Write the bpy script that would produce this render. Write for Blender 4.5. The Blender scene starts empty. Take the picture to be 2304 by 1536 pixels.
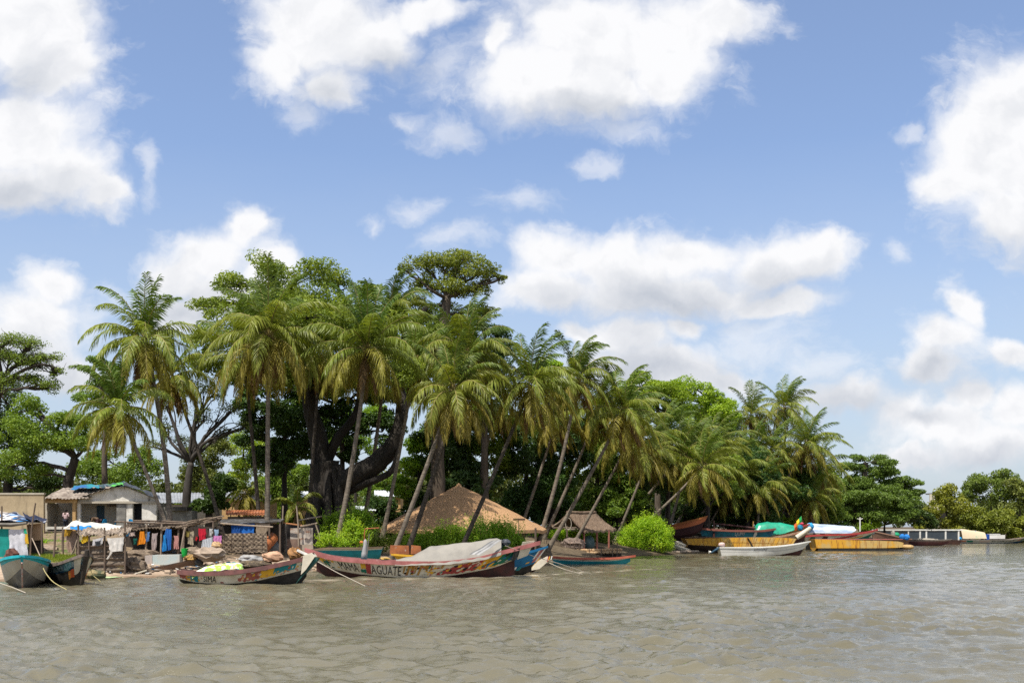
import bpy, math, random
import numpy as np
from mathutils import Vector, Matrix

# ------------------------------------------------------------------ basics
R = math.radians
F, CX, HY, CH = 2470.0, 1152.0, 1185.0, 3.0      # survey of the photograph: focal length, centre, horizon, eye height
rng = np.random.default_rng(7)
random.seed(7)
scene = bpy.context.scene
COL = scene.collection


def at(px, py, Y):
    return Vector(((px - CX) / F * Y, Y, CH - (py - HY) / F * Y))


def mpp(Y): return Y / F


def hermite(pts):
    xs = np.array([p[0] for p in pts], float)
    ys = np.array([p[1] for p in pts], float)
    if len(xs) == 1:
        return lambda t: np.zeros_like(np.asarray(t, float)) + ys[0]
    d = np.diff(ys) / np.diff(xs)
    m = np.zeros(len(xs))
    m[0], m[-1] = d[0], d[-1]
    for i in range(1, len(xs) - 1):
        m[i] = 0 if d[i - 1] * d[i] <= 0 else 2 * d[i - 1] * d[i] / (d[i - 1] + d[i])

    def f(t):
        t = np.clip(np.asarray(t, float), xs[0], xs[-1])
        i = np.clip(np.searchsorted(xs, t, side='right') - 1, 0, len(xs) - 2)
        h = xs[i + 1] - xs[i]
        s = (t - xs[i]) / h
        return ((2 * s**3 - 3 * s**2 + 1) * ys[i] + (s**3 - 2 * s**2 + s) * h * m[i]
                + (-2 * s**3 + 3 * s**2) * ys[i + 1] + (s**3 - s**2) * h * m[i + 1])
    return f


# shoreline in world metres (X, Y)
SH = [(-900, 20), (-100, 50), (-45, 57), (-28, 61), (-24.7, 63.5), (-20.3, 67), (-13.5, 74), (-5, 82), (3.4, 95), (11, 109),
      (17, 120), (21, 127), (38.6, 147), (56.6, 171), (73.5, 191), (94.6, 216), (200, 340), (1000, 900), (6000, 4000)]
SHX = np.array([p[0] for p in SH], float)
SHY = np.array([p[1] for p in SH], float)
GD = np.array([-60, -30, -6, 0, 2, 8, 16, 24, 40, 200, 6000], float)
GZ = np.array([-5, -3, -.7, 0, .25, 1.0, 1.9, 2.5, 2.7, 3.0, 3.0], float)


def gz(X, Y):
    return np.interp(Y - np.interp(X, SHX, SHY), GD, GZ)


class MB:
    """collects faces for ONE mesh"""
    def __init__(s):
        s.v, s.f, s.n = [], [], 0

    def add(s, v, f, mi=0):
        v = np.asarray(v, float).reshape(-1, 3)
        if isinstance(f, np.ndarray):
            s.f.append((f + s.n, mi))
        else:
            by = {}
            for q in f:
                by.setdefault(len(q), []).append(q)
            for k, q in by.items():
                s.f.append((np.array(q, int) + s.n, mi))
        s.v.append(v)
        s.n += len(v)
        return s

    def box(s, c, size, rz=0, mi=0, M=None):
        x, y, z = size[0] / 2, size[1] / 2, size[2] / 2
        v = np.array([(-x, -y, -z), (x, -y, -z), (x, y, -z), (-x, y, -z), (-x, -y, z), (x, -y, z), (x, y, z), (-x, y, z)])
        if M is not None:
            v = v @ np.array(M.to_3x3()).T
        elif rz:
            c_, s_ = math.cos(rz), math.sin(rz)
            v = v @ np.array([(c_, s_, 0), (-s_, c_, 0), (0, 0, 1)])
        return s.add(v + np.array(c), [(0, 3, 2, 1), (4, 5, 6, 7), (0, 1, 5, 4), (1, 2, 6, 5), (2, 3, 7, 6), (3, 0, 4, 7)], mi)

    def hexa(s, b, t, mi=0):
        """4 bottom corners, 4 top corners"""
        return s.add(np.array(list(b) + list(t), float), [(0, 3, 2, 1), (4, 5, 6, 7), (0, 1, 5, 4), (1, 2, 6, 5), (2, 3, 7, 6), (3, 0, 4, 7)], mi)

    def tube(s, pts, rad, n=8, mi=0, cap=True, wob=0.0, seed=0, flute=0.0):
        P = np.array([tuple(p) for p in pts], float)
        m = len(P)
        rad = np.broadcast_to(np.asarray(rad, float), (m,))
        T = np.gradient(P, axis=0)
        T /= np.linalg.norm(T, axis=1)[:, None] + 1e-9
        ref = np.array((0.13, 0.97, 0.2)) if abs(T[0, 2]) > .7 else np.array((0.05, 0.1, 1.0))
        a = np.arange(n) * 2 * math.pi / n
        r_ = np.random.default_rng(seed)
        V = np.zeros((m, n, 3))
        for i in range(m):
            u = ref - T[i] * ref.dot(T[i])
            u /= np.linalg.norm(u) + 1e-9
            w = np.cross(T[i], u)
            rr = rad[i] * (1 + flute * (np.cos(4 * a + .35 * i / 3 + seed) + .7 * np.cos(7 * a - .2 * i / 3 + 2 * seed))) * (1 + (wob * r_.uniform(-1, 1, n) if wob else 0))
            V[i] = P[i] + (np.cos(a) * rr)[:, None] * u + (np.sin(a) * rr)[:, None] * w
        i, j = np.meshgrid(np.arange(m - 1), np.arange(n), indexing='ij')
        j2 = (j + 1) % n
        q = np.stack([i * n + j, i * n + j2, (i + 1) * n + j2, (i + 1) * n + j], -1).reshape(-1, 4)
        s.add(V.reshape(-1, 3), q, mi)
        if cap:
            s.f.append((np.array([list(range(n))[::-1]]) + s.n - m * n, mi))
            s.f.append((np.array([list(range(n))]) + s.n - n, mi))
        return s

    def ball(s, c, r, nu=10, nv=7, mi=0, wob=0.0, seed=0, sq=1.0):
        r = np.broadcast_to(np.asarray(r, float), (3,))
        rr = np.random.default_rng(seed)
        th = np.linspace(0, math.pi, nv)
        ph = np.arange(nu) * 2 * math.pi / nu
        V = np.zeros((nv, nu, 3))
        for i in range(nv):
            k = 1 + wob * rr.uniform(-1, 1, nu) if 0 < i < nv - 1 else np.ones(nu)
            st = math.sin(th[i]) ** sq
            V[i] = np.stack([st * np.cos(ph) * k, st * np.sin(ph) * k, np.full(nu, math.cos(th[i])) * k], -1)
        i, j = np.meshgrid(np.arange(nv - 1), np.arange(nu), indexing='ij')
        j2 = (j + 1) % nu
        q = np.stack([i * nu + j, (i + 1) * nu + j, (i + 1) * nu + j2, i * nu + j2], -1).reshape(-1, 4)
        return s.add(V.reshape(-1, 3) * r + np.array(tuple(c)), q, mi)

    def grid(s, V, mi=0, flip=False):
        """V (m,n,3)"""
        V = np.asarray(V, float)
        m, n = V.shape[:2]
        i, j = np.meshgrid(np.arange(m - 1), np.arange(n - 1), indexing='ij')
        q = np.stack([i * n + j, i * n + j + 1, (i + 1) * n + j + 1, (i + 1) * n + j], -1).reshape(-1, 4)
        if flip:
            q = q[:, ::-1]
        return s.add(V.reshape(-1, 3), q, mi)

    def sheet(s, V, th, mi=0):
        """a grid with thickness (th: vector)"""
        V = np.asarray(V, float)
        th = np.asarray(th, float)
        m, n = V.shape[:2]
        s.grid(V + th / 2, mi)
        s.grid(V - th / 2, mi, True)
        ring = [(0, j) for j in range(n)] + [(i, n - 1) for i in range(1, m)] + [(m - 1, j) for j in range(n - 2, -1, -1)] + [(i, 0) for i in range(m - 2, 0, -1)]
        A = np.array([V[a] for a in ring])
        k = len(ring)
        f = np.array([(i, i + k, (i + 1) % k + k, (i + 1) % k) for i in range(k)])
        return s.add(np.concatenate([A + th / 2, A - th / 2]), f, mi)

    def arr(s):
        return np.concatenate(s.v) if s.v else np.zeros((0, 3))

    def mesh(s, name, mats, origin=(0, 0, 0), smooth=False):
        me = bpy.data.meshes.new(name)
        V = s.arr() - np.array(tuple(origin))
        me.vertices.add(len(V))
        me.vertices.foreach_set('co', V.astype(np.float32).ravel())
        tot = sum(f.size for f, _ in s.f)
        npoly = sum(len(f) for f, _ in s.f)
        li = np.concatenate([f.ravel() for f, _ in s.f]).astype(np.int32)
        sz = np.concatenate([np.full(len(f), f.shape[1]) for f, _ in s.f])
        st = np.concatenate([[0], np.cumsum(sz)[:-1]]).astype(np.int32)
        mi = np.concatenate([np.full(len(f), m) for f, m in s.f]).astype(np.int32)
        me.loops.add(tot)
        me.loops.foreach_set('vertex_index', li)
        me.polygons.add(npoly)
        me.polygons.foreach_set('loop_start', st)
        me.polygons.foreach_set('material_index', mi)
        me.polygons.foreach_set('use_smooth', np.full(npoly, bool(smooth)))
        me.update(calc_edges=True)
        for m in (mats if isinstance(mats, (list, tuple)) else [mats]):
            me.materials.append(m)
        return me


def tag(o, label=None, cat=None, group=None, kind=None):
    if label: o['label'] = label
    if cat: o['category'] = cat
    if group: o['group'] = group
    if kind: o['kind'] = kind
    return o


def thing(name, label, cat, loc, rz=0, group=None):
    o = bpy.data.objects.new(name, None)
    o.empty_display_size = .3
    COL.objects.link(o)
    o.location = tuple(loc)
    o.rotation_euler = (0, 0, rz)
    return tag(o, label, cat, group, 'thing')


def part(name, mb, mats, parent, world=True, smooth=False, label=None):
    """a child mesh; vertices in world metres (world) or already in the thing's own frame"""
    root = parent
    while root.parent: root = root.parent
    me = mb.mesh(name, mats, root.location if world else (0, 0, 0), smooth)
    o = bpy.data.objects.new(name, me)
    COL.objects.link(o)
    o.parent = parent
    if label: o['label'] = label
    return o


def solo(name, mb, mats, label, cat, loc=None, group=None, smooth=False):
    if loc is None:
        A = mb.arr()
        loc = ((A[:, 0].min() + A[:, 0].max()) / 2, (A[:, 1].min() + A[:, 1].max()) / 2, A[:, 2].min())
    o = bpy.data.objects.new(name, mb.mesh(name, mats, loc, smooth))
    o.location = tuple(loc)
    COL.objects.link(o)
    return tag(o, label, cat, group, 'thing')


def setting(name, mb, mats, kind='structure', smooth=False):
    o = bpy.data.objects.new(name, mb.mesh(name, mats, (0, 0, 0), smooth))
    COL.objects.link(o)
    o['kind'] = kind
    return o


# ------------------------------------------------------------------ materials
def newmat(name):
    m = bpy.data.materials.new(name)
    m.use_nodes = True
    nt = m.node_tree
    return m, nt, nt.nodes['Principled BSDF'], nt.nodes['Material Output']


def nd(nt, typ, **kw):
    n = nt.nodes.new(typ)
    for k, v in kw.items():
        if k.startswith('i_'):
            key = k[2:]
            n.inputs[int(key) if key.isdigit() else key].default_value = v
        else:
            setattr(n, k, v)
    return n


def c4(c): return (c[0], c[1], c[2], 1)


def mat(name, c1, c2=None, scale=3.0, rough=.75, bump=0.0, stretch=(1, 1, 1), lo=.38, hi=.62, spec=.3, c3=None, scale3=12.0, lo3=.55, hi3=.65, stretch3=(1, 1, 1), metal=0.0, dist=.05):
    m, nt, b, out = newmat(name)
    b.inputs['Base Color'].default_value = c4(c1)
    b.inputs['Roughness'].default_value = rough
    b.inputs['Specular IOR Level'].default_value = spec
    b.inputs['Metallic'].default_value = metal
    L = nt.links.new
    tc = nd(nt, 'ShaderNodeTexCoord')
    last = None
    no = None
    if c2 is not None:
        mp = nd(nt, 'ShaderNodeMapping'); mp.inputs['Scale'].default_value = stretch
        L(tc.outputs['Object'], mp.inputs[0])
        no = nd(nt, 'ShaderNodeTexNoise', i_Scale=scale, i_Detail=6.0, i_Roughness=.62)
        L(mp.outputs[0], no.inputs['Vector'])
        mr = nd(nt, 'ShaderNodeMapRange'); mr.inputs[1].default_value = lo; mr.inputs[2].default_value = hi
        L(no.outputs['Fac'], mr.inputs[0])
        mx = nd(nt, 'ShaderNodeMix', data_type='RGBA')
        mx.inputs[6].default_value = c4(c1); mx.inputs[7].default_value = c4(c2)
        L(mr.outputs[0], mx.inputs[0])
        last = mx.outputs[2]
    if c3 is not None:
        mp = nd(nt, 'ShaderNodeMapping'); mp.inputs['Scale'].default_value = stretch3
        mp.inputs['Location'].default_value = (3.1, 7.7, 1.3)
        L(tc.outputs['Object'], mp.inputs[0])
        n3 = nd(nt, 'ShaderNodeTexNoise', i_Scale=scale3, i_Detail=5.0, i_Roughness=.65)
        L(mp.outputs[0], n3.inputs['Vector'])
        mr = nd(nt, 'ShaderNodeMapRange'); mr.inputs[1].default_value = lo3; mr.inputs[2].default_value = hi3
        L(n3.outputs['Fac'], mr.inputs[0])
        mx = nd(nt, 'ShaderNodeMix', data_type='RGBA')
        if last is not None: L(last, mx.inputs[6])
        else: mx.inputs[6].default_value = c4(c1)
        mx.inputs[7].default_value = c4(c3)
        L(mr.outputs[0], mx.inputs[0])
        last = mx.outputs[2]
    if last is not None:
        L(last, b.inputs['Base Color'])
    if bump:
        n4 = nd(nt, 'ShaderNodeTexNoise', i_Scale=scale * 4, i_Detail=4.0)
        mp = nd(nt, 'ShaderNodeMapping'); mp.inputs['Scale'].default_value = stretch
        L(tc.outputs['Object'], mp.inputs[0]); L(mp.outputs[0], n4.inputs['Vector'])
        bp = nd(nt, 'ShaderNodeBump', i_Strength=bump, i_Distance=dist)
        L(n4.outputs['Fac'], bp.inputs['Height'])
        L(bp.outputs[0], b.inputs['Normal'])
    return m


def leafmat(name, stops, transl=.3, rough=.5, spec=.35, tcol=None, clump=0.5):
    """colour varies leaf by leaf and clump by clump"""
    m, nt, b, out = newmat(name)
    L = nt.links.new
    geo = nd(nt, 'ShaderNodeNewGeometry')
    tc = nd(nt, 'ShaderNodeTexCoord')
    no = nd(nt, 'ShaderNodeTexNoise', i_Scale=.9, i_Detail=3.0)
    L(tc.outputs['Object'], no.inputs['Vector'])
    a = nd(nt, 'ShaderNodeMath', operation='MULTIPLY_ADD'); a.inputs[1].default_value = 1 - clump; a.inputs[2].default_value = 0
    L(geo.outputs['Random Per Island'], a.inputs[0])
    mr = nd(nt, 'ShaderNodeMapRange'); mr.inputs[1].default_value = .3; mr.inputs[2].default_value = .7; mr.inputs[4].default_value = clump
    L(no.outputs['Fac'], mr.inputs[0])
    ad = nd(nt, 'ShaderNodeMath', operation='ADD'); L(a.outputs[0], ad.inputs[0]); L(mr.outputs[0], ad.inputs[1])
    cr = nd(nt, 'ShaderNodeValToRGB')
    e = cr.color_ramp.elements
    while len(e) < len(stops): e.new(.5)
    for i, (p, c) in enumerate(stops):
        e[i].position = p; e[i].color = c4(c)
    L(ad.outputs[0], cr.inputs[0])
    oi = nd(nt, 'ShaderNodeObjectInfo')
    hs = nd(nt, 'ShaderNodeHueSaturation')
    def var(o, a, b_):
        q = nd(nt, 'ShaderNodeMapRange'); q.inputs[3].default_value = a; q.inputs[4].default_value = b_; L(o, q.inputs[0]); return q.outputs[0]
    fr = nd(nt, 'ShaderNodeMath', operation='FRACT'); ml = nd(nt, 'ShaderNodeMath', operation='MULTIPLY'); ml.inputs[1].default_value = 7.31
    L(oi.outputs['Random'], ml.inputs[0]); L(ml.outputs[0], fr.inputs[0])
    L(var(oi.outputs['Random'], .49, .512), hs.inputs['Hue']); L(var(fr.outputs[0], .95, 1.22), hs.inputs['Value'])
    L(cr.outputs[0], hs.inputs['Color']); cr = hs
    L(cr.outputs[0], b.inputs['Base Color'])
    b.inputs['Roughness'].default_value = rough
    b.inputs['Specular IOR Level'].default_value = spec
    tr = nd(nt, 'ShaderNodeBsdfTranslucent')
    g = nd(nt, 'ShaderNodeMix', data_type='RGBA', blend_type='MULTIPLY'); g.inputs[0].default_value = 1
    g.inputs[7].default_value = c4(tcol or (1.5, 1.5, .6))
    L(cr.outputs[0], g.inputs[6]); L(g.outputs[2], tr.inputs[0])
    mx = nd(nt, 'ShaderNodeMixShader'); mx.inputs[0].default_value = transl
    L(b.outputs[0], mx.inputs[1]); L(tr.outputs[0], mx.inputs[2])
    L(mx.outputs[0], out.inputs[0])
    return m
# ------------------------------------------------------------------ camera, sun, sky
cam = bpy.data.cameras.new('camera')
cam.sensor_width = 36; cam.sensor_fit = 'HORIZONTAL'
cam.lens = 36 * F / 2304
cam.shift_y = (HY - 768) / 2304
cam.clip_start = .5; cam.clip_end = 12000
co = bpy.data.objects.new('camera', cam); COL.objects.link(co)
co.location = (0, 0, CH); co.rotation_euler = (R(90), 0, 0)
scene.camera = co
scene.view_settings.view_transform = 'Standard'
scene.view_settings.look = 'None'
scene.view_settings.exposure = 0.5
scene.view_settings.gamma = 1
scene.cycles.max_bounces = 8
scene.cycles.diffuse_bounces = 3
scene.cycles.glossy_bounces = 3
scene.cycles.transmission_bounces = 4
scene.cycles.sample_clamp_direct = 2.5
scene.cycles.sample_clamp_indirect = 3.0
scene.cycles.caustics_reflective = False
scene.cycles.caustics_refractive = False
scene.cycles.use_denoising = False

SUN_EL, SUN_AZ = 64, 210          # azimuth: degrees clockwise from straight ahead (+Y)
sd = Vector((math.sin(R(SUN_AZ)) * math.cos(R(SUN_EL)), math.cos(R(SUN_AZ)) * math.cos(R(SUN_EL)), math.sin(R(SUN_EL))))
sl = bpy.data.lights.new('sun', 'SUN'); sl.energy = 4.6; sl.angle = R(.5); sl.color = (1, .95, .86)
so = bpy.data.objects.new('sun', sl); COL.objects.link(so)
so.rotation_euler = sd.to_track_quat('Z', 'Y').to_euler(); so.location = (0, 0, 60)

w = bpy.data.worlds.new('World'); scene.world = w; w.use_nodes = True
nt = w.node_tree; L = nt.links.new
bg = nt.nodes['Background']
SKY = .1
bg.inputs[1].default_value = SKY
sky = nd(nt, 'ShaderNodeTexSky', sky_type='NISHITA', sun_disc=False, sun_elevation=R(SUN_EL), sun_rotation=R(SUN_AZ), air_density=1.0, dust_density=1.2, ozone_density=1.6)
tc = nd(nt, 'ShaderNodeTexCoord')
sep = nd(nt, 'ShaderNodeSeparateXYZ'); L(tc.outputs['Generated'], sep.inputs[0])


def mth(op, a, b=None, c=None, clamp=False):
    n = nd(nt, 'ShaderNodeMath', operation=op); n.use_clamp = clamp
    for i, x in enumerate((a, b, c)):
        if x is None: continue
        if isinstance(x, (int, float)): n.inputs[i].default_value = x
        else: L(x, n.inputs[i])
    return n.outputs[0]


def vm(op, a, b=None, c=None):
    n = nd(nt, 'ShaderNodeVectorMath', operation=op)
    for i, x in enumerate((a, b, c)):
        if x is None: continue
        if isinstance(x, tuple): n.inputs[i].default_value = x
        else: L(x, n.inputs[i])
    return n.outputs['Value'] if op == 'LENGTH' else n.outputs[0]


yy = mth('MAXIMUM', sep.outputs[1], .08)
cu = nd(nt, 'ShaderNodeCombineXYZ')
L(mth('DIVIDE', sep.outputs[0], yy), cu.inputs[0]); L(mth('DIVIDE', sep.outputs[2], yy), cu.inputs[1])
uv = cu.outputs[0]


def noise(vec, scale, detail=6.0, rough=.55, col=False):
    n = nd(nt, 'ShaderNodeTexNoise', i_Scale=scale, i_Detail=detail, i_Roughness=rough)
    L(vec, n.inputs['Vector'])
    return n.outputs['Color' if col else 'Fac']


# direction on the sky bent by turbulence so that cloud edges billow
w1 = vm('MULTIPLY', vm('SUBTRACT', noise(uv, 9.0, 4.0, .55, True), (.5, .5, .5)), (.065, .055, 0))
w2 = vm('MULTIPLY', vm('SUBTRACT', noise(uv, 34.0, 5.0, .6, True), (.5, .5, .5)), (.024, .022, 0))
p = vm('ADD', uv, vm('ADD', w1, w2))


def blobs(lst, k=.35):
    acc = None
    for (x, y, rx, ry) in lst:
        u0, v0, a, b = (x - CX) / F, (HY - y) / F, rx / F, ry / F
        ln = vm('LENGTH', vm('MULTIPLY_ADD', p, (1 / a, 1 / b, 0), (-u0 / a, -v0 / b, 0)))
        acc = ln if acc is None else mth('SMOOTH_MIN', acc, ln, k)
    return acc


CL = [(50, 50, 205, 150), (120, 150, 140, 110), (70, 290, 180, 140), (150, 390, 130, 90), (230, 430, 70, 50), (30, 420, 120, 70), (-150, 200, 200, 300),
      (110, 640, 85, 55), (70, 720, 150, 90), (20, 800, 200, 90), (150, 830, 90, 60),
      (550, 505, 65, 62), (480, 565, 105, 75), (600, 590, 75, 55), (410, 620, 95, 80), (520, 660, 165, 90), (420, 720, 140, 70),
      (720, 60, 180, 130), (640, 130, 100, 80), (760, 185, 85, 75), (835, 80, 130, 100), (950, 30, 120, 55),
      (1350, 80, 270, 170), (1190, 180, 160, 115), (1500, 80, 190, 140), (1330, 220, 220, 85), (1620, 40, 110, 80), (1115, 105, 55, 70), (1490, 180, 110, 70),
      (1250, 570, 130, 75), (1390, 600, 190, 90), (1570, 570, 170, 80), (1740, 590, 150, 80), (1850, 575, 80, 60), (1500, 660, 350, 70), (1230, 650, 150, 60), (1760, 680, 150, 40),
      (1300, 735, 75, 32), (1400, 760, 120, 48), (1530, 735, 75, 34), (1450, 830, 270, 80), (1650, 860, 70, 45),
      (2220, 360, 160, 180), (2320, 230, 150, 150), (2140, 410, 105, 80), (2250, 480, 160, 90), (2400, 380, 250, 240),
      (2175, 690, 48, 62), (2120, 770, 100, 60), (2090, 830, 90, 50), (2190, 900, 60, 50), (2120, 960, 170, 60), (2040, 930, 90, 60), (2290, 930, 90, 80), (2270, 800, 75, 40), (2240, 1005, 150, 55), (2060, 1020, 90, 30), (1900, 900, 130, 45)]
FAINT = [(2065, 300, 48, 40), (1000, 290, 120, 45), (915, 272, 55, 30), (335, 390, 42, 85), (1340, 365, 62, 34), (1165, 445, 110, 50), (935, 470, 75, 45), (860, 500, 40, 25), (1040, 545, 120, 45), (1700, 760, 180, 110), (1850, 830, 120, 70), (200, 700, 110, 110), (700, 250, 80, 60), (2030, 590, 50, 45), (1380, 285, 200, 50), (1130, 90, 120, 110), (1000, 150, 110, 90)]
SHADE = [(1480, 690, 360, 75), (1450, 850, 300, 90), (60, 470, 220, 90), (60, 850, 230, 110), (480, 720, 200, 90), (2260, 560, 190, 75), (1290, 270, 240, 55), (760, 210, 90, 60), (880, 140, 120, 60), (2160, 1040, 260, 45), (2110, 850, 160, 60), (1720, 640, 170, 60), (60, 180, 90, 70), (1840, 930, 220, 80), (2080, 950, 60, 30)]
D = blobs(CL)
n1 = noise(p, 13.0, 9.0, .57)
off = vm('ADD', p, (-.008, .013, 0))
n2 = noise(off, 13.0, 5.0, .5)
thick = mth('ADD', mth('SUBTRACT', 1.03, D), mth('MULTIPLY', mth('SUBTRACT', n1, .5), 1.25))


def sstep(x, a, b, hi=1.0):
    n = nd(nt, 'ShaderNodeMapRange', interpolation_type='SMOOTHSTEP')
    n.inputs[1].default_value = a; n.inputs[2].default_value = b; n.inputs[4].default_value = hi
    L(x, n.inputs[0])
    return n.outputs[0]


dens = sstep(thick, -.06, .60)
n3 = noise(vm('ADD', vm('MULTIPLY', p, (1, 1.5, 1)), (3.3, 1.7, 0)), 19.0, 8.0, .62)
wisp = sstep(mth('ADD', mth('ADD', thick, .26), mth('MULTIPLY', mth('SUBTRACT', n3, .5), 2.3)), .05, 1.0, .75)
dens = mth('MAXIMUM', dens, wisp)
DF = blobs(FAINT)
df = sstep(mth('ADD', mth('SUBTRACT', 1.0, DF), mth('MULTIPLY', mth('SUBTRACT', n3, .5), 2.2)), .0, .95, .52)
dens = mth('MAXIMUM', dens, df)
# the rest of the sky (overhead, beside and behind) carries the same broken cumulus
zz_ = mth('MAXIMUM', sep.outputs[2], .12)
cq = nd(nt, 'ShaderNodeCombineXYZ'); L(mth('DIVIDE', sep.outputs[0], zz_), cq.inputs[0]); L(mth('DIVIDE', sep.outputs[1], zz_), cq.inputs[1])
over = sstep(noise(cq.outputs[0], 1.1, 7.0, .55), .44, .60)
away = sstep(mth('DIVIDE', sep.outputs[2], yy), .50, .72)
dens = mth('MAXIMUM', dens, mth('MULTIPLY', over, away))
# thin veil and haze towards the horizon
el = mth('DIVIDE', sep.outputs[2], mth('MAXIMUM', mth('SQRT', mth('ADD', mth('MULTIPLY', sep.outputs[0], sep.outputs[0]), mth('MULTIPLY', sep.outputs[1], sep.outputs[1]))), .02))
veil = sstep(el, .48, -.02, .7)
veil = mth('MULTIPLY', veil, mth('ADD', .72, mth('MULTIPLY', noise(vm('MULTIPLY', uv, (1, 2.2, 1)), 6.0, 5.0, .6), .55)), clamp=True)
veil = mth('MAXIMUM', veil, .13)
DS = blobs(SHADE, .5)
shade = sstep(mth('ADD', mth('SUBTRACT', 1.3, DS), mth('MULTIPLY', mth('SUBTRACT', n1, .5), .9)), -.15, 1.25)
relief = mth('MULTIPLY', mth('SUBTRACT', n1, n2), .8)
lum = mth('ADD', mth('SUBTRACT', 1.02, mth('MULTIPLY', shade, .32)), relief)
core = sstep(thick, .35, 1.15, .07)
lum = mth('MINIMUM', mth('MAXIMUM', mth('SUBTRACT', lum, core), .45), 1.0)
cc = nd(nt, 'ShaderNodeCombineColor')
k = 1 / SKY
kc = .70 / SKY
L(mth('MULTIPLY', mth('MULTIPLY_ADD', lum, 1.05, -.065), kc), cc.inputs[0])
L(mth('MULTIPLY', mth('MULTIPLY_ADD', lum, .96, .028), kc), cc.inputs[1])
L(mth('MULTIPLY', mth('MULTIPLY_ADD', lum, .82, .185), kc), cc.inputs[2])
tint = nd(nt, 'ShaderNodeMix', data_type='RGBA', blend_type='MULTIPLY'); tint.inputs[0].default_value = 1
tint.inputs[7].default_value = (1.09, 1.15, 1.29, 1)
L(sky.outputs[0], tint.inputs[6])
mv = nd(nt, 'ShaderNodeMix', data_type='RGBA'); L(veil, mv.inputs[0]); L(tint.outputs[2], mv.inputs[6])
mv.inputs[7].default_value = (.40 * k, .45 * k, .52 * k, 1)
mc = nd(nt, 'ShaderNodeMix', data_type='RGBA'); L(dens, mc.inputs[0]); L(mv.outputs[2], mc.inputs[6]); L(cc.outputs[0], mc.inputs[7])
L(mc.outputs[2], bg.inputs[0])
w.cycles.sampling_method = 'MANUAL'
w.cycles.sample_map_resolution = 512

# ------------------------------------------------------------------ ground
def axis(lo, hi, step, a, b, g=1.12):
    """even between lo and hi, growing steps out to a and b"""
    x = list(np.arange(lo, hi + 1e-6, step))
    s = step
    while x[-1] < b: s *= g; x.append(x[-1] + s)
    s = step; y = [lo]
    while y[-1] > a: s *= g; y.append(y[-1] - s)
    return np.array(y[:0:-1] + x)


def vnoise(X, Y, sc, seed=0):
    r = np.random.default_rng(seed)
    T = r.uniform(-1, 1, (64, 64))
    x, y = X / sc, Y / sc
    i, j = np.floor(x).astype(int), np.floor(y).astype(int)
    fx, fy = x - i, y - j
    fx, fy = fx * fx * (3 - 2 * fx), fy * fy * (3 - 2 * fy)
    g = lambda a, b: T[a % 64, b % 64]
    return (g(i, j) * (1 - fx) + g(i + 1, j) * fx) * (1 - fy) + (g(i, j + 1) * (1 - fx) + g(i + 1, j + 1) * fx) * fy


gx = axis(-46, 110, 1.0, -5000, 6000, 1.2)
gy = axis(52, 230, 1.0, -60, 6000, 1.2)
XX, YY = np.meshgrid(gx, gy)
ZZ = gz(XX, YY)
ZZ = ZZ + (vnoise(XX, YY, 2.3, 1) * .07 + vnoise(XX, YY, 6, 2) * .1) * np.clip((ZZ + .05) / .4, 0, 1)
g = MB().grid(np.stack([XX, YY, ZZ], -1))
m, nt, b, out = newmat('ground_earth'); L = nt.links.new
geo = nd(nt, 'ShaderNodeNewGeometry'); sp = nd(nt, 'ShaderNodeSeparateXYZ'); L(geo.outputs['Position'], sp.inputs[0])
na = nd(nt, 'ShaderNodeTexNoise', i_Scale=.35, i_Detail=8.0, i_Roughness=.65); L(geo.outputs['Position'], na.inputs['Vector'])
nb = nd(nt, 'ShaderNodeTexNoise', i_Scale=3.0, i_Detail=6.0, i_Roughness=.6); L(geo.outputs['Position'], nb.inputs['Vector'])
def ramp(fac, stops):
    cr = nd(nt, 'ShaderNodeValToRGB'); e = cr.color_ramp.elements
    while len(e) < len(stops): e.new(.5)
    for i, (q, c) in enumerate(stops): e[i].position = q; e[i].color = c4(c)
    L(fac, cr.inputs[0]); return cr.outputs[0]
sand = ramp(nb.outputs['Fac'], [(.3, (.24, .175, .12)), (.5, (.36, .27, .195)), (.7, (.45, .35, .26))])
soil = ramp(nb.outputs['Fac'], [(.3, (.10, .075, .05)), (.55, (.22, .16, .10)), (.72, (.36, .28, .18))])
green = ramp(nb.outputs['Fac'], [(.3, (.05, .07, .02)), (.7, (.11, .15, .035))])
def mixc(f, a, b_):
    mx = nd(nt, 'ShaderNodeMix', data_type='RGBA'); L(f, mx.inputs[0]); L(a, mx.inputs[6]); L(b_, mx.inputs[7]); return mx.outputs[2]
def mrange(x, a, c):
    n = nd(nt, 'ShaderNodeMapRange'); n.inputs[1].default_value = a; n.inputs[2].default_value = c; L(x, n.inputs[0]); return n.outputs[0]
zz = nd(nt, 'ShaderNodeMath', operation='MULTIPLY_ADD'); L(na.outputs['Fac'], zz.inputs[0]); zz.inputs[1].default_value = 1.2; L(sp.outputs[2], zz.inputs[2])
col = mixc(mrange(zz.outputs[0], 1.15, 1.7), sand, soil)
col = mixc(mrange(na.outputs['Fac'], .5, .58), col, mixc(mrange(zz.outputs[0], 1.5, 2.2), col, green))
mud = ramp(nb.outputs['Fac'], [(.3, (.06, .045, .03)), (.6, (.13, .10, .065)), (.75, (.22, .17, .11))])
col = mixc(mrange(sp.outputs[0], -4.0, 4.0), col, mud)
wet = nd(nt, 'ShaderNodeMix', data_type='RGBA', blend_type='MULTIPLY'); L(mrange(sp.outputs[2], .16, .02), wet.inputs[0]); L(col, wet.inputs[6]); wet.inputs[7].default_value = (.5, .45, .4, 1)
L(wet.outputs[2], b.inputs['Base Color']); b.inputs['Roughness'].default_value = .9; b.inputs['Specular IOR Level'].default_value = .15
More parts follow.
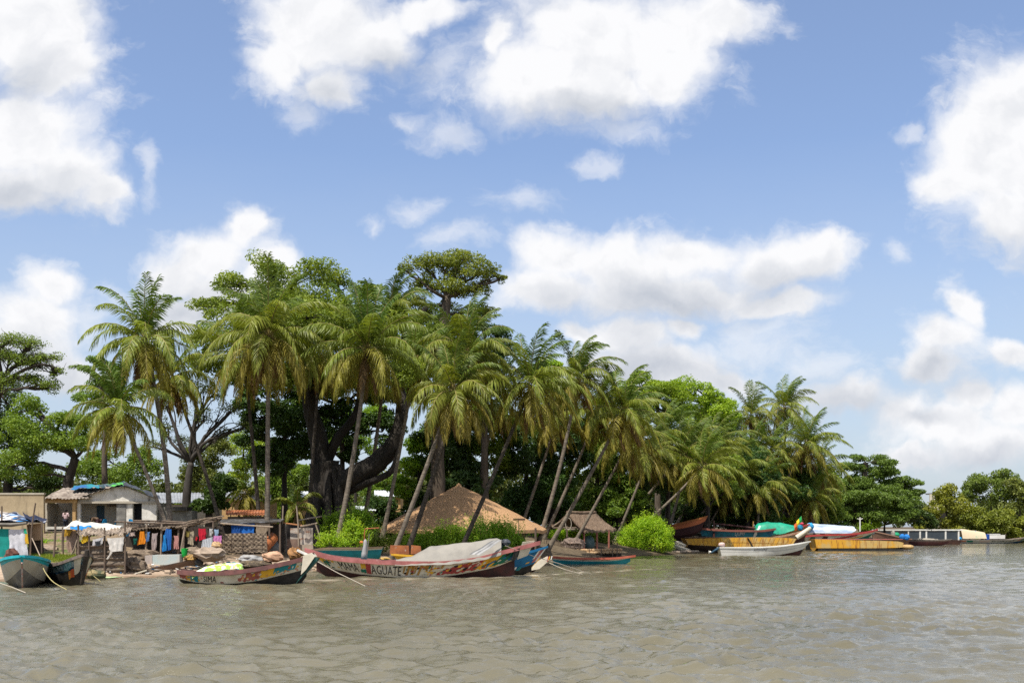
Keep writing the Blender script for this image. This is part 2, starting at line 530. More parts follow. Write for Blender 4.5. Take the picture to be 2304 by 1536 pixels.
bp = nd(nt, 'ShaderNodeBump', i_Strength=.5, i_Distance=.08); L(nb.outputs['Fac'], bp.inputs['Height']); L(bp.outputs[0], b.inputs['Normal'])
setting('ground', g, m, smooth=True)

# ------------------------------------------------------------------ river
wx = axis(-15, 15, .10, -5000, 6000, 1.022)
wy = [16.0]
while wy[-1] < 6000: wy.append(wy[-1] * (1.0046 if wy[-1] < 235 else 1.03))
wy = np.array([-900, -200, -60, -20, -5, 4, 9, 12, 14] + wy)
X, Y = np.meshgrid(wx, wy)
H = np.zeros_like(X)
r_ = np.random.default_rng(3)
dxs = np.gradient(wx)[None, :]; dys = np.gradient(wy)[:, None]
step = np.maximum(dxs, dys) + 0 * X
gust = .8 + .55 * vnoise(X * .6, Y * 1.3, 9, 8) + .4 * vnoise(X * .7, Y * 1.4, 3.1, 9)
for i in range(70):
    lam = .24 * (9 ** (i / 69.0))
    th = R(252) + r_.normal(0, .6)
    amp = .0100 * lam ** .86 * r_.uniform(.6, 1.3)
    kx, ky = math.cos(th) * 2 * math.pi / lam, math.sin(th) * 2 * math.pi / lam
    ph = r_.uniform(0, 6.28)
    fade = np.clip((lam / (step * 2.2)) - .6, 0, 1)
    wob = 1.2 * vnoise(X, Y, lam * 4 + 1, 100 + i)
    s_ = np.sin(kx * X + ky * Y + ph + wob)
    H += amp * fade * (s_ + .2 * s_ * s_ - .1)
H *= gust * np.interp(Y, [25, 60], [1, .65])
# low surf running along the moored boats
line_x = np.array([-24, -16, -9, -4, 0, 3.5, 8, 14]); line_y = np.array([58.5, 60, 62.5, 63.5, 66, 71, 76, 84])
dl = Y - np.interp(X, line_x, line_y) - .5 * vnoise(X, Y, 2.5, 21) - .25 * vnoise(X, Y, .8, 22)
inside = np.clip((X + 16) / 8, 0, 1) * np.clip((12 - X) / 5, 0, 1)
H += .025 * np.exp(-(dl / .5) ** 2) * inside
foam = np.exp(-(dl / .75) ** 2) * inside * np.clip(.35 + .8 * vnoise(X, Y, 1.1, 23) + .5 * vnoise(X, Y, .35, 24), 0, 1)
H *= np.clip((np.interp(X, SHX, SHY) + 3 - Y) / 6, .25, 1)
wmb = MB().grid(np.stack([X, Y, H], -1))
m, nt, b, out = newmat('river_water'); L = nt.links.new
geo = nd(nt, 'ShaderNodeNewGeometry')
def nz(sc, det, st=(1, 1, 1)):
    mp = nd(nt, 'ShaderNodeMapping'); mp.inputs['Scale'].default_value = st; mp.inputs['Rotation'].default_value = (0, 0, R(-18))
    L(geo.outputs['Position'], mp.inputs[0])
    n = nd(nt, 'ShaderNodeTexNoise', i_Scale=sc, i_Detail=det, i_Roughness=.6); L(mp.outputs[0], n.inputs['Vector']); return n.outputs['Fac']
murk = ramp(nz(.06, 4.0), [(.35, (.108, .096, .058)), (.65, (.156, .140, .092))])
fa = nd(nt, 'ShaderNodeAttribute', attribute_name='foam', attribute_type='GEOMETRY')
fm = nd(nt, 'ShaderNodeMix', data_type='RGBA'); L(fa.outputs['Fac'], fm.inputs[0]); L(murk, fm.inputs[6]); fm.inputs[7].default_value = (.62, .55, .43, 1)
L(fm.outputs[2], b.inputs['Base Color'])
b.inputs['IOR'].default_value = 1.33; b.inputs['Roughness'].default_value = .07; b.inputs['Specular IOR Level'].default_value = 1.0
b1 = nd(nt, 'ShaderNodeBump', i_Strength=.7, i_Distance=.06); L(nz(3.6, 5.0, (.6, 1.25, 1)), b1.inputs['Height'])
b2 = nd(nt, 'ShaderNodeBump', i_Strength=.6, i_Distance=.02); L(nz(12.0, 4.0, (.7, 1.2, 1)), b2.inputs['Height']); L(b1.outputs[0], b2.inputs['Normal'])
L(b2.outputs[0], b.inputs['Normal'])
water = setting('river_water', wmb, m, smooth=True)
at_ = water.data.attributes.new('foam', 'FLOAT', 'POINT'); at_.data.foreach_set('value', foam.ravel().astype(np.float32))
# ------------------------------------------------------------------ vegetation
def unit(a): return a / (np.linalg.norm(a, axis=-1, keepdims=True) + 1e-9)


def leaves(mb, C, size, r, up=.5, out=None, mi=0, asp=.55, fold=.25):
    """one small folded leaf spray at every centre"""
    n = len(C)
    N = unit(unit(r.normal(size=(n, 3))) + np.array((0, 0, up)) + (0 if out is None else out * .7))
    T = unit(np.cross(N, unit(r.normal(size=(n, 3)))))
    B = np.cross(N, T)
    s = (size * r.uniform(.6, 1.35, n))[:, None]
    v = np.stack([C - T * s * .55, C + B * s * asp * .5 + N * s * fold * .5, C + T * s * .6 - N * s * .08, C - B * s * asp * .5 + N * s * fold * .5], 1)
    mb.add(v.reshape(-1, 3), np.arange(4 * n).reshape(n, 4), mi)


def clump_points(c, rad, n, r, subs=9, flat=.55, shell=.55):
    """points gathered in lumps through an ellipsoid: uneven outline, gaps between lumps"""
    c = np.array(tuple(c)); rad = np.array(rad)
    d = unit(r.normal(size=(subs, 3)) + np.array((0, 0, .35)))
    cen = c + d * rad * r.uniform(.35, .82, (subs, 1))
    sr = rad.mean() * r.uniform(.28, .5, subs)
    w = sr ** 2; w /= w.sum()
    k = r.choice(subs, n, p=w)
    q = unit(r.normal(size=(n, 3)))
    q *= (r.uniform(shell ** 3, 1.0, n) ** (1 / 3))[:, None] * r.lognormal(0, .10, n)[:, None]
    P = cen[k] + q * sr[k][:, None] * np.array((1.15, 1.15, flat * 1.3))
    return P, cen, unit(q)


def limb(mb, a, b, ra, rb, r, seg=6, sag=.12, n=7, mi=0):
    a = np.array(tuple(a)); b = np.array(tuple(b))
    L_ = np.linalg.norm(b - a)
    t = np.linspace(0, 1, seg + 1)[:, None]
    off = r.normal(size=3) * L_ * sag * .5 + np.array((0, 0, L_ * sag * .5))
    P = a + (b - a) * t + off * (np.sin(t * math.pi)) + r.normal(size=(seg + 1, 3)) * L_ * .018 * np.sin(t * math.pi)
    mb.tube(P, np.linspace(ra, rb, seg + 1), n, mi, wob=.08, seed=int(r.integers(1e6)))
    return P


BARK = mat('bark_grey_brown', (.06, .045, .033), (.12, .095, .07), scale=2.5, stretch=(1, 1, .25), bump=.6, rough=.9)
BARKD = mat('bark_dark', (.028, .022, .018), (.07, .055, .042), scale=1.6, stretch=(1, 1, .2), bump=.8, rough=.9)
BARKP = mat('bark_pale_baobab', (.032, .027, .022), (.07, .06, .05), scale=1.5, stretch=(1, 1, .3), bump=.5, rough=.85)
BARKK = mat('bark_kapok', (.018, .015, .012), (.045, .037, .03), scale=1.1, stretch=(1, 1, .18), bump=1.0, dist=.2, rough=.9, c3=(.13, .11, .085), scale3=1.0, stretch3=(1, 1, .15), lo3=.66, hi3=.74)
PBARK = mat('palm_bark', (.12, .095, .07), (.21, .175, .135), scale=1.2, stretch=(1, 1, 9), bump=.5, rough=.85, c3=(.08, .065, .05), scale3=1.2, lo3=.52, hi3=.66)
PBARKD = mat('palm_bark_dark', (.035, .028, .022), (.08, .065, .05), scale=1.2, stretch=(1, 1, 9), bump=.5, rough=.85)
LF_MID = leafmat('leaf_mid_green', [(0, (0.054, 0.092, 0.010)), (.5, (0.134, 0.204, 0.024)), (1, (0.269, 0.336, 0.039))])
LF_KAPOK = leafmat('leaf_kapok', [(0, (0.075, 0.108, 0.012)), (.5, (0.176, 0.227, 0.028)), (1, (0.337, 0.367, 0.050))])
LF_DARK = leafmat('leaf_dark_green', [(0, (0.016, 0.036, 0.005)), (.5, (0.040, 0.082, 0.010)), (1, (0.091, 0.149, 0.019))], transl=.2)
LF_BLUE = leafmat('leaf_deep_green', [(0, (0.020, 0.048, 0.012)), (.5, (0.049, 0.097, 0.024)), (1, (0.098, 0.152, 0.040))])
LF_BRIGHT = leafmat('leaf_bright_green', [(0, (0.116, 0.184, 0.012)), (.5, (0.212, 0.320, 0.017)), (1, (0.367, 0.450, 0.034))])
LF_BUSH = leafmat('leaf_lime_bush', [(0, (0.130, 0.239, 0.012)), (.5, (0.261, 0.409, 0.019)), (1, (0.497, 0.600, 0.039))], transl=.35)
LF_HEDGE = leafmat('leaf_hedge', [(0, (0.070, 0.154, 0.011)), (.5, (0.173, 0.299, 0.019)), (1, (0.346, 0.454, 0.040))], transl=.35)
LF_OLIVE = leafmat('leaf_olive', [(0, (0.064, 0.085, 0.017)), (.5, (0.144, 0.173, 0.034)), (1, (0.252, 0.268, 0.062))])
LF_MANG = leafmat('leaf_mangrove', [(0, (0.097, 0.116, 0.014)), (.5, (0.186, 0.209, 0.023)), (1, (0.299, 0.302, 0.040))])
LF_FRESH = leafmat('leaf_fresh_green', [(0, (.07, .115, .018)), (.5, (.135, .20, .03)), (1, (.21, .28, .055))])
FR_Y = leafmat('frond_young', [(0, (0.050, 0.085, 0.012)), (.6, (0.100, 0.151, 0.020)), (1, (0.185, 0.224, 0.030))], rough=.45, spec=.3, transl=.25)
FR_M = leafmat('frond_mature', [(0, (0.079, 0.105, 0.015)), (.5, (0.169, 0.200, 0.026)), (1, (0.257, 0.282, 0.050))], rough=.45, spec=.3, transl=.3)
FR_O = leafmat('frond_old', [(0, (0.121, 0.110, 0.018)), (.5, (0.233, 0.204, 0.029)), (1, (0.344, 0.297, 0.066))], rough=.5, spec=.25, transl=.3)
FR_D = leafmat('frond_dry', [(0, (.09, .05, .018)), (.5, (.19, .115, .045)), (1, (.30, .20, .09))], rough=.7, transl=.2, tcol=(1.3, 1.0, .6))
COCO = mat('coconut_husk', (.16, .15, .03), (.30, .20, .06), scale=6)
RACH = mat('frond_stalk', (.20, .17, .05), (.28, .22, .08), scale=2)


def tree(name, label, group, Y, base, trunk, clumps, leaf, bark, n, size, cat='tree', tr=(.35, .15), up=.45, subs=9, flat=.55, depth=1.0, limbs=True, seed=0, shell=.5, bare=0):
    """base (px,py or None): foot; trunk: list of px points up from the foot; clumps: (px,py,rx,ry,dY)"""
    r = np.random.default_rng(seed + 11)
    if Y < 200: n, size = int(n * 1.75), size * .76
    f = at(base[0], HY, Y); X0 = f.x
    z0 = float(gz(X0, Y)) - .15
    P = [(X0, Y, z0)] + [tuple(at(q[0], q[1], Y + (q[2] if len(q) > 2 else 0))) for q in trunk]
    root = thing(name, label, cat, (X0, Y, z0), 0, group)
    tb = MB()
    m_ = len(P)
    # resample trunk smoothly
    s = np.linspace(0, m_ - 1, 5 * (m_ - 1) + 1)
    A = np.array(P)
    Q = np.stack([hermite(list(zip(range(m_), A[:, i])))(s) for i in range(3)], 1)
    rad = np.linspace(tr[0], tr[1], len(Q)) * (1 + .6 * np.exp(-np.arange(len(Q)) / 2.0))
    tb.tube(Q, rad, 10, 0, wob=.1, seed=seed)
    cb = MB()
    area = np.array([c[2] * c[3] for c in clumps], float); area /= area.sum()
    for c, a in zip(clumps, area):
        dY = c[4] if len(c) > 4 else 0
        C = at(c[0], c[1], Y + dY)
        k = mpp(Y)
        rad3 = (c[2] * k, max(c[2], c[3]) * k * depth, c[3] * k)
        nn = max(60, int(n * a))
        pts, cen, q = clump_points(C, rad3, nn, r, max(4, int(subs)), flat, shell)
        leaves(cb, pts, size, r, up, q)
        if limbs:
            CC = np.array(tuple(C))
            dist = np.linalg.norm(Q - CC, axis=1) + np.where(Q[:, 2] > CC[2] - .1 * np.linalg.norm(CC - Q[-1]), 3.0, 0) + np.linspace(4, 0, len(Q))
            i = int(np.argmin(dist))
            L_ = np.linalg.norm(Q[i] - CC)
            r0 = min(rad[i] * .75, .05 + L_ * .03)
            lp = limb(tb, Q[i], CC - np.array((0, 0, rad3[2] * .25)), r0, r0 * .45, r, 7, .16)
            for e in cen[: (len(cen) if bare else 6)]:
                j = int(r.integers(3, 8))
                sb = limb(tb, lp[j], e, r0 * .4, .025, r, 5, .12, 5)
                if bare:
                    for _ in range(bare):
                        o = sb[int(r.integers(2, 6))]
                        limb(tb, o, o + (e - CC) * r.uniform(.3, .9) + r.normal(size=3) * rad3[0] * .25, .03, .012, r, 4, .15, 4)
    part('trunk', tb, bark, root, smooth=True)
    part('crown', cb, leaf, root)
    return root


def palm(label, base, crown, Y, nf=26, Lf=4.6, wind=(.1, 0), seed=0, bend=.25, dark=False, dry=.17, rad=.17, dYc=0, group='coconut palms leaning along the river bank', droop=1.0, base_py=None):
    r = np.random.default_rng(seed + 101)
    droop *= r.uniform(.8, 1.25); e_off = r.uniform(-7, 7)
    Xb = at(base, HY, Y).x
    zb = float(gz(Xb, Y)) - .2
    C = at(crown[0], crown[1], Y + dYc)
    P0 = np.array((Xb, Y, zb)); P2 = np.array(tuple(C))
    d = P2 - P0
    P1 = P0 + np.array((d[0] * (.5 + bend), d[1] * .5, d[2] * .5))
    t = np.linspace(0, 1, 40)[:, None]
    Q = (1 - t) ** 2 * P0 + 2 * t * (1 - t) * P1 + t * t * P2
    rr = np.linspace(rad, rad * .62, 40) * (1 + .05 * (np.arange(40) % 2)) * (1 + .7 * np.exp(-np.arange(40) / 2.2))
    root = thing('coconut_palm', label, 'palm tree', (Xb, Y, zb), 0, group)
    tb = MB().tube(Q, rr, 9, 0)
    part('trunk', tb, PBARKD if dark else PBARK, root, smooth=True)
    fb, db = MB(), MB()
    wv = np.array((wind[0], wind[1], 0.0))
    nf = int(nf * 1.22)
    nd_ = max(2, int(nf * dry))
    for i in range(nf + nd_):
        dead = i >= nf
        a = min(i / (nf - 1), 1.0)
        az = i * 2.39996 + r.uniform(-.25, .25)
        e0 = R(85 - 120 * a ** .84 + e_off + r.uniform(-9, 9)) if not dead else R(-58 + r.uniform(-14, 10))
        Ln = Lf * (.80 + .28 * math.sin(math.pi * min(1, a * .8 + .2))) * r.uniform(.9, 1.08)
        if dead: Ln *= .8
        ns = 14
        seg = Ln / ns
        dr = np.array((math.cos(az) * math.cos(e0), math.sin(az) * math.cos(e0), math.sin(e0)))
        pos = P2 + dr * .12 + np.array((0, 0, .1 - .35 * a))
        pts = [pos]
        gk = (.07 + .125 * a) * droop * (1 if not dead else .5)
        for s in range(ns):
            dr = dr + np.array((0, 0, -gk * (.5 + 1.2 * s / ns))) + wv * .13 * (.25 + s / ns)
            dr = dr / np.linalg.norm(dr)
            pos = pos + dr * seg
            pts.append(pos)
        pts = np.array(pts)
        mb = db if dead else fb
        mi = 0 if dead else (0 if a < .2 else (1 if a < .62 else 2))
        mb.tube(pts[::2], np.linspace(.045, .012, len(pts[::2])), 4, 0 if dead else 3, cap=False)
        nl = 76
        s = np.linspace(.10, 1.0, nl)
        T = unit(np.gradient(pts, axis=0))
        ip = lambda A: np.stack([np.interp(s * ns, np.arange(ns + 1), A[:, k_]) for k_ in range(3)], 1)
        B0, Tt = ip(pts), unit(ip(T))
        side = np.cross(Tt, np.array((0, 0, 1.0)))
        flatdir = np.array((-math.sin(az), math.cos(az), 0.0)) * -1
        ln = np.linalg.norm(side, axis=1, keepdims=True)
        side = unit(np.where(ln > .12, side / (ln + 1e-9), flatdir))
        side = unit(side + .45 * r.normal() * np.cross(side, Tt))
        lenp = Ln * .235 * (.42 + .62 * np.sin(math.pi * np.clip(s * .82 + .12, 0, 1))) * r.uniform(.85, 1.1, nl)
        al = np.interp(s, [0, .5, 1], [R(68), R(52), R(22)])
        for sg in (-1, 1):
            lenl = lenp * r.uniform(.85, 1.1, nl)
            dl_ = unit(Tt * np.cos(al)[:, None] + sg * side * np.sin(al)[:, None] + r.normal(size=(nl, 3)) * .07 + np.array((0, 0, -.18 - .35 * a)) + wv * .35)
            mid = B0 + dl_ * lenl[:, None] * .55
            d2 = unit(dl_ + np.array((0, 0, -.75 - .5 * a)) + wv * .5)
            tip = mid + d2 * lenl[:, None] * .5
            W = unit(Tt + .3 * r.normal(size=(nl, 3))) * (.037 if not dead else .026)
            keep = r.uniform(0, 1, nl) > r.choice([0.0, .05, .12, .3]) * np.clip(s * 1.6, .3, 1)
            lenl_, nl_ = lenl, int(keep.sum())
            B0k, midk, tipk, W = B0[keep], mid[keep], tip[keep], W[keep]
            v = np.stack([B0k - W * .6, B0k + W * .6, midk + W * 1.1, midk - W * 1.1, tipk], 1).reshape(-1, 3)
            o = np.arange(nl_) * 5
            n0 = mb.n
            mb.add(v, np.stack([o, o + 1, o + 2, o + 3], 1), mi)
            mb.f.append((np.stack([o + 3, o + 2, o + 4], 1) + n0, mi))
    crown_o = part('crown', fb, [FR_Y, FR_M, FR_O, RACH], root)
    part('dry_frond', db, FR_D, crown_o)
    cb = MB()
    for i in range(9):
        a = r.uniform(0, 6.28)
        cb.ball(P2 + np.array((math.cos(a) * .2, math.sin(a) * .2, -.3 + r.uniform(-.14, .12))), (.13, .13, .17), 7, 5)
    part('coconut_cluster', cb, COCO, crown_o, smooth=True)
    return root


def bush(name, label, cat, Y, clumps, leaf, n, size, group=None, seed=0, shoots=0, up=.3, asp=.42, depth=.8, subs=14, stem=True):
    """shrub that starts at the ground: clumps in px"""
    r = np.random.default_rng(seed + 501)
    c0 = at(clumps[0][0], HY, Y); z0 = float(gz(c0.x, Y)) - .1
    root = thing(name, label, cat, (c0.x, Y, z0), 0, group)
    cb, sb = MB(), MB()
    area = np.array([c[2] * c[3] for c in clumps], float); area /= area.sum()
    k = mpp(Y)
    for c, a in zip(clumps, area):
        dY = c[4] if len(c) > 4 else 0
        C = at(c[0], c[1], Y + dY)
        rad3 = np.array((c[2] * k, max(c[2] * .8, c[3]) * k * depth, c[3] * k))
        nn = int(n * a)
        pts, cen, q = clump_points(C, rad3, nn, r, subs, .8, .4)
        leaves(cb, pts, size, r, up, q, asp=asp)
        if shoots:
            ns = int(shoots * a)
            u = unit(r.normal(size=(ns, 3)) + np.array((0, -.25, .5)))
            B0 = np.array(tuple(C)) + u * rad3 * r.uniform(.6, .95, (ns, 1))
            for j in range(5):
                leaves(cb, B0 + (u * .5 + np.array((0, 0, .6))) * (.16 * j) * r.uniform(.6, 1.4, (ns, 1)), size * 1.05, r, .2, u, asp=.3)
        if stem:
            for e in cen[:6]:
                limb(sb, (C.x + r.uniform(-.3, .3) * rad3[0], Y + dY, float(gz(C.x, Y + dY)) - .1), e, .05, .015, r, 4, .1, 5)
    part('foliage', cb, leaf, root)
    if stem: part('stem', sb, BARK, root)
    return root


# --- kapok giants -------------------------------------------------
def kapok():
    Y = 96.0
    k = mpp(Y)
    r = np.random.default_rng(77)
    X0 = at(745, HY, Y).x; z0 = float(gz(X0, Y)) - .3
    root = thing('kapok_tree', 'giant old tree with twin thick dark trunks and buttressed foot behind the palms', 'tree', (X0, Y, z0))
    tb = MB()
    def run(px, rad, seed, n=14, wob=.14):
        A = np.array([tuple(at(q[0], q[1], Y + (q[2] if len(q) > 2 else 0))) for q in px])
        m_ = len(A); s = np.linspace(0, m_ - 1, 6 * (m_ - 1) + 1)
        Q = np.stack([hermite(list(zip(range(m_), A[:, i])))(s) for i in range(3)], 1)
        tb.tube(Q, np.interp(s, np.arange(m_), np.array(rad) * k * .8), n, 0, wob=wob * .5, seed=seed, flute=.10)
        return Q
    run([(742, 1215), (738, 1150), (735, 1090), (728, 1040)], [62, 48, 42, 40], 1, 18, .16)
    # buttress roots fan out at the foot
    for (bx, dy, tx, ty, rb, rt) in ((690, -1, 715, 1070, 16, 12), (708, -2, 722, 1060, 15, 10), (736, -2.6, 737, 1060, 14, 10), (770, -2.2, 752, 1050, 15, 11), (800, -1, 766, 1080, 16, 12), (680, .8, 712, 1075, 12, 12), (760, -2.8, 765, 1045, 9, 7)):
        run([(bx, 1212, dy), ((bx + tx) / 2 + 2, 1150, dy * .7), (tx, ty, dy * .35)], [rb, rb * .9, rt], bx, 9)
    l1 = run([(728, 1060), (715, 985), (697, 910), (690, 845, 1), (660, 770, 1), (640, 690, 2)], [30, 24, 19, 14, 10, 7], 3)
    l2 = run([(745, 1100), (800, 1070, -1), (858, 1032, -1), (893, 980, -1), (905, 910, 0), (893, 830, 1), (915, 750, 2), (960, 690, 3)], [32, 29, 25, 20, 15, 12, 9, 7], 4)
    l2b = run([(770, 1110), (830, 1085, -1.5), (880, 1060, -1.5), (898, 1010, -1.5)], [13, 10, 9, 6], 5, 9)
    l3 = run([(728, 1050), (760, 985), (800, 930, 1), (815, 850, 2), (780, 760, 2), (760, 690, 3)], [16, 13, 10, 8, 7, 5], 6)
    cb = MB()
    clumps = [(600, 605, 70, 32), (520, 640, 60, 30), (470, 690, 55, 28, -1), (700, 615, 70, 30), (760, 635, 45, 26), (650, 660, 90, 40), (560, 700, 100, 45), (720, 690, 80, 45), (470, 760, 60, 35), (620, 760, 110, 45), (740, 760, 90, 45, 2),
              (540, 830, 60, 40, 1), (680, 830, 90, 40, 2), (600, 690, 85, 36, -7), (690, 715, 90, 40, -7.5), (770, 715, 80, 40, -7), (830, 750, 60, 36, -6.5), (560, 740, 60, 34, -6), (660, 770, 70, 36, -5), (480, 820, 60, 40, 2), (600, 840, 70, 45, 2), (750, 850, 80, 45, 3), (850, 860, 60, 40, 3), (940, 830, 50, 45, 3), (690, 825, 60, 38, -4), (905, 835, 60, 42, -4), (820, 805, 60, 38, -4), (640, 850, 55, 40, -3), (760, 850, 50, 36, -4), (870, 790, 60, 36, -2), (840, 730, 70, 45, 2), (830, 660, 45, 30, 2), (900, 720, 60, 40, 2), (800, 810, 80, 40, 3), (960, 760, 60, 40, 3)]
    alls = np.concatenate([l1, l2, l3])
    for c in clumps:
        dY = (c[4] if len(c) > 4 else 0) + r.uniform(-3, 3)
        C = np.array(tuple(at(c[0], c[1], Y + dY)))
        pts, cen, q = clump_points(C, (c[2] * k, c[2] * k * .9, c[3] * k), int(c[2] * c[3] * .85), r, 14, .5, .5)
        leaves(cb, pts, .24, r, .55, q)
        i = int(np.argmin(np.linalg.norm(alls - C, axis=1) + np.maximum(0, alls[:, 2] - C[2]) * 2))
        lp = limb(tb, alls[i], C, .22, .09, r, 7, .14)
        for e in cen[:7]:
            limb(tb, lp[int(r.integers(3, 8))], e, .07, .02, r, 4, .1, 5)
    part('trunk', tb, BARKK, root, smooth=True)
    part('crown', cb, LF_KAPOK, root)


kapok()
tree('kapok_tree', 'tall umbrella shaped tree rising highest above all the palms', None, 101, (985, 0), [(985, 1000), (992, 850), (1000, 720), (1005, 668)],
     [(1030, 580, 65, 24), (955, 600, 55, 20), (910, 603, 24, 12), (1085, 612, 50, 20), (1125, 625, 22, 11), (1000, 600, 70, 25), (1045, 625, 65, 24), (960, 645, 45, 22), (1075, 655, 38, 18), (1010, 650, 55, 20), (945, 680, 40, 20), (1000, 690, 40, 12, 2), (955, 715, 50, 26, 2), (1045, 735, 55, 30, 2), (990, 755, 60, 34, 3), (1080, 700, 34, 20, 2), (930, 760, 45, 30, 3), (1020, 800, 70, 36, 3)], LF_KAPOK, BARK, 12500, .28, tr=(.6, .42), seed=2, flat=.5)
tree('tall_tree', 'deep green tree top showing between the umbrella tree and the palms', None, 108, (1090, 0), [(1090, 1000), (1095, 820)],
     [(1080, 720, 26, 28), (1110, 760, 42, 36), (1060, 790, 50, 45), (1130, 800, 45, 40), (1090, 840, 70, 50), (1000, 800, 60, 60)], LF_BLUE, BARK, 9000, .33, tr=(.4, .2), seed=3)
# --- trees at the left edge
tree('acacia_tree', 'flat topped tree with bare dark limbs at the left edge', None, 104, (-20, 0), [(-15, 1000), (-5, 900), (5, 850)],
     [(20, 765, 50, 14), (70, 775, 42, 12), (105, 805, 38, 13), (128, 840, 20, 14), (60, 815, 55, 15), (110, 870, 35, 16), (20, 800, 40, 14), (10, 860, 60, 18), (-50, 790, 70, 25), (75, 850, 35, 14)], LF_MID, BARKD, 6500, .23, tr=(.4, .24), seed=4, flat=.6, bare=1, subs=18)
tree('broad_tree', 'leafy green tree with forked dark trunk behind the concrete house', None, 99, (152, 0), [(152, 1100), (160, 1060), (170, 1030)],
     [(60, 920, 60, 26), (130, 950, 65, 30), (40, 970, 70, 36), (110, 1000, 80, 40), (180, 1000, 60, 40), (30, 1040, 70, 36), (210, 960, 40, 30), (85, 1060, 50, 24)], LF_MID, BARKD, 11000, .3, tr=(.48, .36), seed=5)
tree('broad_tree', 'thick dark tree at the far left edge beside the concrete wall', None, 112, (15, 0), [(20, 1060), (30, 1010)],
     [(10, 890, 55, 28), (-40, 950, 70, 60), (25, 1000, 60, 50), (70, 1080, 60, 34), (-20, 1070, 60, 40), (10, 940, 50, 30), (130, 1090, 45, 24)], LF_DARK, BARKD, 10000, .32, tr=(.45, .3), seed=6)
tree('broad_tree', 'small leafed tree top peeping out left of the tallest left palm', None, 110, (235, 0), [(235, 1000), (232, 880)],
     [(215, 815, 30, 14), (190, 830, 22, 10), (240, 830, 40, 18), (225, 860, 40, 18), (270, 850, 40, 22), (200, 900, 40, 24)], LF_MID, BARK, 3600, .28, tr=(.3, .15), seed=7)
for i, (lab, bx, cl, lf, Y, n) in enumerate([
    ('sunlit green tree directly above the tarpaulin roof of the house', 265, [(230, 1040, 60, 36), (290, 1060, 60, 36), (250, 1085, 70, 28), (330, 1040, 50, 36), (190, 1060, 50, 30)], LF_MID, 125, 7500),
    ('olive tree filling the gap right of the pale baobab trunk', 470, [(450, 1040, 50, 40), (490, 1010, 45, 35), (470, 1080, 55, 30), (430, 1075, 40, 30)], LF_OLIVE, 130, 6000),
    ('dark low tree over the grey tin roofs beside the baobab', 470, [(480, 1120, 42, 30), (460, 1140, 34, 22), (500, 1090, 40, 24)], LF_DARK, 93, 3800),
    ('pale green hazy tree between the two straight palm trunks', 545, [(540, 1000, 42, 36), (560, 1050, 40, 40), (530, 1060, 40, 36), (585, 1000, 30, 36)], LF_BRIGHT, 150, 5000),
    ('shaded tree low behind the straight palm trunks by the kapok', 640, [(620, 1090, 50, 30), (660, 1060, 44, 40), (640, 1110, 50, 22), (600, 1120, 40, 22)], LF_MID, 118, 5000),
    ('bright green tree seen through the fork of the giant tree', 800, [(760, 1000, 40, 40), (800, 950, 40, 40), (810, 1010, 40, 40), (850, 930, 30, 36)], LF_BRIGHT, 150, 5500),
    ('green tree under the arching limb of the giant tree', 850, [(840, 1110, 44, 26), (880, 1090, 36, 30), (860, 1130, 50, 16), (820, 1140, 40, 14)], LF_MID, 140, 5000),
    ('dark green tree right of the arching limb of the giant tree', 940, [(930, 1050, 40, 40), (950, 1000, 44, 40), (910, 1100, 34, 30), (975, 1080, 40, 40)], LF_HEDGE, 112, 6500),
]):
    tree('broad_tree', lab, 'trees behind the village', Y, (bx, 0), [(bx, 1120), (bx + 3, cl[0][1] + 10)], cl, lf, BARKD, n, .34, tr=(.26, .14), seed=20 + i)
tree('baobab_tree', 'thinly leaved baobab with thick pale trunk and bare spreading branches', None, 97, (420, 0), [(420, 1130), (424, 1080), (430, 1040)],
     [(380, 900, 36, 30), (430, 870, 40, 26), (480, 880, 40, 28), (520, 920, 36, 26), (545, 960, 26, 20), (365, 960, 32, 26), (460, 940, 40, 26), (500, 980, 36, 20), (400, 990, 36, 22), (345, 1000, 26, 22)], LF_OLIVE, BARKP, 2600, .2, tr=(.42, .27), seed=9, bare=3, shell=.2)
# deep shade mass under the kapok
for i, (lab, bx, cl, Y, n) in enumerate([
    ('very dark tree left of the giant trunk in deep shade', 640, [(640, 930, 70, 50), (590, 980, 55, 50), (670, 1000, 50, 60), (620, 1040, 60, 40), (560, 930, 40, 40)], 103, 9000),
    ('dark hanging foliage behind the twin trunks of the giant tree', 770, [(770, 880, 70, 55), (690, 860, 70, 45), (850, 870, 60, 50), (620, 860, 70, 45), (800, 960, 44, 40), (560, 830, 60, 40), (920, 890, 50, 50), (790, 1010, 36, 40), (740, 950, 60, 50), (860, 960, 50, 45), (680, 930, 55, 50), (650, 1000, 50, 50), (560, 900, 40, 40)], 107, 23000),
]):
    tree('broad_tree', lab, 'trees in deep shade', Y, (bx, 0), [(bx, 1100), (bx, cl[0][1] + 30)], cl, LF_DARK, BARKD, n, .38, tr=(.3, .2), seed=40 + i)
